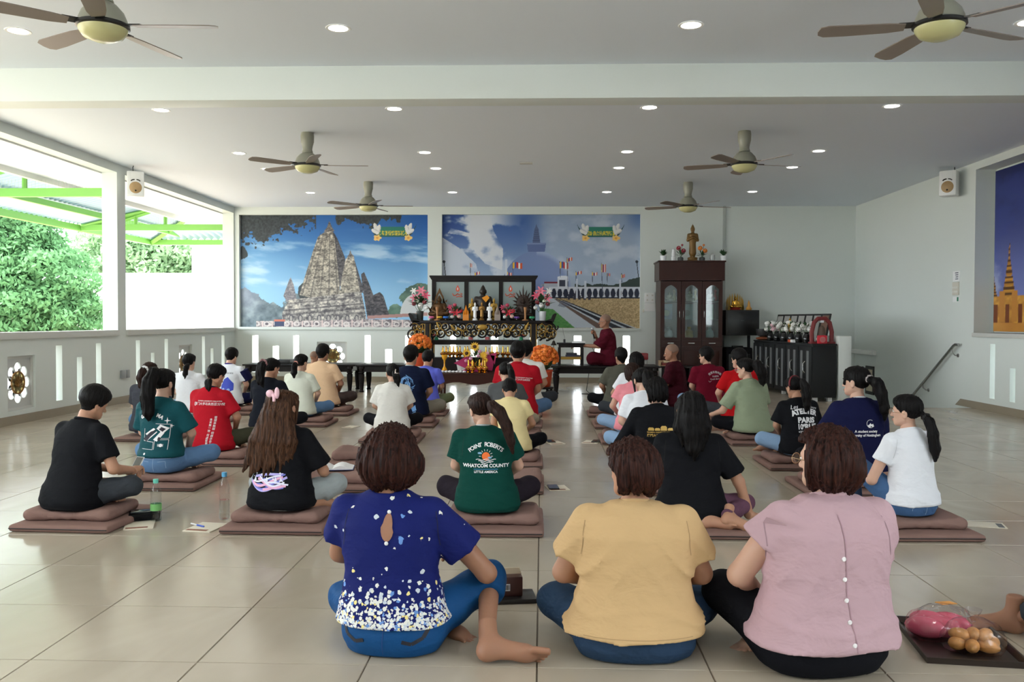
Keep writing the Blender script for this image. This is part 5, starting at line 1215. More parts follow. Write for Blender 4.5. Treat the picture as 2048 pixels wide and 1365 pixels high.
# ---- low console with boxes behind the seated monk, extinguisher
lc = thing('low_console', 'low black console with open shelf behind the kneeling monk', 'console', (2.50, 15.6, 0)); MB().rbox((-.45, -.2, .40), (.6, .2, .43), .004).build('top', M_dark, lc); MB().box((-.43, .16, 0), (.58, .18, .40)).build('back_board', M_dark, lc); MB().box((-.43, -.18, .14), (.58, .16, .16)).build('shelf', M_dark, lc)
for x in (-.43, .05, .53): MB().box((x, -.18, 0), (x + .05, .18, .40)).build('divider', M_dark, lc)
for k, x in enumerate((2.12, 2.30)): tag(MB().rbox((x, 15.45, .16), (x + .14, 15.65, .30), .01).build('white_cup', M_wht), 'white box standing in the low console shelf, %s the divider' % ('before' if k else 'far from'), 'box')
bx = thing('book_carton', 'open kraft carton holding a red-spined book on the console', 'carton', (2.22, 15.58, .43)); MB().box((-.17, -.13, 0), (.22, .13, .012)).build('bottom', mat('kraft_card', (178, 150, 116), .8), bx); MB().box((-.17, -.13, .012), (-.155, .13, .09)).build('flap', mat('kraft_card'), bx); MB().box((-.17, .115, .012), (.22, .13, .09)).build('flap', mat('kraft_card'), bx); MB().rbox((-.13, -.11, .012), (.20, .10, .055), .004).build('red_book', mat('red_cover', (130, 36, 30), .4), bx); MB().rbox((-.10, -.115, .056), (.18, .09, .085), .004).build('page_block', mat('pages', (214, 190, 160), .7), bx)
fe = thing('red_top_tin', 'small grey tin with a red lid by the wall beside the console', 'tin', (1.78, 15.9, 0)); MB().rbox((-.10, -.08, 0), (.10, .08, .52), .015).build('body', mat('grey_tin', (150, 150, 146), .35, metal=.5), fe); MB().rbox((-.11, -.09, .52), (.11, .09, .64), .02).build('lid', mat('red_lid', (150, 30, 36), .35), fe); MB().lathe([(.04, 0), (.04, .004)], 16, M=Matrix.Translation((0, -.082, .36)) @ Matrix.Rotation(PI / 2, 4, 'X')).build('label_print', M_wht, fe)
# ================================================================== PEOPLE: builder
TZ = np.array([-.02, .05, .12, .20, .30, .40, .48, .53, .565, .60])
TW = np.array([.150, .176, .178, .160, .145, .153, .163, .146, .100, .054])
TD = np.array([.120, .142, .140, .118, .102, .105, .104, .092, .074, .054])
def skin(tone):
    c = {'light': (206, 164, 142), 'mid': (184, 138, 112), 'tan': (160, 116, 92), 'monk': (158, 112, 88)}[tone]
    return mat('skin_' + tone, c, .5, spec=.35, sss=.12, var=.06, vscale=14)
def cloth(name, col, rough=.85, fine=.25, big=.35, sheen=.0):
    """woven cloth: fine weave relief plus soft creases"""
    if name in MATS: return MATS[name]
    m = mat(name, col, rough, spec=.1, sheen=sheen, var=.07, vscale=5)
    nt = m.node_tree; b = nt.nodes['Principled BSDF']; tc = nt.nodes.new('ShaderNodeTexCoord')
    n1 = nt.nodes.new('ShaderNodeTexNoise'); n1.inputs['Scale'].default_value = 260; n1.inputs['Detail'].default_value = 2
    mp = nt.nodes.new('ShaderNodeMapping'); mp.inputs['Scale'].default_value = (1.0, 1.0, 1.7); nt.links.new(tc.outputs['Object'], mp.inputs[0])
    n2 = nt.nodes.new('ShaderNodeTexNoise'); n2.inputs['Scale'].default_value = 7; n2.inputs['Detail'].default_value = 3; n2.inputs['Distortion'].default_value = .35
    nt.links.new(tc.outputs['Object'], n1.inputs['Vector']); nt.links.new(mp.outputs[0], n2.inputs['Vector'])
    b1 = nt.nodes.new('ShaderNodeBump'); b1.inputs['Strength'].default_value = fine; b1.inputs['Distance'].default_value = .002
    b2 = nt.nodes.new('ShaderNodeBump'); b2.inputs['Strength'].default_value = big; b2.inputs['Distance'].default_value = .04
    nt.links.new(n1.outputs['Fac'], b1.inputs['Height']); nt.links.new(n2.outputs['Fac'], b2.inputs['Height']); nt.links.new(b2.outputs[0], b1.inputs['Normal']); nt.links.new(b1.outputs[0], b.inputs['Normal'])
    return m
def hair_mat(name, col, tip=None):
    if name in MATS: return MATS[name]
    m = mat(name, col, .5, spec=.12)
    nt = m.node_tree; b = nt.nodes['Principled BSDF']; tc = nt.nodes.new('ShaderNodeTexCoord')
    mp = nt.nodes.new('ShaderNodeMapping'); mp.inputs['Scale'].default_value = (150, 150, 9); nt.links.new(tc.outputs['Object'], mp.inputs[0])
    n = nt.nodes.new('ShaderNodeTexNoise'); n.inputs['Scale'].default_value = 1.0; n.inputs['Detail'].default_value = 5; n.inputs['Distortion'].default_value = .4; nt.links.new(mp.outputs[0], n.inputs['Vector'])
    c = srgb(*col); r = nt.nodes.new('ShaderNodeValToRGB'); t = srgb(*(tip or tuple(min(255, int(x * 1.5 + 6)) for x in col)))
    r.color_ramp.elements[0].position = .36; r.color_ramp.elements[0].color = tuple(x * .6 for x in c[:3]) + (1,); r.color_ramp.elements[1].position = .72; r.color_ramp.elements[1].color = t
    nt.links.new(n.outputs['Fac'], r.inputs[0]); nt.links.new(r.outputs[0], b.inputs['Base Color'])
    bp = nt.nodes.new('ShaderNodeBump'); bp.inputs['Strength'].default_value = .7; bp.inputs['Distance'].default_value = .006; nt.links.new(n.outputs['Fac'], bp.inputs['Height']); nt.links.new(bp.outputs[0], b.inputs['Normal'])
    return m
def noise3(x, y, z, seed, n=5):
    r = np.random.default_rng(seed); o = 0
    for k in range(n):
        a = r.normal(size=3); p = r.random() * 6.28; o = o + np.sin(a[0] * x + a[1] * y + a[2] * z + p)
    return o / n
_cache = {}
def foot_vq(h=.006):
    if ('foot', h) in _cache: return _cache['foot', h]
    g = G((-.06, -.07, -.02), (.27, .07, .16), h)
    D = g.ell((.0, 0, .03), (.036, .031, .034)); D = smin(D, g.cone((.01, 0, .035), (.15, .006, .026), .032, .026), .025)
    D = smin(D, g.ell((.155, .004, .022), (.042, .044, .022)), .03); D = smin(D, g.cone((.012, 0, .06), (.005, 0, .15), .034, .034), .035); D = smin(D, g.cone((.04, 0, .062), (.14, .004, .035), .026, .018), .03)
    for k in range(5):
        y = -.034 + k * .0175; L = (.228, .232, .224, .214, .200)[k]; r = (.0145, .0095, .009, .0088, .0085)[k]
        D = smin(D, g.cone((.175, y * 1.0, .018), (L, y * 1.05 + .004, .013), r, r * .95), .006)
    _cache['foot', h] = nets(g, D); return _cache['foot', h]
def hand_vq(curl, h=.0045):
    k0 = ('hand', round(curl, 2), h)
    if k0 in _cache: return _cache[k0]
    g = G((-.04, -.06, -.12), (.20, .09, .05), h)
    D = g.box((.045, 0, 0), (.088, .078, .028), .013); D = smin(D, g.cone((-.03, 0, 0), (.02, 0, 0), .027, .026), .02)
    for i in range(4):
        y = -.030 + i * .020; L = (.058, .072, .077, .070)[i]; p = np.array([.086, y, 0.0]); a = 0.0
        for s_, f in ((.42, 1.0), (.33, 1.2), (.25, .9)):
            a -= curl * f; q = p + np.array([math.cos(a) * L * s_ * 1.2, (y * .06), math.sin(a) * L * s_ * 1.2]); D = smin(D, g.cone(p, q, .0092 - .0008 * (1 - s_), .0084), .005); p = q
    D = smin(D, g.cone((.015, .032, -.004), (.045, .056, -.014), .013, .0105), .012); D = smin(D, g.cone((.045, .056, -.014), (.078, .060 - .02 * curl, -.02 - .015 * curl), .0102, .0085), .006)
    _cache[k0] = nets(g, D); return _cache[k0]
def basis(o, x, zhint):
    x = Vector(x).normalized(); z = Vector(zhint); z = (z - x * z.dot(x)).normalized(); y = z.cross(x)
    return Matrix(((x.x, y.x, z.x, o[0]), (x.y, y.y, z.y, o[1]), (x.z, y.z, z.z, o[2]), (0, 0, 0, 1)))
def head_vq(h, fem=True):
    if ('head', h, fem) in _cache: return _cache['head', h, fem]
    g = G((-.11, -.12, -.07), (.11, .135, .255), h); j = .9 if fem else 1.0
    D = g.ell((0, -.006, .150), (.074, .091, .085)); D = smin(D, g.ell((0, .034, .098), (.061, .060, .082)), .03)
    D = smin(D, g.ell((0, .066, .034), (.030 * j, .026, .024)), .03)
    for s in (-1, 1): D = smin(D, g.cone((s * .054 * j, .008, .068), (s * .02, .066, .034), .018, .018), .025)
    D = smin(D, g.cone((0, -.014, -.06), (0, -.004, .06), .052 * (j + .02), .047 * (j + .02)), .025)
    D = smin(D, g.ell((0, .080, .134), (.047, .014, .012)), .018)
    for s in (-1, 1): D = smax(D, -g.ell((s * .031, .102, .117), (.017, .014, .010)), .010)
    D = smin(D, g.cone((0, .090, .118), (0, .110, .086), .008, .0125), .012)
    for s in (-1, 1): D = smin(D, g.ell((s * .012, .099, .083), (.009, .010, .008)), .006)
    D = smin(D, g.ell((0, .0925, .0575), (.022, .0105, .0058)), .006); D = smin(D, g.ell((0, .0915, .0475), (.019, .0105, .0066)), .006)
    for s in (-1, 1):
        e = smax(g.ell((s * .079, .002, .104), (.009, .021, .033)), -g.ell((s * .090, .006, .106), (.009, .012, .020)), .005); D = smin(D, e, .008)
    _cache['head', h, fem] = nets(g, D); return _cache['head', h, fem]

def torso_field(g, zt, w, d, cx, cy, p=2.4, z0=0.0, z1=.6):
    z = np.clip(g.z[0, 0], zt[0], zt[-1]); W = np.interp(z, zt, w)[None, None, :].astype(np.float32); Dp = np.interp(z, zt, d)[None, None, :].astype(np.float32)
    X = np.abs((g.x - np.interp(z, zt, cx)[None, None, :]) / W); Y = np.abs((g.y - np.interp(z, zt, cy)[None, None, :]) / Dp)
    r = (X ** p + Y ** p) ** (1 / p)
    D = (r - 1) * np.minimum(W, Dp) * (.55 + .45 * W / np.maximum(Dp, 1e-3)).clip(.8, 1.3)
    return np.maximum(np.maximum(D, z0 - g.z), g.z - z1).astype(np.float32)

PEOPLE = {}
def person(key, label, x, y, top=None, s=None, rz=0.0, seat=.10, bw=1.0, tone='mid', lean=.07, side=None, head=(0, 0, 0), fem=True, h=.013,
           hair='short', hcol='black', hair_pts=None, shirt=None, pants=None, arms=None, legs=None, feet=True, group='people seated for the talk', grey=False, eyes=False, glasses=None, z_extra=0.0, sm=1.0):
    """x,y: pelvis on the floor plan; rz: degrees to the left of straight ahead; top: head-top sight point used to find size and lean"""
    a = math.radians(rz); sd = 0.0 if side is None else side
    hy, hp, hr = [math.radians(q) for q in head]
    Htop = .615 + .245 * math.cos(hp) - .02 * abs(math.sin(hr)) - .25 * lean ** 2
    if top is not None:
        s = s or .9
        for _ in range(4):
            yh = y + ((lean + .02 + .10 * math.sin(max(0, -hp))) * s) * math.cos(a); p = ony(top[0], top[1], yh)
            s = float(np.clip((p[2] - seat) / Htop, .74, 1.04))
        if side is None:
            dx = p[0] - (x - (lean + .02) * s * math.sin(a)); x += dx * .55; sd = float(np.clip(.45 * dx / s * math.cos(a), -.12, .12))
    t = thing('person', label, 'person', (x, y, seat), a, group); t.scale = (s * sm,) * 3
    PEOPLE[key] = dict(root=t, x=x, y=y, s=s)
    f = lambda z: float(np.clip(z / .58, 0, 1.3))
    CX = lambda z: sd * f(z) ** 1.3; CY = lambda z: -.02 + lean * f(z) ** 1.7
    cx = np.array([CX(z) for z in TZ]); cy = np.array([CY(z) for z in TZ])
    W = TW * bw; Dp = TD * (.5 + .5 * bw)
    shw = .163 * (.6 + .4 * bw) * (1.0 if fem else 1.08)
    A = {}
    for k, sg in (('L', -1), ('R', 1)):
        sh = np.array([sg * shw + CX(.53), CY(.53) - .005, .528])
        e = np.array([sg * (.225 + .03 * (bw - 1)) + CX(.3) * .6, CY(.3) + .075, .315]); w_ = np.array([sg * .085, .245, .165])
        hd = None
        if arms and k in arms:
            q = arms[k]; e = np.array(q[0], float); w_ = np.array(q[1], float); hd = q[2] if len(q) > 2 else None
        A[k] = (sh, e, w_, hd)
    Lg = {}
    for k, sg in (('L', -1), ('R', 1)):
        hip = np.array([sg * .085 * bw, .01, .088]); kn = np.array([sg * .315, .215, .135]); an = np.array([-sg * .03, .315 if sg < 0 else .27, .055]); ft = (np.array([-sg * .8, -.35, -.05]), np.array([0, .25, 1.0]))
        if legs and k in legs:
            q = legs[k]; kn = np.array(q[0], float); an = np.array(q[1], float)
            if len(q) > 2: ft = (np.array(q[2], float), np.array(q[3], float))
        Lg[k] = (hip, kn, an, ft)
    ar = .5 + .5 * bw
    # ---- body
    pts = np.array([q for v in A.values() for q in v[:3]] + [q for v in Lg.values() for q in v[:3]]); lo = np.minimum(pts.min(0) - .09, [-.22, -.2, -.01]); hi = np.maximum(pts.max(0) + .09, [.22, .2, .70])
    g = G(lo, hi, h)
    D = torso_field(g, TZ, W * .94, Dp * .92, cx, cy, z0=.01, z1=.60)
    nk = np.array([CX(.58), CY(.58), .57])
    for v in A.values():
        sh, e, w_, _ = v
        D = smin(D, g.cone(nk + [0, -.01, .01], sh + [0, 0, -.012], .042, .046), .03); D = smin(D, g.cone(sh, e, .047 * ar, .037 * ar), .03); D = smin(D, g.cone(e, w_, .037 * ar, .025), .015)
    D = smin(D, g.cone(nk - [0, 0, .02], nk + [0, .012, .075], .05, .048), .03)
    for v in Lg.values():
        hip, kn, an, _ = v
        D = smin(D, g.cone(hip, kn, .078 * ar, .05), .03); D = smin(D, g.cone(kn, an, .047, .03), .02)
    parts = [nets(g, D)]
    HM = Matrix.Translation((CX(.6), CY(.6) + .012, .615)) @ Matrix.Rotation(hy, 4, 'Z') @ Matrix.Rotation(hr, 4, 'Y') @ Matrix.Rotation(-hp, 4, 'X') if False else \
        Matrix.Translation((CX(.6), CY(.6) + .012, .615)) @ Matrix.Rotation(hy, 4, 'Z') @ Matrix.Rotation(hp, 4, 'X') @ Matrix.Rotation(hr, 4, 'Y')
    V, Q = head_vq(max(.0055, h * .5), fem); parts.append((xf(HM, V), Q))
    for k, v in A.items():
        sh, e, w_, hd = v; dr = w_ - e; dr = dr / np.linalg.norm(dr); cu = .45 if hd is None else hd.get('curl', .45)
        dirv = dr if hd is None or 'dir' not in hd else np.array(hd['dir'], float); up = np.array([0, 0, 1.0]) if hd is None or 'up' not in hd else np.array(hd['up'], float)
        M = basis(w_, dirv, up); V, Q = hand_vq(cu); V = V.copy()
        if k == 'R': pass
        else: V[:, 1] *= -1; Q = Q[:, ::-1]
        parts.append((xf(M, V), Q))
    if feet:
        for k, v in Lg.items():
            V, Q = foot_vq(); V = V.copy()
            V[:, 2] -= .06
            if k == 'L': V[:, 1] *= -1; Q = Q[:, ::-1]
            parts.append((xf(basis(v[2], v[3][0], v[3][1]), V), Q))
    V, Q = join_vq(parts); body = link_mesh('body', raw_mesh('body', V, Q), skin(tone), t)
    # ---- shirt
    sp = dict(mat=None, sleeve=.62, hem=.035, loose=.016, hemloose=.02, folds=1.0, long=False, neck=.0, sr=.066, collar=True, tuck=False); sp.update(shirt or {})
    if sp['mat'] is not None:
        lw = W + sp['loose'] + sp['hemloose'] * np.clip((.22 - TZ) / .2, 0, 1); ld = Dp + sp['loose'] * .9 + sp['hemloose'] * np.clip((.22 - TZ) / .2, 0, 1)
        ap = np.array([q for v in A.values() for q in v[:3]]); lo = np.minimum(ap.min(0) - .1, [-.30 * bw, -.25, sp['hem'] - .03]); hi = np.maximum(ap.max(0) + .1, [.30 * bw, .28, .66]); hi[2] = .66
        g = G(lo, hi, h * .85)
        D = torso_field(g, TZ, lw, ld, cx, cy, z0=sp['hem'], z1=.598)
        for k, v in A.items():
            sh, e, w_, _ = v; fr = sp['sleeve']; en = sh + (e - sh) * min(fr, 1.0)
            D = smin(D, g.cone(nk + [0, -.012, .0], sh + [0, 0, -.006], .055, .052), .04)
            if fr > 0:
                sl = g.cone(sh + [0, 0, -.004], en + (e - sh) * .1, .060 * ar, sp['sr'] * ar); dv = (e - sh) / np.linalg.norm(e - sh)
                if sp['long']:
                    sl = smin(g.cone(sh, e, .062 * ar, .056 * ar), g.cone(e, w_, .054 * ar, .04), .02)
                else: sl = smax(sl, g.plane(en, dv), .008)
                D = smin(D, sl, .028)
        # creases
        if sp['folds']:
            ph = khash(key) % 100; q = sp['folds']
            wz = np.exp(-((g.z - .13) / .10) ** 2); D = D - q * .0085 * wz * (1 - np.abs(np.sin(g.z * 31 + 1.3 * np.sin(g.x * 9 + ph) + 1.2 * g.x * 4 + np.sin(g.y * 10 + ph)))) ** 2.2
            wa = np.exp(-((g.z - .36) / .10) ** 2) * np.clip(np.abs(g.x) / .14, 0, 1); D = D - q * .0070 * wa * (1 - np.abs(np.sin((g.z * .8 + np.abs(g.x)) * 26 + .8 * np.sin(g.y * 14 + ph)))) ** 2.5
            D = D + q * .0025 * noise3(g.x * 22, g.y * 22, g.z * 11, ph)
        D = np.maximum(D, sp['hem'] - g.z + .004 * np.sin(g.x * 22))
        nkc = nk + [0, .02 + sp['neck'], .045]; D = smax(D, -(g.ell(nkc, (.062, .066, .045))), .008)
        V, Q = nets(g, D, 1); so = link_mesh('shirt', raw_mesh('shirt', V, Q), sp['mat'], t); PEOPLE[key]['shirt'] = so; PEOPLE[key]['bvh'] = BVHTree.FromPolygons(V.tolist(), Q.tolist())
        if sp['collar']:
            n = 20; cp = [(nk[0] + .056 * math.cos(q * 2 * PI / n), nk[1] + .004 + .060 * math.sin(q * 2 * PI / n), nk[2] + .034 - .016 * math.sin(q * 2 * PI / n)) for q in range(n)]
            MB().tube(cp, .0085 if sp['collar'] is True else .014, 6, closed=True).build('collar', sp.get('cmat') or sp['mat'], so)
    # ---- trousers
    pp = dict(mat=None, full=1.0, infl=.014, top=.20); pp.update(pants or {})
    if pp['mat'] is not None:
        fl = pp['infl']; ap = np.array([q for v in Lg.values() for q in v[:3]]); lo = np.minimum(ap.min(0) - .12, [-.24 * bw, -.22, -.02]); hi = np.maximum(ap.max(0) + .12, [.24 * bw, .2, pp['top'] + .04])
        g = G(lo, hi, h * .95)
        D = torso_field(g, TZ, W - .004, Dp - .004, cx, cy, z0=.0, z1=pp['top']); D = smin(D, g.ell((0, -.02, .082), (.178 * (.35 + .65 * bw), .142 * ar, .082)), .03)
        for k, v in Lg.items():
            hip, kn, an, _ = v
            D = smin(D, g.cone(hip, kn, .086 * ar + fl * .5, .056 + fl), .035)
            full = pp['full'] if not isinstance(pp['full'], dict) else pp['full'][k]
            en = kn + (an - kn) * full; sh_ = g.cone(kn, kn + (an - kn) * min(1.05, full + .1), .054 + fl, .054 + fl - (.018 * full))
            dv = (an - kn) / np.linalg.norm(an - kn); sh_ = smax(sh_, g.plane(en, dv), .008); D = smin(D, sh_, .02)
        ph = khash(key) % 77; D = D + .003 * np.sin(g.x * 40 + g.y * 30 + 2 * np.sin(g.z * 20 + ph)) * np.clip((np.abs(g.x) - .08) * 8, 0, 1)
        D = smax(D, .004 - g.z, .01)
        V, Q = nets(g, D, 1); po = link_mesh('trousers', raw_mesh('trousers', V, Q), pp['mat'], t); PEOPLE[key]['pants'] = po; PEOPLE[key]['pbvh'] = BVHTree.FromPolygons(V.tolist(), Q.tolist())
    # ---- hair (head frame)
    hm = {'black': hair_mat('black_hair', (11, 10, 11), (26, 23, 23)), 'brown': hair_mat('brown_hair', (36, 23, 19)), 'redbrown': hair_mat('red_brown_hair', (34, 20, 18), (72, 40, 32)), 'auburn': hair_mat('auburn_hair', (46, 29, 21), (98, 66, 46)), 'stubble': mat('shaved_scalp', (128, 100, 84), .6)}[hcol]
    ho = build_hair(key, hair, hair_pts, HM, h, hm, t)
    PEOPLE[key]['HM'] = HM; PEOPLE[key]['hair'] = ho
    if eyes:
        for sg in (-1, 1):
            M_e = HM @ Matrix.Translation((sg * .031, .0835, .117)); MB().ell((0, 0, 0), (.0125, .010, .0085), 10, 8, None).mesh('eye')
            eo = link_mesh('eye', MB().ell((0, 0, 0), (.0125, .0105, .0080), 10, 8).mesh('eye'), mat('eye_white', (226, 222, 216), .2), t); eo.matrix_local = M_e
            link_mesh('iris', MB().ell((0, .0075, 0), (.0055, .004, .0055), 8, 6).mesh('iris'), mat('dark_iris', (24, 18, 16), .2), eo)
            br = MB().tube([(sg * .014, .101, .137), (sg * .031, .101, .142), (sg * .050, .088, .137)], [.0022, .003, .0015], 5).build('eyebrow', hair_mat('black_hair', (11, 10, 11), (26, 23, 23)), t); br.matrix_local = HM
        lp = MB(); lp.tube([(-.019, .0965, .0525), (-.008, .1025, .0548), (0, .1035, .0535), (.008, .1025, .0548), (.019, .0965, .0525)], [.001, .0042, .004, .0042, .001], 6); lp.tube([(-.016, .097, .0505), (0, .1025, .0465), (.016, .097, .0505)], [.001, .005, .001], 6)
        lo_ = lp.build('lips', mat('lip_rose', (176, 100, 94), .4), t); lo_.matrix_local = HM
    if glasses:
        gm = mat('glasses_' + glasses, {'gold': (206, 176, 140), 'black': (24, 24, 26), 'silver': (190, 194, 198)}[glasses], .25, metal=.8 if glasses != 'black' else 0)
        gg = bpy.data.objects.new('glasses', None); COL.objects.link(gg); gg.parent = t; gg.matrix_local = HM
        for sg in (-1, 1):
            rim = [(sg * .034 + .026 * math.cos(q * PI / 8), .112, .114 + .020 * math.sin(q * PI / 8)) for q in range(16)]; MB().tube(rim, .0016, 5, closed=True).build('rim', gm, gg)
            MB().tube([(sg * .060, .112, .120), (sg * .078, .085, .120), (sg * .083, .01, .116), (sg * .082, -.01, .10)], .0016, 5).build('temple_arm', gm, gg)
            MB().lathe([(.0001, 0), (.025, 0), (.025, .0006)], 16, M=Matrix.Translation((sg * .034, .112, .114)) @ Matrix.Rotation(PI / 2, 4, 'X'), sy=.78).build('lens', glass_mat('lens_glass', (.95, .97, .97), .02, .83), gg)
        MB().tube([(-.008, .112, .118), (0, .114, .121), (.008, .112, .118)], .0016, 5).build('bridge', gm, gg)
    return t

def build_hair(key, style, hp, HM, h, hm, t):
    hp = hp or {}; hh = min(h * .62, .0085); ph = (khash(key) % 50) + .5
    IM = HM.inverted(); L = lambda p: np.array(IM @ Vector(p))
    if style == 'shaved':
        g = G((-.10, -.12, .06), (.10, .12, .26), hh); D = g.ell((0, -.006, .150), (.0755, .0925, .0865)); D = smax(D, g.plane((0, .055, .175), (0, .75, -.65)), .01); D = np.maximum(D, .10 - g.z - .3 * (g.y + .02))
        V, Q = nets(g, D); o = link_mesh('scalp_stubble', raw_mesh('hair', V, Q), hm, t); o.matrix_local = HM; return o
    chains = [([L(p) for p in c[0]], c[1]) for c in hp.get('chains', [])]
    allp = [p for c in chains for p in c[0]]; rmax = max([max(c[1]) for c in chains], default=0)
    lo = np.array([-.14, -.15, -.05]); hi = np.array([.14, .13, .27])
    if allp: lo = np.minimum(lo, np.min(allp, 0) - rmax - .02); hi = np.maximum(hi, np.max(allp, 0) + rmax + .02)
    g = G(lo, hi, hh); th = np.arctan2(g.x, -(g.y + .005)); vol = hp.get('vol', 0.0)
    strand = .0022 * np.sin(th * 23 + ph + 6 * g.z) + .0022 * np.sin(th * 37 - ph * 2 + 9 * g.z + 2 * np.sin(g.z * 25)) + .0016 * np.sin(th * 61 + 3 * ph)
    cap = g.ell((0, -.008, .152 + vol * .3), (.083 + vol, .101 + vol, .092 + vol))
    if style == 'short':
        sk = smin(g.ell((0, -.006, .150), (.074, .091, .085)), g.cone((0, -.014, -.06), (0, -.004, .06), .052, .047), .025); sk = smin(sk, g.ell((0, .034, .098), (.061, .060, .082)), .03)
        D = sk - (.0025 + .013 * np.clip((g.z - .03) / .09, 0, 1) ** .8 + vol * np.clip((g.z - .10) / .08, 0, 1)); D = smin(D, g.ell((0, .01, .205), (.066 + vol, .080, .044)), .03); D = smin(D, g.ell((0, .066, .190), (.056, .034, .028)), .02)
        D = D + .003 * noise3(g.x * 120, g.y * 90, g.z * 60, int(ph)) + strand * .6
        low = hp.get('nape', .045) - .015; zc = np.interp(g.y, [-.12, -.045, -.022, .0, .03, .055, .09], [low, low + .004, .055, .098, .100, .135, .168])
        D = smax(D, zc - g.z + .003 * np.sin(th * 30), .006)
    elif style == 'bob':
        vv = hp.get('bob', 1.0); D = smin(cap, g.ell((0, -.016, .105), (.103 * vv, .107 * vv, .122)), .03); D = smin(D, g.ell((0, .055, .185), (.066, .045, .04)), .03)
        D = D + strand * 1.8 + .008 * np.sin(th * 5 + 14 * g.z + ph) * np.clip((.16 - g.z) / .1, 0, 1) + .006 * noise3(g.x * 45, g.y * 45, g.z * 24, int(ph))
        bot = hp.get('bottom', .0); D = smax(D, bot - g.z + .012 * np.sin(th * 9 + ph) + .009 * np.sin(th * 21 + ph) + .006 * np.sin(th * 47) + .05 * np.clip(g.y, -.1, .1), .012)
        D = smax(D, -np.maximum(.042 - g.y - hp.get('face', 0), g.z - .168 - .15 * np.abs(g.x)), .012)
        if hp.get('ear'):
            D = smax(D, -g.ell((hp['ear'] * .112, .062, .072), (.060, .078, .066)), .012)
    else:       # tied back or long: snug cap plus chains
        D = smin(cap, g.ell((0, .045, .19), (.068, .05, .04)), .03); D = D + strand * 1.1
        lo_n = hp.get('nape', .015); zc = np.interp(g.y, [-.12, -.03, -.005, .025, .055, .09], [min(lo_n, .04), min(lo_n, .04) + .01, .075, .105, .135, .170]); D = smax(D, zc - g.z, .008)
        if hp.get('curtain'):       # hair falling beside the face
            for sg in (-1, 1): D = smin(D, g.cone((sg * .078, .035, .16), (sg * .082, .03, .0), .018, .010), .02)
        for pts, rs in chains:
            c = g.chain(pts, rs, .012); D = smin(D, c + strand * 1.5 + .004 * noise3(g.x * 110, g.y * 110, g.z * 9, int(ph) + 3), .02)
    V, Q = nets(g, D, 1); o = link_mesh('hair', raw_mesh('hair', V, Q), hm, t); o.matrix_local = HM
    return o

# ---- flat prints laid on cloth
def text2d(body, size=1.0, shear=0.0, bold=0.0, align='CENTER'):
    c = bpy.data.curves.new('print_text', 'FONT'); c.body = body; c.size = size; c.align_x = align; c.shear = shear; c.offset = bold; c.resolution_u = 3
    o = bpy.data.objects.new('print_text', c); COL.objects.link(o); dg = bpy.context.evaluated_depsgraph_get(); dg.update()
    me = bpy.data.meshes.new_from_object(o.evaluated_get(dg)); V = [tuple(v.co[:2]) for v in me.vertices]; Fc = [list(p.vertices) for p in me.polygons]
    bpy.data.objects.remove(o); bpy.data.curves.remove(c); bpy.data.meshes.remove(me); return V, Fc
def place2d(vf, x=0, z=0, rot=0, sx=1.0, sz=1.0):
    c, s = math.cos(rot), math.sin(rot); return [(x + (a * sx) * c - (b * sz) * s, z + (a * sx) * s + (b * sz) * c) for a, b in vf[0]], vf[1]
def arc_text(body, size, R, x, z, spread, bold=.0):
    """letters along an arc that bulges upward; spread: half-angle"""
    out = []; n = len(body)
    for i, ch in enumerate(body):
        if ch == ' ': continue
        a = -spread + 2 * spread * i / (n - 1); out.append(place2d(text2d(ch, size, 0, bold), x + R * math.sin(a), z - R + R * math.cos(a), -a))
    return out
def poly2d(p): return (list(p), [list(range(len(p)))])
def line2d(pts, w):
    V, Fc = [], []
    for (a, b), (c, d) in zip(pts[:-1], pts[1:]):
        L = math.hypot(c - a, d - b) or 1; nx, nz = -(d - b) / L * w / 2, (c - a) / L * w / 2; o = len(V); V += [(a + nx, b + nz), (c + nx, d + nz), (c - nx, d - nz), (a - nx, b - nz)]; Fc.append([o, o + 1, o + 2, o + 3])
    return V, Fc
def disc2d(x, z, r, n=20, rz=None): return poly2d([(x + r * math.cos(2 * PI * k / n), z + (rz or r) * math.sin(2 * PI * k / n)) for k in range(n)])
def decal(key, shapes, material, name='print', target='shirt', off=.0028, dens=.03):
    P = PEOPLE[key]; bvh = P['bvh' if target == 'shirt' else 'pbvh']; par = P['shirt' if target == 'shirt' else 'pants']
    bm = bmesh.new()
    for V, Fc in shapes:
        vs_ = [bm.verts.new((a, 0, b)) for a, b in V]
        for q in Fc:
            try: bm.faces.new([vs_[i] for i in q])
            except ValueError: pass
    bmesh.ops.triangulate(bm, faces=bm.faces[:])
    for _ in range(4):
        ed = [e for e in bm.edges if e.calc_length() > dens]
        if not ed: break
        bmesh.ops.subdivide_edges(bm, edges=ed, cuts=1); bmesh.ops.triangulate(bm, faces=[f for f in bm.faces if len(f.verts) > 3])
    last = -.15
    for v in bm.verts:
        hit = bvh.ray_cast(Vector((v.co.x, -1.2, v.co.z)), Vector((0, 1, 0)))
        if hit[0] is not None: v.co.y = hit[0].y - off
        else: v.co.y = last
        last = v.co.y
    me = bpy.data.meshes.new(name); bm.to_mesh(me); bm.free()
    return link_mesh(name, me, material, par)
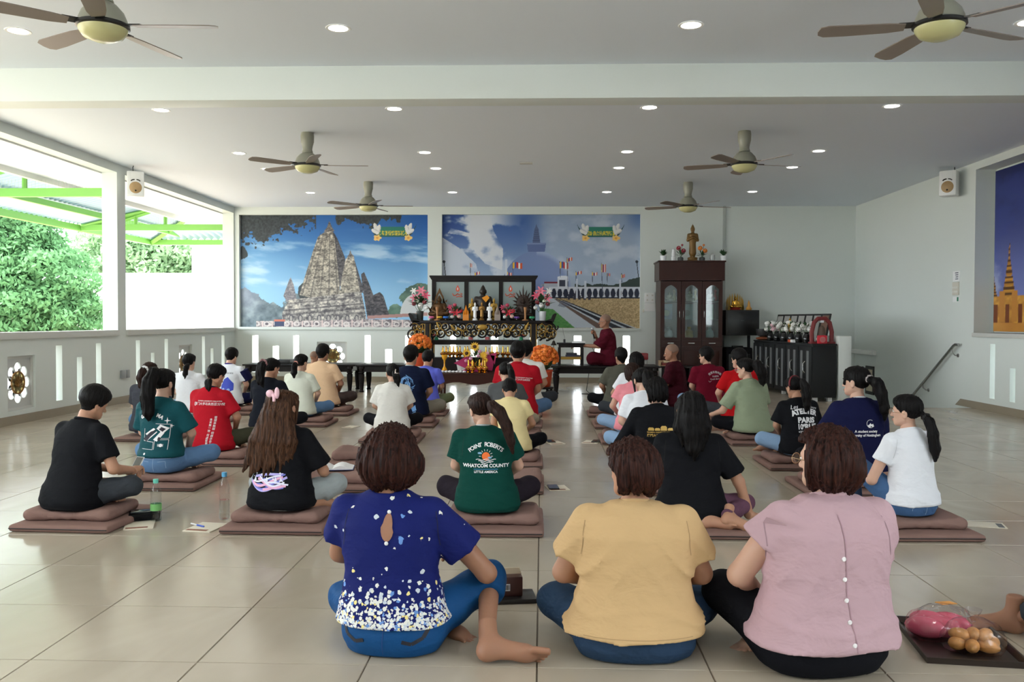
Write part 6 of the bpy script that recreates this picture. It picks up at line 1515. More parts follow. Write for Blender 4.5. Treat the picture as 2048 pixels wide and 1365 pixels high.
# ================================================================== PEOPLE
C = cloth
BLK = C('black_cotton', (22, 23, 27)); NAVY = C('navy_cotton', (24, 27, 62)); DENIM = C('blue_denim', (92, 124, 162), fine=.5); DENIM2 = C('light_denim', (140, 170, 204), fine=.5); DENIM3 = C('mid_denim', (72, 104, 146), fine=.5)
WHT = C('white_cotton', (232, 234, 240)); RED = C('red_polo_cloth', (172, 24, 38)); BLKP = C('black_trouser_cloth', (20, 21, 26)); CHAR = C('charcoal_trousers', (58, 62, 68)); ROBE = C('maroon_robe', (84, 20, 36), big=.9)
INKW = mat('white_ink', (238, 238, 240), .6); INKG = mat('gold_ink', (204, 166, 84), .45, metal=.2)
ROWY = [4.91, 6.14, 7.2, 8.63, 9.9, 11.07]; COLX = {'a': -3.95, 'b': -2.73, 'c': -1.51, 'd': -.28, 'e': .89, 'f': 2.14}
def seatpos(c, r, dy=.27): return COLX[c], ROWY[r] + dy
SE = .10      # seat height on mat plus cushion
PT = lambda *q: dict(chains=list(q))
def tail(x0, y0, z0, L, r0=.035, r1=.012, dy=-.02, dx=0.0, seg=5, bulge=.25):
    pts = [(x0 + dx * i / seg, y0 + dy * math.sin(PI * i / seg * .6), z0 - L * i / seg) for i in range(seg + 1)]; rs = [r0 * (.6 + .55 * math.sin(PI * min(1, .15 + .8 * i / seg))) * (1 - i / seg) + r1 * i / seg for i in range(seg + 1)]
    return (pts, rs)

# ------- front row on the bare floor
floral = C('navy_floral_blouse', (26, 34, 98), .7)
def floral_nodes(m):
    nt = m.node_tree; b = nt.nodes['Principled BSDF']; src = [l for l in nt.links if l.to_socket == b.inputs['Base Color']][0].from_socket
    tc = nt.nodes.new('ShaderNodeTexCoord'); sep = nt.nodes.new('ShaderNodeSeparateXYZ'); nt.links.new(tc.outputs['Object'], sep.inputs[0])
    def flowers(scale, size, dens_lo, dens_hi, z0, z1):
        v = nt.nodes.new('ShaderNodeTexVoronoi'); v.inputs['Scale'].default_value = scale; v.inputs['Randomness'].default_value = .9; nt.links.new(tc.outputs['Object'], v.inputs['Vector'])
        w = nt.nodes.new('ShaderNodeTexNoise'); w.inputs['Scale'].default_value = scale * 2.5; nt.links.new(tc.outputs['Object'], w.inputs['Vector'])
        ad = nt.nodes.new('ShaderNodeMath'); ad.operation = 'MULTIPLY_ADD'; ad.inputs[1].default_value = -.55; ad.inputs[2].default_value = .28; nt.links.new(w.outputs['Fac'], ad.inputs[0])
        d2 = nt.nodes.new('ShaderNodeMath'); d2.operation = 'ADD'; nt.links.new(v.outputs['Distance'], d2.inputs[0]); nt.links.new(ad.outputs[0], d2.inputs[1])
        lt = nt.nodes.new('ShaderNodeMath'); lt.operation = 'LESS_THAN'; lt.inputs[1].default_value = size; nt.links.new(d2.outputs[0], lt.inputs[0])
        mr = nt.nodes.new('ShaderNodeMapRange'); mr.inputs['From Min'].default_value = z0; mr.inputs['From Max'].default_value = z1; mr.inputs['To Min'].default_value = dens_lo; mr.inputs['To Max'].default_value = dens_hi; nt.links.new(sep.outputs['Z'], mr.inputs['Value'])
        sc = nt.nodes.new('ShaderNodeSeparateColor'); nt.links.new(v.outputs['Color'], sc.inputs[0])
        g2 = nt.nodes.new('ShaderNodeMath'); g2.operation = 'GREATER_THAN'; nt.links.new(mr.outputs[0], g2.inputs[0]); nt.links.new(sc.outputs[0], g2.inputs[1])
        mu = nt.nodes.new('ShaderNodeMath'); mu.operation = 'MULTIPLY'; nt.links.new(lt.outputs[0], mu.inputs[0]); nt.links.new(g2.outputs[0], mu.inputs[1])
        cr = nt.nodes.new('ShaderNodeValToRGB'); cr.color_ramp.interpolation = 'CONSTANT'
        for p, c in ((0, (232, 232, 226)), (.5, (206, 214, 224)), (.68, (240, 224, 150)), (.78, (110, 150, 214)), (.9, (236, 236, 232))):
            e = cr.color_ramp.elements.new(p) if p > 0 else cr.color_ramp.elements[0]; e.color = srgb(*c)
        nt.links.new(sc.outputs[1], cr.inputs[0]); return mu.outputs[0], cr.outputs[0]
    cur = src
    for args in ((38, .36, .13, .13, .1, .5), (58, .50, .9, -.05, .10, .36), (92, .60, 1.4, -.3, .10, .25)):
        f, c = flowers(*args); mx = nt.nodes.new('ShaderNodeMix'); mx.data_type = 'RGBA'; nt.links.new(f, mx.inputs['Factor']); nt.links.new(cur, mx.inputs['A']); nt.links.new(c, mx.inputs['B']); cur = mx.outputs['Result']
    nt.links.new(cur, b.inputs['Base Color'])
floral_nodes(floral)
TEALP = C('bright_blue_trousers', (26, 76, 128), .6)
person('P1', 'woman in navy floral blouse sitting on the floor, bare foot stretched out', -.50, 3.27, top=(785, 852), rz=-8, seat=0, bw=1.16, tone='tan', lean=.05, head=(-4, -4, 0), h=.0105, hair='bob', hcol='redbrown', hair_pts=dict(bob=1.24, bottom=-.045, vol=.012),
       shirt=dict(mat=floral, sleeve=.60, hem=.115, loose=.016, hemloose=.006, sr=.080, collar=False, neck=-.02), pants=dict(mat=TEALP, full=dict(L=.85, R=.30), top=.16),
       arms={'R': ((.345, .10, .275), (.20, .34, .285), dict(curl=.3, dir=(-.6, .75, -.1))), 'L': ((-.27, .10, .33), (-.05, .30, .20))},
       legs={'R': ((.325, .26, .21), (.385, -.10, .062), (.96, .16, .02), (.05, .75, .65)), 'L': ((-.30, .24, .10), (.10, .20, .05))})
YT = C('apricot_cotton', (206, 172, 126)); SLATE = C('slate_blue_trousers', (46, 66, 92), .8, big=.7)
person('P2', 'woman in apricot yellow t-shirt and slate trousers sitting cross-legged on floor', .335, 3.25, top=(1268, 877), rz=0, seat=0, bw=1.42, tone='mid', lean=.05, head=(40, -6, 0), h=.0105, hair='bob', hcol='redbrown', hair_pts=dict(bob=1.08, bottom=.03, vol=.008, ear=-1),
       shirt=dict(mat=YT, sleeve=.66, hem=.10, loose=.018, hemloose=.022, sr=.076, folds=1.9), pants=dict(mat=SLATE, infl=.022, top=.11), arms={'L': ((-.285, .07, .30), (-.12, .28, .2)), 'R': ((.285, .07, .30), (.12, .28, .2))})
PINK = C('dusty_pink_linen', (190, 158, 165), .8, big=.55)
person('P3', 'woman in dusty pink button-back blouse and black trousers on the floor', .90, 3.16, top=(1652, 852), rz=14, seat=0, bw=1.36, tone='light', lean=.06, head=(26, 0, 0), h=.0105, hair='bob', hcol='redbrown', hair_pts=dict(bob=1.12, bottom=-.005, vol=.006, face=.0), eyes=True, glasses='gold',
       shirt=dict(mat=PINK, sleeve=.42, hem=.10, loose=.030, hemloose=.012, sr=.088, collar='thick', folds=1.3), pants=dict(mat=BLKP, infl=.02, top=.11), arms={'L': ((-.26, .10, .31), (-.10, .26, .19)), 'R': ((.26, .08, .31), (.12, .27, .18))},
       legs={'L': ((-.245, .27, .20), (.04, .33, .055), (.9, .1, 0), (0, .2, 1))})
person('P4', 'person in dark trousers at the picture edge, bare foot beside the tray', 2.29, 3.36, s=.92, side=0, rz=75, seat=0, bw=1.1, tone='tan', h=.014, hair='short', shirt=dict(mat=BLK), pants=dict(mat=CHAR, full=.75), legs={'L': ((-.12, .36, .17), (.02, .50, .06), (-.05, 1, 0), (0, 0, 1)), 'R': ((.33, .20, .12), (.0, .25, .05))})
# prints and buttons
P = PEOPLE['P1']
def kz(bz, bx, key): 
    hit = PEOPLE[key]['bvh'].ray_cast(Vector((bx, -1, bz)), Vector((0, 1, 0))); return hit[0].y if hit[0] is not None else -.15
decal('P1', [poly2d([(.0 + .026 * math.sin(q * PI / 10) * (.75 if math.cos(q * PI / 10) > 0 else 1), .490 + .052 * math.cos(q * PI / 10)) for q in range(20)])], skin('tan'), 'keyhole_opening')
for z in (.545, .432):
    MB().ell((0, kz(z, 0, 'P1') - .004, z), (.008, .005, .008), 10, 8).build('pearl_button', M_wht, P['shirt'])
for sg in (-1, 1):
    decal('P1', [line2d([(sg * .075, .075), (sg * .11, .065), (sg * .15, .085), (sg * .165, .115)], .014)], mat('dark_trim', (30, 30, 40), .6), 'pocket_welt', 'pants')
decal('P1', [line2d([(0, .02), (.005, .14)], .003)], mat('seam_blue', (20, 60, 120), .7), 'seam', 'pants')
P = PEOPLE['P3']
decal('P3', [line2d([(.025, .56), (.027, .45), (.022, .30), (.026, .11)], .004)], mat('pink_seam', (176, 140, 150), .8), 'placket_seam')
for z in (.415, .345, .275, .205, .135):
    yy = kz(z, .018, 'P3'); MB().lathe([(.0001, .004), (.006, .004), (.0085, .0015), (.0085, 0)], 14, M=Matrix.Translation((.016, yy - .001, z)) @ Matrix.Rotation(PI / 2, 4, 'X')).build('button', mat('pearl_button', (240, 236, 236), .2), P['shirt'])
tis = MB().rbox((-.03, -.015, -.01), (.03, .015, .012), .009).build('tissue', mat('tissue_white', (240, 240, 242), .8), P['root'], (-.16, .22, .235)); tis.rotation_euler = (.2, .3, .6)
MB().tube([(.058 * math.cos(q * .33), PEOPLE['P2']['HM'].translation.y - .012 + .058 * math.sin(q * .33), .612) for q in range(19)], .0018, 5, closed=True).build('necklace', M_gold, PEOPLE['P2']['root'])

# ------- first row on mats
x, y = seatpos('b', 0); person('P5', 'young man in black polo shirt looking down at his phone', x, y, top=(178, 775), rz=-24, seat=SE, bw=1.12, fem=False, tone='mid', lean=.13, head=(-10, -22, 6), h=.0125, hair='short', hair_pts=dict(nape=.055, vol=.006),
    shirt=dict(mat=BLK, sleeve=.72, hem=.0, loose=.022, sr=.070, collar='thick'), pants=dict(mat=CHAR, infl=.018), arms={'R': ((.27, .10, .27), (.20, .34, .22), dict(curl=.75, dir=(-.5, .8, .1))), 'L': ((-.24, .10, .29), (.06, .36, .20), dict(curl=.75, dir=(.8, .5, .1)))})
x, y = seatpos('c', 0)
fan_ch = []
for k in range(11):
    q = (k - 5) / 5; fan_ch.append(([(q * .055, -.06, .83), (q * .085 - .01, -.10 + .03 * q * q, .70), (q * .15 - .03, -.115 + .02 * q * q, .50), (q * .19 - .075, -.15 + .05 * q * q, .27 + .03 * math.sin(k * 2.1))], [.03, .036, .038, .010]))
person('P6', 'woman with very long brown hair and pink bow in black printed t-shirt', x, y, top=(572, 780), rz=-12, seat=SE, bw=1.12, tone='mid', lean=.05, head=(-14, -6, 0), h=.0125, hair='long', hcol='auburn', hair_pts=dict(chains=fan_ch, nape=-.02, curtain=True),
    shirt=dict(mat=BLK, sleeve=.85, hem=.02, loose=.034, sr=.082, hemloose=.02), pants=dict(mat=C('pale_grey_jogger', (160, 168, 170)), full=.6, infl=.022), arms={'R': ((.27, .10, .27), (.18, .34, .16)), 'L': ((-.25, .10, .28), (-.05, .30, .16))}, legs={'R': ((.32, .22, .155), (.20, .05, .055), (.5, .7, 0), (0, 0, 1))})
x, y = seatpos('d', 0); person('P7', 'woman in dark green holiday print t-shirt with side ponytail', x, y, top=(968, 785), rz=2, seat=SE, bw=1.14, tone='light', lean=.08, head=(26, -10, -6), h=.0115, hair='pony', hcol='brown', glasses='silver', hair_pts=dict(chains=[([(.03, -.075, .77), (.09, -.11, .72), (.135, -.125, .63), (.17, -.13, .52), (.185, -.13, .44)], [.04, .045, .044, .034, .008])], nape=.03),
    shirt=dict(mat=C('bottle_green_cotton', (16, 66, 58)), sleeve=.72, hem=.012, loose=.022, sr=.074, cmat=C('lanyard_band', (176, 190, 196))), pants=dict(mat=C('dark_plum_trousers', (40, 34, 42)), infl=.022))
x, y = seatpos('e', 0); person('P8', 'woman in plain black t-shirt leaning on one arm, soles showing', x, y + .02, top=(1378, 786), rz=-6, seat=SE - .05, bw=1.16, tone='mid', lean=.06, head=(6, -4, 0), h=.0125, hair='long', hcol='black', hair_pts=dict(chains=[([(0, -.05, .80), (0, -.085, .70), (.0, -.10, .60), (.005, -.125, .50), (.01, -.135, .43)], [.085, .088, .078, .05, .012]), ([(-.04, -.06, .76), (-.065, -.085, .64), (-.06, -.11, .52)], [.06, .06, .012]), ([(.04, -.06, .76), (.065, -.085, .64), (.07, -.11, .50)], [.06, .06, .012])], nape=-.02, curtain=True),
    shirt=dict(mat=BLK, sleeve=.80, hem=.02, loose=.026, sr=.076), pants=dict(mat=C('mauve_leggings', (102, 70, 88)), infl=.010), arms={'R': ((.32, .04, .26), (.40, .06, .03), dict(curl=.05, dir=(.5, .8, -.1))), 'L': ((-.24, .10, .28), (-.05, .30, .18))},
    legs={'R': ((.37, .12, .10), (.22, -.19, .065), (.93, -.10, -.18), (.05, .80, .6)), 'L': ((-.12, .36, .12), (.08, -.17, .045), (.95, -.1, .0), (0, .5, .85))})
x, y = seatpos('f', 0); person('P9', 'woman in white t-shirt and jeans with low ponytail and thin glasses', x - .02, y + .02, top=(1812, 788), rz=20, seat=SE, bw=1.0, tone='light', lean=.05, head=(34, 0, -4), h=.0115, hair='pony', hcol='black', eyes=True, glasses='gold', hair_pts=dict(chains=[([(.045, -.08, .71), (.062, -.115, .67), (.078, -.132, .58), (.092, -.138, .48), (.10, -.14, .40)], [.024, .030, .036, .036, .012])], nape=.03),
    shirt=dict(mat=WHT, sleeve=.52, hem=.075, loose=.016, sr=.064, hemloose=.012), pants=dict(mat=DENIM3, infl=.016, top=.13), arms={'L': ((-.26, .09, .24), (-.04, .30, .24), dict(curl=.5)), 'R': ((.22, .10, .29), (.05, .30, .22))}, legs={'L': ((-.28, .30, .36), (-.10, .46, .04), (.0, 1, 0), (0, 0, 1))})
# ------- second row
x, y = seatpos('b', 1); person('P10', 'woman in teal green t-shirt with racing car print and jeans', x, y, top=(328, 737), rz=-8, seat=SE, bw=.96, tone='light', lean=.06, head=(-10, -4, 0), h=.0125, hair='long', hcol='black', hair_pts=dict(chains=[([(-.03, -.075, .83), (-.05, -.12, .76), (-.06, -.13, .64), (-.05, -.14, .50), (-.04, -.14, .44)], [.05, .058, .056, .045, .012])], nape=.0, curtain=True),
    shirt=dict(mat=C('teal_sports_cloth', (22, 76, 84), .6), sleeve=.85, hem=.13, loose=.024, sr=.084, hemloose=.016), pants=dict(mat=DENIM, infl=.016, top=.17))
x, y = seatpos('d', 2); person('P14', 'person in pale yellow t-shirt bowing the head behind the green t-shirt woman', x + .10, y, top=(1020, 770), rz=2, seat=SE, bw=1.0, tone='mid', lean=.17, head=(0, -42, 0), h=.014, hair='short', fem=True, shirt=dict(mat=C('pale_yellow_cotton', (232, 214, 160)), sleeve=.6), pants=dict(mat=BLKP))
x, y = seatpos('e', 1); person('P15', 'woman in black sweatshirt with gold university lettering on the back', x - .02, y, top=(1312, 754), rz=4, seat=SE, bw=1.16, tone='light', lean=.08, head=(20, -6, 0), h=.0125, hair='bob', hcol='black', hair_pts=dict(bob=.98, bottom=.03, ear=-1),
    shirt=dict(mat=BLK, sleeve=1.0, long=True, hem=.02, loose=.03, sr=.07, collar='thick'), pants=dict(mat=C('dark_denim', (32, 38, 58))), arms={'L': ((-.33, .12, .25), (-.14, .26, .16)), 'R': ((.28, .1, .28), (.1, .28, .17))})
x, y = seatpos('f', 1); person('P16', 'woman in navy student society t-shirt with bangs and ponytail', x + .06, y, top=(1712, 732), rz=12, seat=SE, bw=1.12, tone='light', lean=.06, head=(34, 0, 0), h=.0125, hair='pony', hcol='black', eyes=True, hair_pts=dict(chains=[([(.06, -.075, .76), (.10, -.11, .74), (.13, -.13, .66), (.15, -.14, .54), (.155, -.14, .46)], [.03, .04, .042, .036, .012]), ([(-.03, .085, .79), (-.05, .085, .72)], [.02, .01])], nape=.03),
    shirt=dict(mat=NAVY, sleeve=.9, hem=.02, loose=.03, sr=.084, cmat=C('pale_inner_collar', (206, 208, 214))), pants=dict(mat=BLKP))
# ------- third row
x, y = seatpos('b', 2); person('P11', 'woman in red shirt with white vertical lettering and low bun', x, y + .08, top=(427, 729), rz=-12, seat=SE, bw=1.04, tone='mid', lean=.10, head=(-12, -20, 4), h=.014, hair='pony', hcol='black', hair_pts=dict(chains=[([(.0, -.085, .69), (.01, -.115, .67), (.015, -.12, .63), (.02, -.115, .60)], [.03, .038, .034, .015])], nape=.03),
    shirt=dict(mat=RED, sleeve=.8, hem=.0, loose=.024, sr=.074, collar='thick', cmat=C('navy_collar', (26, 26, 52))), pants=dict(mat=C('olive_trousers', (62, 62, 48))))
x, y = seatpos('e', 2); person('P33', 'woman in white t-shirt with small blue lettering and long black hair', x - .02, y, top=(1286, 738), rz=6, seat=SE, bw=1.0, tone='light', lean=.12, head=(10, -24, 0), h=.015, hair='long', hair_pts=dict(chains=[([(0, -.06, .78), (-.0, -.09, .70), (.01, -.09, .62)], [.06, .05, .02])], nape=.0, curtain=True), shirt=dict(mat=WHT, sleeve=.8, loose=.024), pants=dict(mat=DENIM2))
x, y = seatpos('f', 2); person('P17', 'person in black t-shirt with large white Paris lettering and light jeans', x, y, top=(1590, 754), rz=10, seat=SE, bw=1.08, tone='mid', lean=.10, head=(14, -20, 0), h=.0135, hair='pony', hcol='black', hair_pts=dict(chains=[([(.0, -.08, .80), (.01, -.115, .74), (.02, -.125, .64), (.025, -.13, .55), (.02, -.13, .49)], [.04, .05, .05, .04, .012])], nape=.03),
    shirt=dict(mat=BLK, sleeve=.86, hem=.02, loose=.03, sr=.082), pants=dict(mat=DENIM2, infl=.02), legs={'L': ((-.34, .20, .155), (-.14, .36, .05), (-.9, .1, 0), (0, .1, 1))})
# ------- fourth row
x, y = seatpos('a', 3); person('P19', 'woman in dark grey t-shirt with brown ponytail and white scrunchie', x, y, top=(300, 724), rz=-4, seat=.06, bw=1.04, tone='light', lean=.06, head=(-6, -4, 0), h=.015, hair='pony', hcol='brown', hair_pts=dict(chains=[([(.0, -.085, .78), (-.02, -.13, .75), (-.035, -.14, .68), (-.03, -.135, .58), (-.02, -.13, .54)], [.03, .045, .046, .04, .014])], nape=.03), shirt=dict(mat=C('slate_grey_cotton', (62, 64, 72)), sleeve=.85, hem=.03, loose=.026), pants=dict(mat=DENIM))
x, y = seatpos('b', 3); person('P12', 'woman in black t-shirt with wavy ponytail in a patterned scrunchie', x + .03, y, top=(541, 717), rz=-14, seat=SE, bw=1.06, tone='mid', lean=.11, head=(-18, -16, 0), h=.014, hair='pony', hair_pts=dict(chains=[([(-.01, -.08, .81), (-.02, -.125, .77), (-.04, -.13, .69), (-.03, -.135, .59), (.0, -.13, .52)], [.035, .05, .052, .045, .012]), ([(-.03, -.12, .74), (-.065, -.13, .64), (-.055, -.13, .55)], [.03, .03, .008])], nape=.03), shirt=dict(mat=C('black_navy_cotton', (22, 25, 34)), sleeve=.8, loose=.024), pants=dict(mat=BLKP))
x, y = seatpos('c', 3); person('P13', 'woman in loose white t-shirt with hair in a pale claw clip', x, y, top=(786, 727), rz=6, seat=SE, bw=1.06, tone='light', lean=.06, head=(16, -6, 0), h=.0135, hair='pony', hair_pts=dict(chains=[([(.03, -.085, .74), (.06, -.11, .70), (.075, -.11, .64), (.09, -.10, .57)], [.034, .046, .04, .01])], nape=.03, curtain=False), shirt=dict(mat=C('off_white_cotton', (226, 224, 218)), sleeve=.85, hem=.0, loose=.032, sr=.082), pants=dict(mat=BLKP))
x, y = seatpos('d', 3); person('P29', 'woman in grey t-shirt with a straight black ponytail', x - .02, y, top=(1012, 724), rz=2, seat=SE, bw=1.0, tone='light', lean=.08, head=(10, -10, 0), h=.015, hair='pony', hair_pts=dict(chains=[([(.01, -.085, .80), (.03, -.13, .74), (.04, -.14, .66), (.045, -.14, .58), (.045, -.14, .53)], [.035, .042, .042, .034, .01])], nape=.03), shirt=dict(mat=C('mid_grey_cotton', (86, 88, 90)), sleeve=.7), pants=dict(mat=C('beige_trousers', (168, 158, 138))))
x, y = seatpos('e', 3); person('P32', 'woman in pink t-shirt and jeans with brown parted hair', x - .06, y, top=(1266, 728), rz=4, seat=SE, bw=.98, tone='light', lean=.12, head=(16, -22, 0), h=.015, hair='bob', hcol='brown', hair_pts=dict(bob=.98, bottom=.0), shirt=dict(mat=C('salmon_pink_cotton', (240, 150, 160)), sleeve=.6), pants=dict(mat=DENIM2))
x, y = seatpos('f', 3); person('P18', 'woman in sage green t-shirt with thin glasses and half-tied hair', x - .04, y, top=(1492, 716), rz=22, seat=SE, bw=1.12, tone='light', lean=.09, head=(34, -8, 0), h=.0135, hair='long', eyes=True, glasses='silver', hair_pts=dict(chains=[([(.02, -.07, .78), (.05, -.105, .70), (.07, -.105, .60), (.08, -.10, .55)], [.06, .06, .045, .012])], nape=.0), shirt=dict(mat=C('sage_green_cotton', (148, 160, 134)), sleeve=.82, hem=.02, loose=.026, sr=.078), pants=dict(mat=BLKP), arms={'L': ((-.30, .14, .25), (-.30, .34, .19), dict(curl=.4)), 'R': ((.24, .1, .28), (.08, .28, .17))}, legs={'L': ((-.33, .20, .12), (-.16, .36, .05), (-.9, .1, 0), (0, .1, 1))})
# ------- fifth row
x, y = seatpos('a', 4); person('P20', 'woman in white t-shirt with a low smooth ponytail by the parapet', x - .06, y, top=(379, 707), rz=-4, seat=SE, bw=1.0, tone='light', lean=.07, head=(-6, -6, 0), h=.017, hair='pony', hair_pts=dict(chains=[([(-.0, -.09, .70), (-.01, -.125, .66), (-.02, -.125, .58), (-.03, -.12, .52)], [.03, .038, .034, .01])], nape=.03), shirt=dict(mat=WHT, sleeve=.7, loose=.022), pants=dict(mat=DENIM2))
x, y = seatpos('b', 4); person('P22', 'woman in cream t-shirt and jeans with a short low ponytail', x, y, top=(602, 708), rz=-12, seat=SE, bw=1.04, tone='light', lean=.08, head=(-14, -6, 0), h=.016, hair='pony', hair_pts=dict(chains=[([(-.02, -.09, .73), (-.03, -.13, .70), (-.04, -.13, .60), (-.04, -.125, .54)], [.03, .042, .042, .014])], nape=.03), shirt=dict(mat=C('cream_sage_cotton', (214, 218, 204)), sleeve=.85, loose=.028), pants=dict(mat=DENIM))
x, y = seatpos('c', 4); person('P25', 'man in navy t-shirt with a pale blue dragon roundel on the back', x + .02, y, top=(822, 692), rz=-10, seat=SE, bw=1.14, fem=False, tone='mid', lean=.08, head=(-6, -8, 0), h=.015, hair='short', hair_pts=dict(nape=.04, vol=.004), shirt=dict(mat=C('midnight_navy_cotton', (18, 26, 50)), sleeve=.8, loose=.026, sr=.076, cmat=C('lanyard_band', (176, 190, 196))), pants=dict(mat=C('stone_grey_trousers', (136, 132, 120))))
x, y = seatpos('d', 4); person('P27', 'man in red polo shirt with small white lettering, seated mid-hall', x - .01, y, top=(1036, 684), rz=-4, seat=SE, bw=1.18, fem=False, tone='mid', lean=.09, head=(0, -12, 0), h=.015, hair='short', hair_pts=dict(nape=.05), shirt=dict(mat=RED, sleeve=.7, loose=.022, collar='thick'), pants=dict(mat=DENIM))
x, y = seatpos('e', 4); person('P31', 'person in white t-shirt with cropped black hair beside the pink t-shirt', x + .02, y, top=(1272, 704), rz=4, seat=SE, bw=1.0, tone='mid', lean=.07, head=(8, -6, 0), h=.017, hair='bob', hair_pts=dict(bob=.95, bottom=.05), shirt=dict(mat=WHT, sleeve=.75), pants=dict(mat=CHAR))
x, y = seatpos('f', 4); person('P36', 'young man in bright red polo shirt behind the sage green woman', x - .02, y, top=(1480, 698), rz=16, seat=SE, bw=1.04, fem=False, tone='light', lean=.08, head=(20, -8, 0), h=.016, hair='short', hair_pts=dict(nape=.05), shirt=dict(mat=C('bright_red_polo', (186, 22, 28)), sleeve=.8, collar='thick'), pants=dict(mat=CHAR))
# ------- sixth row
x, y = seatpos('a', 5); person('P21', 'boy in blue and white jersey with navy sleeves', x, y, top=(462, 697), rz=-10, seat=SE, bw=.98, fem=False, tone='light', lean=.10, head=(-8, -18, 0), h=.016, hair='short', hair_pts=dict(nape=.05), shirt=dict(mat=C('white_jersey', (226, 230, 238)), sleeve=.75, loose=.02, collar='thick', cmat=C('purple_collar', (70, 60, 130))), pants=dict(mat=NAVY))
x, y = seatpos('b', 5); person('P23', 'man in beige t-shirt and dark trousers near the long bench', x + .02, y, top=(645, 689), rz=-12, seat=SE, bw=1.10, fem=False, tone='tan', lean=.09, head=(-8, -10, 0), h=.015, hair='short', hair_pts=dict(nape=.045), shirt=dict(mat=C('beige_cotton', (216, 182, 148)), sleeve=.8, loose=.026, sr=.076), pants=dict(mat=C('dark_taupe_trousers', (70, 60, 58))))
x, y = seatpos('c', 5); person('P26', 'boy in periwinkle blue t-shirt and olive trousers facing the altar', x + .04, y, top=(855, 702), rz=-10, seat=SE, bw=1.06, fem=False, tone='mid', lean=.09, head=(-12, -16, 0), h=.015, hair='short', hair_pts=dict(nape=.07), shirt=dict(mat=C('periwinkle_cotton', (98, 106, 208)), sleeve=.8, loose=.022), pants=dict(mat=C('sage_trousers', (112, 122, 92))))
x, y = seatpos('d', 5); person('P28', 'man in white t-shirt partly hidden by the red polo shirt', x + .12, y, top=(1052, 682), rz=-6, seat=SE, bw=1.06, fem=False, tone='mid', lean=.08, head=(-6, -8, 0), h=.017, hair='short', hair_pts=dict(nape=.03), shirt=dict(mat=C('off_white_cotton'  , (226, 224, 218)), sleeve=.7), pants=dict(mat=CHAR))
x, y = seatpos('e', 5); person('P30', 'man in olive grey t-shirt and black trousers at the aisle', x - .0, y, top=(1242, 696), rz=12, seat=SE, bw=1.08, fem=False, tone='mid', lean=.07, head=(14, -2, 0), h=.015, hair='short', hair_pts=dict(nape=.03), shirt=dict(mat=C('olive_grey_cotton', (92, 92, 82)), sleeve=.85, loose=.026, sr=.078), pants=dict(mat=BLKP))
x, y = seatpos('f', 5); person('P35', 'man in maroon shirt with white youth section lettering and glasses', x + .02, y, top=(1412, 694), rz=14, seat=SE, bw=1.14, fem=False, tone='light', lean=.07, head=(32, -2, 0), h=.015, hair='short', glasses='black', hair_pts=dict(nape=.04), shirt=dict(mat=C('maroon_cotton', (110, 18, 40)), sleeve=.8, loose=.024), pants=dict(mat=DENIM2))
# ------- monks
def robe(key, over=True):
    P = PEOPLE[key]; t = P['root']
    return t
x, y = 1.12, 14.98
person('M1', 'monk in maroon robe on the bench speaking into a microphone', x, y, top=(1217, 628), rz=86, seat=.465, bw=1.05, fem=False, tone='monk', lean=.05, side=0, head=(0, -4, 0), h=.013, hair='shaved', hcol='stubble', glasses='silver', group='monks',
    shirt=dict(mat=ROBE, sleeve=1.0, long=False, hem=-.0, loose=.03, hemloose=.05, sr=.10, collar=False, folds=2.0), pants=dict(mat=ROBE, infl=.04, top=.22), feet=False,
    arms={'L': ((-.20, .16, .32), (-.10, .47, .33), dict(curl=.5, dir=(0, 1, .1), up=(0, 0, 1))), 'R': ((.20, .14, .32), (.03, .215, .485), dict(curl=1.0, dir=(-.3, .2, .9), up=(.3, -1, 0)))}, legs={'L': ((-.27, .26, .12), (.1, .28, .06)), 'R': ((.27, .26, .12), (-.1, .25, .06))})
T = PEOPLE['M1']['root']
mic = thing('handheld_microphone', 'silver handheld microphone held up by the speaking monk', 'microphone', (0, 0, 0)); mic.matrix_world = Matrix.Translation(T.location) @ Matrix.Rotation(T.rotation_euler.z, 4, 'Z') @ Matrix.Scale(T.scale[0], 4) @ Matrix.Translation((.0, .255, .54)) @ Matrix.Rotation(math.radians(-12), 4, 'X')
MB().lathe([(.012, -.10), (.015, .03), (.018, .05)], 14).build('handle', M_blk, mic); MB().ell((0, 0, .068), (.026, .026, .028), 14, 10).build('grille', mat('mic_grille', (190, 192, 196), .3, metal=.8), mic); MB().tube([(0, 0, -.10), (.01, .02, -.16), (.0, .06, -.24), (0, .05, -.36)], .004, 6).build('cable', M_blk, mic)
person('M2', 'monk in dark maroon robe sitting on the floor by the console', 1.92, 12.75, top=(1362, 685), rz=66, seat=.0, bw=1.05, fem=False, tone='monk', lean=.05, side=0, head=(4, -8, 0), h=.014, hair='shaved', hcol='stubble', eyes=True, group='monks', shirt=dict(mat=C('dark_maroon_robe', (62, 16, 28), big=.9), sleeve=1.0, hem=0, loose=.03, hemloose=.05, sr=.09, collar=False, folds=2.0), pants=dict(mat=C('dark_maroon_robe', (62, 16, 28)), infl=.03, top=.22), feet=False)
person('M3', 'monk sitting by the long bench, shaved head behind the beige t-shirt man', float(ony(628, 720, 14.2)[0]), 14.2, top=(629, 702), rz=-20, seat=.0, bw=1.0, fem=False, tone='monk', lean=.05, head=(-10, -8, 0), h=.016, hair='shaved', hcol='stubble', glasses='black', group='monks', shirt=dict(mat=ROBE, sleeve=1.0, hem=0, loose=.03, collar=False), pants=dict(mat=ROBE, infl=.03), feet=False)

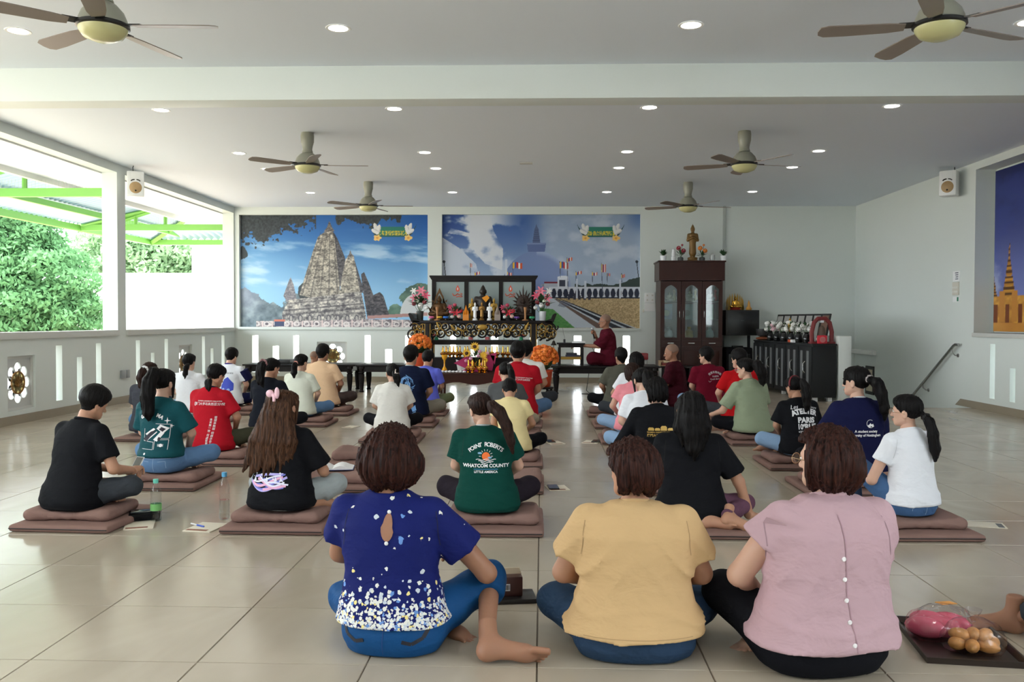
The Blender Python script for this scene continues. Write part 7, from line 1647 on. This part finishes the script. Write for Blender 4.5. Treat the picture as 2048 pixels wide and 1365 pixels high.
# ------- prints on shirt backs
def pk(key): return PEOPLE[key]
S7 = arc_text('POINT ROBERTS', .040, .17, -.012, .480, .68, .001)
for k, shp in enumerate(S7): decal('P7', [shp], INKW, 'letter')
decal('P7', [place2d(text2d('WHATCOM COUNTY', .0335, 0, .0012), -.012, .332)], INKW, 'lettering_line'); decal('P7', [place2d(text2d('LITTLE AMERICA', .023, 0, .0006), -.012, .292)], INKW, 'lettering_line')
decal('P7', [line2d([(-.10, .318), (.075, .318)], .004)], mat('blue_ink', (70, 140, 190), .6), 'blue_line')
decal('P7', [disc2d(-.012, .410, .029)], mat('orange_ink', (240, 116, 48), .6), 'orange_sun')
decal('P7', [line2d([(-.012 + .036 * math.cos(a), .410 + .036 * math.sin(a)), (-.012 + .05 * math.cos(a), .410 + .05 * math.sin(a))], .0035) for a in [PI * k / 7 for k in range(8)]], INKW, 'sun_rays')
for j in range(3): decal('P7', [line2d([(-.084 + j * .018 + i * .012, .386 - j * .011 + .0045 * math.sin(i * 1.25 + j)) for i in range(13 - j * 3)], .0045)], INKW, 'wave_line')
decal('P7', [disc2d(-.056, .432, .016, 12, .0075)], mat('cloud_ink', (130, 180, 214), .6), 'cloud_mark', off=.0036); decal('P7', [disc2d(.016, .400, .015, 12, .007)], mat('cloud_ink'), 'cloud_mark', off=.0036)
# P10 car print
for shp in arc_text('GAME MA', .040, .16, -.045, .475, .55, .002): decal('P10', [shp], INKW, 'letter')
for shp in [poly2d([(.085, .44), (.09, .465), (.095, .44), (.115, .435), (.095, .43), (.09, .405), (.085, .43), (.065, .435)]), poly2d([(.118, .395), (.121, .41), (.124, .395), (.136, .392), (.124, .389), (.121, .374), (.118, .389), (.107, .392)])]: decal('P10', [shp], INKW, 'star')
car = [line2d([(-.10, .37), (-.10, .27), (-.01, .26), (-.01, .20), (-.11, .205)], .003), line2d([(.0, .41), (.115, .405), (.11, .29), (.05, .29)], .003), line2d([(.0, .20), (.0, .28), (.11, .28), (.11, .20)], .003), poly2d([(-.09, .325), (-.015, .375), (.0, .365), (-.07, .31)]), poly2d([(.01, .37), (.04, .405), (.11, .375), (.065, .33)]), poly2d([(-.015, .28), (.05, .35), (.075, .335), (.02, .265)]), line2d([(-.075, .27), (.015, .345)], .008), disc2d(.055, .235, .014, 12), disc2d(-.075, .165, .009, 12)] + [line2d([(.03 + .004 * k, .225), (.03 + .004 * k, .245)], .002) for k in range(12)]
decal('P10', car, INKW, 'car_print'); decal('P10', [poly2d([(-.11, .285), (-.04, .345), (.005, .36), (-.075, .262)]), poly2d([(.03, .365), (.05, .385), (.085, .368), (.06, .345)]), disc2d(.035, .285, .012, 12, .017)], mat('dark_print_ink', (24, 20, 40), .6), 'dark_car_print', off=.0036)
# P11 lettering
decal('P11', [place2d(text2d('厦门大学马来西亚分校', .030), -.02, .445, -.02)], INKW, 'lettering_line'); decal('P11', [place2d(text2d('XIAMEN UNIVERSITY MALAYSIA', .017), -.015, .478, -.02)], INKW, 'lettering_line')
decal('P11', [line2d([(-.165 + .014 * math.cos(q * .6), .455 + .017 * math.sin(q * .6)) for q in range(12)], .003)], INKW, 'emblem_ring')
for cx_, cz_, tx in ((.075, .315, '菩提本無樹明鏡亦非台'), (.035, .295, '本來無一物何處惹塵埃')):
    for i, ch in enumerate(tx): decal('P11', [place2d(text2d(ch, .027), cx_, cz_ - i * .027 - (.012 if i > 4 else 0))], INKW, 'character')
# P15 gold buildings and lettering
bl_ = []
for x0, w_, hh in ((-.125, .05, .026), (-.068, .045, .022), (-.018, .055, .040), (.044, .05, .022)):
    bl_ += [poly2d([(x0, .405), (x0 + w_, .405), (x0 + w_, .405 + hh * .7), (x0 + w_ * .8, .405 + hh), (x0 + w_ * .2, .405 + hh), (x0, .405 + hh * .7)])]
decal('P15', bl_ + [place2d(text2d('XIAMEN UNIVERSITY MALAYSIA', .0175, 0, .0003), -.01, .385), place2d(text2d('厦門大學馬來西亞分校', .026, 0, .0005), -.005, .355)], INKG, 'gold_university_print')
decal('P16', [place2d(text2d('A student society', .026, 0, .0008), .01, .36), place2d(text2d('University of Nottingham', .026, 0, .0008), .0, .33), line2d([(.045 + .03 * math.cos(q * .3), .425 + .03 * math.sin(q * .3)) for q in range(3, 18)], .003), poly2d([(.02, .412), (.035, .42), (.045, .43), (.055, .42), (.068, .425), (.075, .405), (.06, .398), (.05, .41), (.042, .398), (.03, .395)])], INKW, 'white_society_print')
decal('P17', arc_text('ATELIER', .075, .34, .02, .458, .34, .004) + [place2d(text2d('PARIS', .078, 0, .004), .03, .362), place2d(text2d('10', .078, 0, .003), -.045, .292, 0, .8), place2d(text2d('th', .036, 0, .002), -.002, .322), place2d(text2d('RUE', .078, 0, .004), .075, .292), place2d(text2d('+33 (0) 1 52 92', .032, 0, .001), .03, .252), place2d(text2d('Les', .06, .5), -.09, .505, .12), place2d(text2d('Créateurs', .042, .5), .09, .515, -.22)], INKW, 'white_paris_lettering')
decal('P35', arc_text('兜率天青年团', .036, .13, .03, .50, .62) + [place2d(text2d('TUSITA', .030, .1), .03, .445, .05), place2d(text2d('Youth Section', .030, .35), .03, .41, .06), line2d([(-.075, .395), (-.06, .378), (-.035, .392)], .003)], INKW, 'white_youth_lettering')
decal('P33', [place2d(text2d(ch, .032), -.05 + i * .034, .40 + i * .012, .25) for i, ch in enumerate('心性佛教')], mat('blue_letter_ink', (96, 120, 190), .6), 'blue_lettering')
decal('P27', [place2d(text2d('XIAMEN UNIVERSITY MALAYSIA', .016), .07, .45, -.08)], INKW, 'lettering_line'); decal('P27', [place2d(text2d('厦门大学马来西亚', .022), .07, .425, -.08)], INKW, 'lettering_line')
decal('P26', [poly2d([(-.02, .515), (.02, .53), (.045, .515), (.02, .505)]), line2d([(-.02, .49), (.04, .488)], .008)], INKW, 'white_mark')
bi = mat('pale_blue_ink', (112, 164, 222), .6); r_ = random.Random(4); dr = []
for k in range(9): dr.append(line2d([(-.01 + (.085 - k * .009) * math.cos(q * .35 + k * .7), .40 + (.095 - k * .010) * math.sin(q * .35 + k * .7)) for q in range(12)], .004 + .002 * (k % 3)))
for k in range(26): a = r_.random() * 6.28; q = .04 + .055 * r_.random(); dr.append(line2d([(-.01 + q * math.cos(a), .40 + q * math.sin(a)), (-.01 + (q + .02) * math.cos(a + .35), .40 + (q + .02) * math.sin(a + .35))], .005))
decal('P25', dr, bi, 'dragon_roundel'); decal('P25', [place2d(text2d('青', .07), .04, .18)], INKW, 'white_character'); decal('P25', [poly2d([(.08, .12), (.12, .16), (.14, .10), (.10, .08)]), poly2d([(.09, .06), (.13, .09), (.15, .05)])], bi, 'blue_wave')
pu = [mat('lilac_ink', (176, 168, 232), .6), mat('violet_ink', (104, 112, 200), .6), mat('rose_ink', (228, 170, 204), .6), mat('foam_ink', (228, 228, 246), .6)]
for k in range(12):
    z0 = .19 + .020 * (k % 5); x0 = -.20 + .014 * k; decal('P6', [line2d([(x0 + i * .028, z0 + .03 * math.cos(i * .5 + k) * (1 - i / 14) - .02 * math.sin(i * .42)) for i in range(10 - k // 3)], .017 - .006 * (k % 2))], pu[k % 4], 'wave_print', off=.003 + .0006 * (k % 4))
for k in range(11): decal('P6', [disc2d(-.16 + .024 * k, .25 + .03 * math.sin(k * 2.3), .004 + .003 * (k % 2), 8)], pu[3], 'spray_dot', off=.0045)
for q in (0, .10, .17, .21): decal('P6', [poly2d([(-.155 + q, .22), (-.145 + q, .255), (-.13 + q, .225)])], pu[3], 'spray_tip', off=.0045)
decal('P21', [poly2d([(-.09, .30), (-.05, .40), (.0, .43), (.05, .38), (.09, .34), (.10, .24), (.0, .20), (-.08, .22)])], mat('royal_blue_ink', (50, 70, 190), .6), 'blue_graphic'); decal('P21', [poly2d([(-.09, .21), (.10, .20), (.10, .185), (-.09, .19)]), disc2d(-.05, .25, .02), disc2d(.03, .24, .025)], mat('sky_ink', (150, 180, 236), .6), 'pale_graphic', off=.0036)
decal('P21', [place2d(text2d('青年佛友', .026), .02, .475)], mat('dark_ink', (30, 32, 60), .6), 'lettering')
for sg in (-1, 1):
    A_ = np.array([sg * .172, .05, .50]); MB().tube([(sg * .178, .055, .53), (sg * .205, .085, .44), (sg * .222, .105, .385)], [.066, .072, .078], 14).build('navy_sleeve', NAVY, pk('P21')['shirt'])
# jeans details
for k in ('P10', 'P9'):
    decal(k, [line2d([(.0, .02), (.0, .14)], .003), line2d([(-.13, .128), (0, .12), (.13, .128)], .003), line2d([(.04, .10), (.10, .105), (.105, .05)], .003), line2d([(-.04, .10), (-.10, .105), (-.105, .05)], .003)], mat('jean_stitch', (150, 176, 206), .8), 'stitching', 'pants')
# ------- hair ornaments
def orn(key, name, mb, m, frame='person'):
    o = mb.build(name, m, PEOPLE[key]['root']); return o
def scrunchie(key, p, r, m, d=(0, 1, .2), name='scrunchie', th=.014):
    q = Vector(d).to_track_quat('Z', 'Y').to_matrix().to_4x4(); n = 18; mb = MB(); mb.tube([Vector(p) + q @ Vector((r * math.cos(k * 2 * PI / n), r * math.sin(k * 2 * PI / n), .006 * math.sin(k * 2.7))) for k in range(n)], [th * (1 + .25 * math.sin(k * 2.1)) for k in range(n)], 8, closed=True); orn(key, name, mb, m)
scrunchie('P19', (-.005, -.105, .775), .034, M_wht); scrunchie('P12', (-.015, -.10, .80), .04, mat('patterned_scrunchie', (150, 110, 112), .7, var=.6, vscale=60)); scrunchie('P22', (-.025, -.105, .735), .026, mat('peach_band', (220, 150, 140), .6), th=.008); scrunchie('P9', (.052, -.095, .70), .026, mat('black_band', (16, 16, 18), .6), th=.008); scrunchie('P16', (.06, -.085, .765), .028, mat('grey_band', (170, 160, 160), .5), th=.006)
bw_ = mat('pink_velvet', (236, 190, 202), .7, sheen=.4); mb = MB(); mb.ell((-.035, -.125, .845), (.030, .018, .028), 14, 10); mb.ell((.02, -.125, .85), (.018, .016, .042), 14, 10); mb.ell((-.005, -.13, .835), (.014, .014, .014), 10, 8); mb.tube([(.0, -.13, .835), (.005, -.14, .79)], [.014, .010], 8); orn('P6', 'pink_hair_bow', mb, bw_)
mb = MB(); mb.tube([(.05, -.105, .79), (.045, -.125, .76), (.06, -.13, .735), (.085, -.125, .74)], .006, 6); mb.tube([(.045, -.125, .755), (.035, -.13, .71)], .005, 6); orn('P13', 'claw_clip', mb, mat('pale_clip', (232, 216, 206), .3))
mb = MB(); mb.tube([(-.015, -.085, .838), (.005, -.095, .845), (.022, -.09, .838)], .004, 6); orn('P29', 'hair_clip', mb, mat('silver_clip', (200, 204, 208), .3, metal=.8))
mb = MB(); mb.tube([(.05, -.09, .80), (.075, -.09, .805), (.09, -.07, .80)], .004, 6); orn('P18', 'hair_clip', mb, mat('silver_clip'))
MB().tube([(.089 * math.cos(q * PI / 12), -.035 - .012 * math.sin(q * PI / 12), .125 + .112 * math.sin(q * PI / 12)) for q in range(13)], .010, 8).build('red_hairband', mat('red_velvet_band', (110, 18, 32), .6), PEOPLE['P17']['root']).matrix_local = PEOPLE['P17']['HM']

# seams where sleeve meets body, and hem stitching
def seams(key, col, ax=.150, hem=None, bw=1.0):
    m = mat('seam_%s' % key, col, .85); e = ax * (.55 + .45 * bw) * 1.10
    for sg in (-1, 1): decal(key, [line2d([(sg * e * .98, .545), (sg * e * 1.02, .50), (sg * e * 1.03, .45), (sg * e * 1.06, .41)], .0035)], m, 'sleeve_seam', off=.0016)
    if hem is not None: decal(key, [line2d([(-.15 * bw + i * .03 * bw, hem) for i in range(11)], .0025)], m, 'hem_stitch', off=.0016)
seams('P1', (18, 24, 66), .150, None, 1.16); seams('P2', (172, 140, 98), .158, .118, 1.42); seams('P3', (160, 130, 138), .168, None, 1.36); seams('P5', (10, 10, 12), .155, .02, 1.12); seams('P7', (10, 50, 44), .150, .03, 1.14); seams('P8', (10, 10, 12), .150, .04, 1.16); seams('P9', (206, 208, 214), .145, .092, 1.0)
# ================================================================== MATS, CUSHIONS AND THINGS ON THE FLOOR
M_mat = C('brown_mat_canvas', (136, 108, 100), .8, fine=.4, big=.15); M_cush = C('brown_cushion_canvas', (138, 110, 102), .8, fine=.4, big=.35); M_zip = mat('dark_zip', (44, 34, 34), .6)
def mat_mesh():
    g = G((-.32, -.34, -.005), (.32, .34, .06), .0125); D = g.box((0, 0, .0215), (.60, .64, .043), .016); D = D + .0016 * noise3(g.x * 30, g.y * 30, g.z * 10, 5); return nets(g, D)
def cushion_mesh():
    g = G((-.30, -.24, -.005), (.30, .24, .10), .0115); D = g.box((0, 0, .034), (.52, .38, .062), .028)
    D = D - .010 * np.exp(-((np.abs(g.x) - .20) / .07) ** 2) + .012 * np.exp(-(g.x / .14) ** 2) * np.clip(g.z * 16, 0, 1) + .002 * np.sin(g.x * 90 + 3 * np.sin(g.y * 14)) * np.exp(-((g.y + .17) / .05) ** 2)
    return nets(g, D)
MMV, CMV = mat_mesh(), cushion_mesh()
mat_me = raw_mesh('mat', *MMV); mat_me.materials.append(M_mat); cush_me = raw_mesh('cushion', *CMV); cush_me.materials.append(M_cush)
zip_me = MB().tube([(-.29, -.322, .022), (.29, -.322, .022)], .0035, 5).mesh('zip'); zip_me.materials.append(M_zip)
def floor_mat_at(x, y, lab, rz=0.0):
    t = thing('floor_mat', lab, 'mat', (x, y, .0), rz, 'brown sitting mats'); link_mesh('pad', mat_me, None, t); link_mesh('zip', zip_me, None, t); return t
def cushion_at(x, y, lab, rz=0.0, z=.0435, sc=1.0):
    t = thing('seat_cushion', lab, 'cushion', (x, y, z), rz, 'brown seat cushions'); t.scale = (1, 1, sc); link_mesh('cover', cush_me, None, t); return t
WHO = {('b', 0): 'young man in black polo', ('c', 0): 'woman with very long brown hair', ('d', 0): 'woman in green holiday t-shirt', ('e', 0): 'woman leaning on one arm', ('f', 0): 'woman in white t-shirt with low ponytail', ('b', 1): 'woman with racing car print', ('e', 1): 'gold university lettering', ('f', 1): 'navy student society t-shirt',
       ('b', 2): 'red shirt with vertical lettering', ('d', 2): 'pale yellow t-shirt', ('e', 2): 'white t-shirt with blue lettering', ('f', 2): 'white Paris lettering t-shirt', ('a', 3): 'woman with white scrunchie', ('b', 3): 'woman with patterned scrunchie', ('c', 3): 'woman with pale claw clip', ('d', 3): 'grey t-shirt with straight ponytail', ('e', 3): 'pink t-shirt woman', ('f', 3): 'sage green t-shirt woman',
       ('a', 4): 'low smooth ponytail by the parapet', ('b', 4): 'cream t-shirt woman', ('c', 4): 'dragon roundel man', ('d', 4): 'red polo man mid-hall', ('e', 4): 'cropped black hair person', ('f', 4): 'bright red polo young man', ('a', 5): 'jersey boy', ('b', 5): 'beige t-shirt man', ('c', 5): 'periwinkle t-shirt boy', ('d', 5): 'man partly hidden by red polo', ('e', 5): 'olive grey t-shirt man', ('f', 5): 'maroon youth section man'}
for (c, r), who in WHO.items():
    rz = {('b', 0): -.05, ('f', 0): .03}.get((c, r), random.uniform(-.02, .02))
    floor_mat_at(COLX[c] + random.uniform(-.01, .01), ROWY[r] + .32, 'brown canvas floor mat under the ' + who, rz)
    if (c, r) not in (('a', 3), ('e', 0)): cushion_at(COLX[c] + random.uniform(-.02, .02), ROWY[r] + .30, 'brown seat cushion under the ' + who, rz + random.uniform(-.06, .06), sc=.9)
for c, r, lab in (('c', 1, 'holding the open book'), ('c', 2, 'with no one on it, behind the open book'), ('d', 1, 'empty behind the green holiday t-shirt woman')):
    floor_mat_at(COLX[c], ROWY[r] + .32, 'empty brown floor mat ' + lab); cushion_at(COLX[c] + .02, ROWY[r] + .30, 'plump brown cushion on the empty mat ' + lab, .02, sc=1.15 if r == 2 else 1.0)
# open book
bk = thing('open_book', 'open white book lying on the empty cushion', 'book', (COLX['c'] - .04, ROWY[1] + .40, .1125), .15)
M_pg = mat('white_pages', (232, 232, 234), .7)
for sg in (-1, 1):
    pts = [(sg * f * .15, .003 + .03 * math.sin(PI * min(1, f * 1.1)) * (1 - .4 * f)) for f in (0, .2, .4, .6, .8, 1)]
    MB().prism(pts + [(sg * .15, 0), (0, 0)], -.10, .10).build('page_block', M_pg, bk)
MB().box((-.155, -.104, -.004), (.155, .104, -.0005)).build('cover', mat('blue_cover', (60, 70, 120), .5), bk)
# bottles
M_pet = glass_mat('clear_plastic', (.93, .96, .96), .05, .80)
def bottle(x, y, lab, capc, label_c, hgt):
    t = thing('water_bottle', lab, 'bottle', (x, y, 0), group='water bottles'); k = hgt / .24; r = .032
    prof = [(.001, .002), (.024, 0), (r, .008)]
    for i in range(7): prof += [(r, .02 + i * .018), (r * .93, .029 + i * .018)]
    prof += [(r, .155), (r * .9, .18), (r * .55, .205), (.013, .215), (.013, .228)]
    MB().lathe([(a, b * k) for a, b in prof], 20, cap=False).build('shell', M_pet, t); MB().lathe([(.0155, .216 * k), (.0155, .238 * k), (.0001, .239 * k)], 16).build('cap', mat('cap_%d_%d_%d' % capc, capc, .4), t)
    MB().lathe([(.030, .006), (.030, .10 * k)], 18).build('water', glass_mat('water_fill', (.90, .94, .93), .02, .80), t)
    if label_c: MB().lathe([(r + .0006, .062 * k), (r + .0006, .100 * k)], 20, cap=False).build('label_band', mat('bottle_label', label_c, .5), t)
    return t
bottle(-2.315, 5.24, 'clear water bottle with green label and mint cap', (110, 206, 186), (120, 186, 110), .255); bottle(-1.92, 5.30, 'ribbed clear water bottle with light blue cap', (96, 176, 226), None, .29)
# notebooks, papers, phones
M_paper = mat('cream_paper', (222, 214, 196), .7)
def paper(x, y, lab, rz, w=.15, d=.21, thick=.006, col=None, cat='booklet', art=None):
    t = thing('booklet', lab, cat, (x, y, 0), rz); MB().rbox((-w / 2, -d / 2, 0), (w / 2, d / 2, thick), .001).build('pages', col or M_paper, t)
    MB().box((-w / 2 + .01, -d / 2 + .012, thick), (w / 2 - .03, -d / 2 + .045, thick + .0006)).build('printed_band', mat(*(art or ('brown_print_ink', (140, 90, 70), .6))), t); return t
paper(-2.36, 5.12, 'cream booklet under the green-label water bottle', .35, .16, .22); paper(-1.95, 5.08, 'cream booklet with a blue pen beside the blue-cap bottle', -.15, .17, .22)
pen = thing('pen', 'blue ballpoint pen lying on the booklet', 'pen', (-2.01, 5.10, .0065), -.6); MB().cyl((-.06, 0, .005), (.05, 0, .005), .0045, 8).build('barrel', M_wht, pen); MB().cyl((.0, 0, .005), (.065, 0, .005), .005, 8).build('cap', mat('blue_pen', (60, 90, 190), .4), pen)
pc = thing('pouch', 'black soft pouch with a phone on it beside the black polo young man', 'pouch', (-2.40, 5.27, 0), .4); MB().rbox((-.09, -.07, .0065), (.09, .07, .05), .02).build('pouch_body', C('black_fleece', (20, 20, 22)), pc); MB().rbox((-.075, -.04, .05), (.075, .04, .058), .004).build('phone', mat('phone_glass', (60, 66, 70), .12), pc)
def phone(x, y, lab, rz=0.0, z=.0065): t = thing('smartphone', lab, 'phone', (x, y, z), rz); MB().rbox((-.038, -.078, 0), (.038, .078, .009), .004).build('body', M_blk, t); MB().box((-.034, -.073, .009), (.034, .073, .0094)).build('screen', mat('phone_glass'), t); return t
paper(.115, 6.40, 'folded cream sheet with a phone on it beside the empty mat', .2, .15, .20, .004); phone(.085, 6.40, 'grey phone on the folded sheet nearest the green t-shirt woman', .1, .0045)
paper(.13, 8.78, 'folded cream sheet with a phone beside the grey t-shirt woman', .35, .16, .24, .004); phone(.09, 8.85, 'black phone on the sheet beside the grey t-shirt woman', .2, .0045)
paper(.50, 8.86, 'cream leaflet with a phone beside the pink t-shirt woman', -.3, .16, .22, .004); phone(.545, 8.88, 'dark phone on the leaflet beside the pink t-shirt woman', -.2, .0045)
paper(2.63, 5.36, 'printed cream leaflet beside the white t-shirt woman', 1.3, .15, .24, .004, art=('grey_leaf_print', (110, 112, 116), .6)); paper(2.50, 5.42, 'grey printed cloth lying beside the leaflet', .9, .12, .2, .003, C('grey_print_cloth', (104, 110, 120)))
paper(-2.16, 9.98, 'cream leaflet beside the cream t-shirt woman', -.3, .14, .2, .004); paper(1.72, 5.36, 'white paper half under the jeans of the white t-shirt woman', .4, .18, .2, .004, M_pg)
# phone in the young man's hands
T = PEOPLE['P5']['root']; hp_ = thing('smartphone', 'phone held in the hands of the black polo young man', 'phone'); hp_.matrix_world = Matrix.Translation(T.location) @ Matrix.Rotation(T.rotation_euler.z, 4, 'Z') @ Matrix.Scale(T.scale[0], 4) @ Matrix.Translation((.13, .42, .235)) @ Matrix.Rotation(math.radians(-35), 4, 'X'); MB().rbox((-.038, -.004, -.075), (.038, .005, .075), .003).build('body', M_wht, hp_); MB().box((-.034, -.0048, -.07), (.034, -.004, .07)).build('screen', mat('phone_glass'), hp_)
# white lace fan cup beside the leaning woman
tag(MB().rbox((-.05, -.035, 0), (.05, .035, .035), .01).build('folded_tissue_pack', M_pg, None, (1.13, 5.36, .0441)), 'white tissue pack tucked beside the leaning woman', 'tissue pack')
# tray of buns
ty = onz(1918, 1290, .02); tr = thing('baking_tray', 'dark metal baking tray on the floor with bagged buns', 'tray', (1.565, 3.37, 0), math.radians(-7))
M_tray = mat('dark_tray_metal', (58, 50, 46), .35, metal=.5)
a, b, hh = .165, .22, .022; V = [(-a + .01, -b + .01, .002), (a - .01, -b + .01, .002), (a - .01, b - .01, .002), (-a + .01, b - .01, .002), (-a, -b, hh), (a, -b, hh), (a, b, hh), (-a, b, hh), (-a - .008, -b - .008, hh), (a + .008, -b - .008, hh), (a + .008, b + .008, hh), (-a - .008, b + .008, hh), (-a - .006, -b - .006, 0), (a + .006, -b - .006, 0), (a + .006, b + .006, 0), (-a - .006, b + .006, 0)]
MB().add(V, [(0, 1, 2, 3), (0, 4, 5, 1), (1, 5, 6, 2), (2, 6, 7, 3), (3, 7, 4, 0), (4, 8, 9, 5), (5, 9, 10, 6), (6, 10, 11, 7), (7, 11, 8, 4), (8, 12, 13, 9), (9, 13, 14, 10), (10, 14, 15, 11), (11, 15, 12, 8), (12, 15, 14, 13)]).build('pan', M_tray, tr)
M_bag = glass_mat('clear_bag_film', (.97, .94, .95), .12, .78)
def bag_film(name, R, parent, seed):
    g = G((-.15, -.12, -.01), (.15, .12, .13), .007); D = g.ell((0, 0, .035), R) + .006 * noise3(g.x * 70, g.y * 70, g.z * 70, seed) + .004 * noise3(g.x * 150, g.y * 140, g.z * 120, seed + 1); D = np.maximum(D, .003 - g.z); return sdf_obj(name, g, D, M_bag, parent)
MD = Matrix.Rotation(math.radians(-7), 4, 'Z')
def on_tray(lx, ly, z=.0025): p = MD @ Vector((lx, ly, 0)); return (1.565 + p.x, 3.37 + p.y, z)
M_pinkb = mat('pink_bun_glaze', (214, 96, 120), .4, var=.15, vscale=12); M_bun = mat('golden_bun_crust', (196, 140, 78), .45, var=.85, vscale=34); M_rsn = mat('dark_raisin', (52, 30, 22), .6)
b1 = thing('bagged_pink_rolls', 'clear bag of pink swirl rolls on the baking tray', 'bread', on_tray(-.04, .08), .5); b1.scale = (1.2, 1.2, 1.2)
for k, (px, py, r) in enumerate(((-.065, .0, .042), (-.01, -.02, .046), (.045, -.005, .042), (.0, .035, .038))): MB().ell((px, py, .034), (r * .62, .062, .033), 16, 10, Matrix.Rotation(.45, 4, 'Z')).build('roll', M_pinkb, b1)
bag_film('bag', (.125, .078, .062), b1, 5); MB().bbox((.05, .02, .094), (.07, .03, .002), Matrix.Rotation(.1, 4, 'Y')).build('price_label', mat('orange_label', (236, 160, 70), .5), b1)
MB().prism([(.08, .01), (.17, .03), (.16, -.03), (.10, -.03)], .02, .022, 'z').build('pink_wrapper_end', mat('magenta_film', (196, 50, 110), .3), b1)
b2 = thing('bagged_buns', 'clear bag of golden brown buns on the baking tray', 'bread', on_tray(.03, -.08), -.2); b2.scale = (1.15, 1.15, 1.15)
rr = random.Random(3)
for k, (px, py, pz) in enumerate(((-.05, -.015, .026), (-.01, -.03, .026), (.035, -.02, .026), (.06, .02, .025), (-.02, .025, .026), (.02, .03, .028), (.0, 0, .055), (-.04, .0, .05), (.035, .005, .052))):
    bn = MB().ell((px, py, pz), (.028 + .006 * (k % 3), .022, .021), 12, 8, Matrix.Rotation(k * 1.3, 4, 'Z')).build('bun', M_bun, b2)
bag_film('bag', (.098, .066, .075), b2, 9); MB().lathe([(.008, .095), (.006, .105), (.022, .125), (.026, .135)], 10).build('bag_knot', M_bag, b2)
# snack box in the shade of the blue trousers
sx = thing('snack_tray', 'black snack tray beside the bare-footed woman', 'tray', (-.125, 3.83, 0), .15); MB().rbox((-.10, -.075, 0), (.10, .075, .022), .008).build('pan', mat('black_tray', (32, 28, 28), .35), sx)
sp2 = thing('snack_packet', 'dark brown snack packet with barcode on the black tray', 'packet', (-.145, 3.84, .0225), .15); MB().rbox((-.075, -.05, 0), (.06, .05, .085), .006).build('pack', mat('brown_pack', (70, 38, 34), .3), sp2)
MB().prism([(-.075, .085), (.06, .085), (.05, .112), (-.065, .112)], -.002, .002).build('crimped_top', mat('cream_foil', (216, 198, 170), .35), sp2); MB().box((-.045, -.0512, .025), (.005, -.05, .055)).build('barcode_panel', M_pg, sp2)
for k in range(9): MB().box((-.041 + k * .005, -.0522, .03), (-.041 + k * .005 + (.0025 if k % 3 else .0035), -.0512, .051)).build('bar', M_blk, sp2)
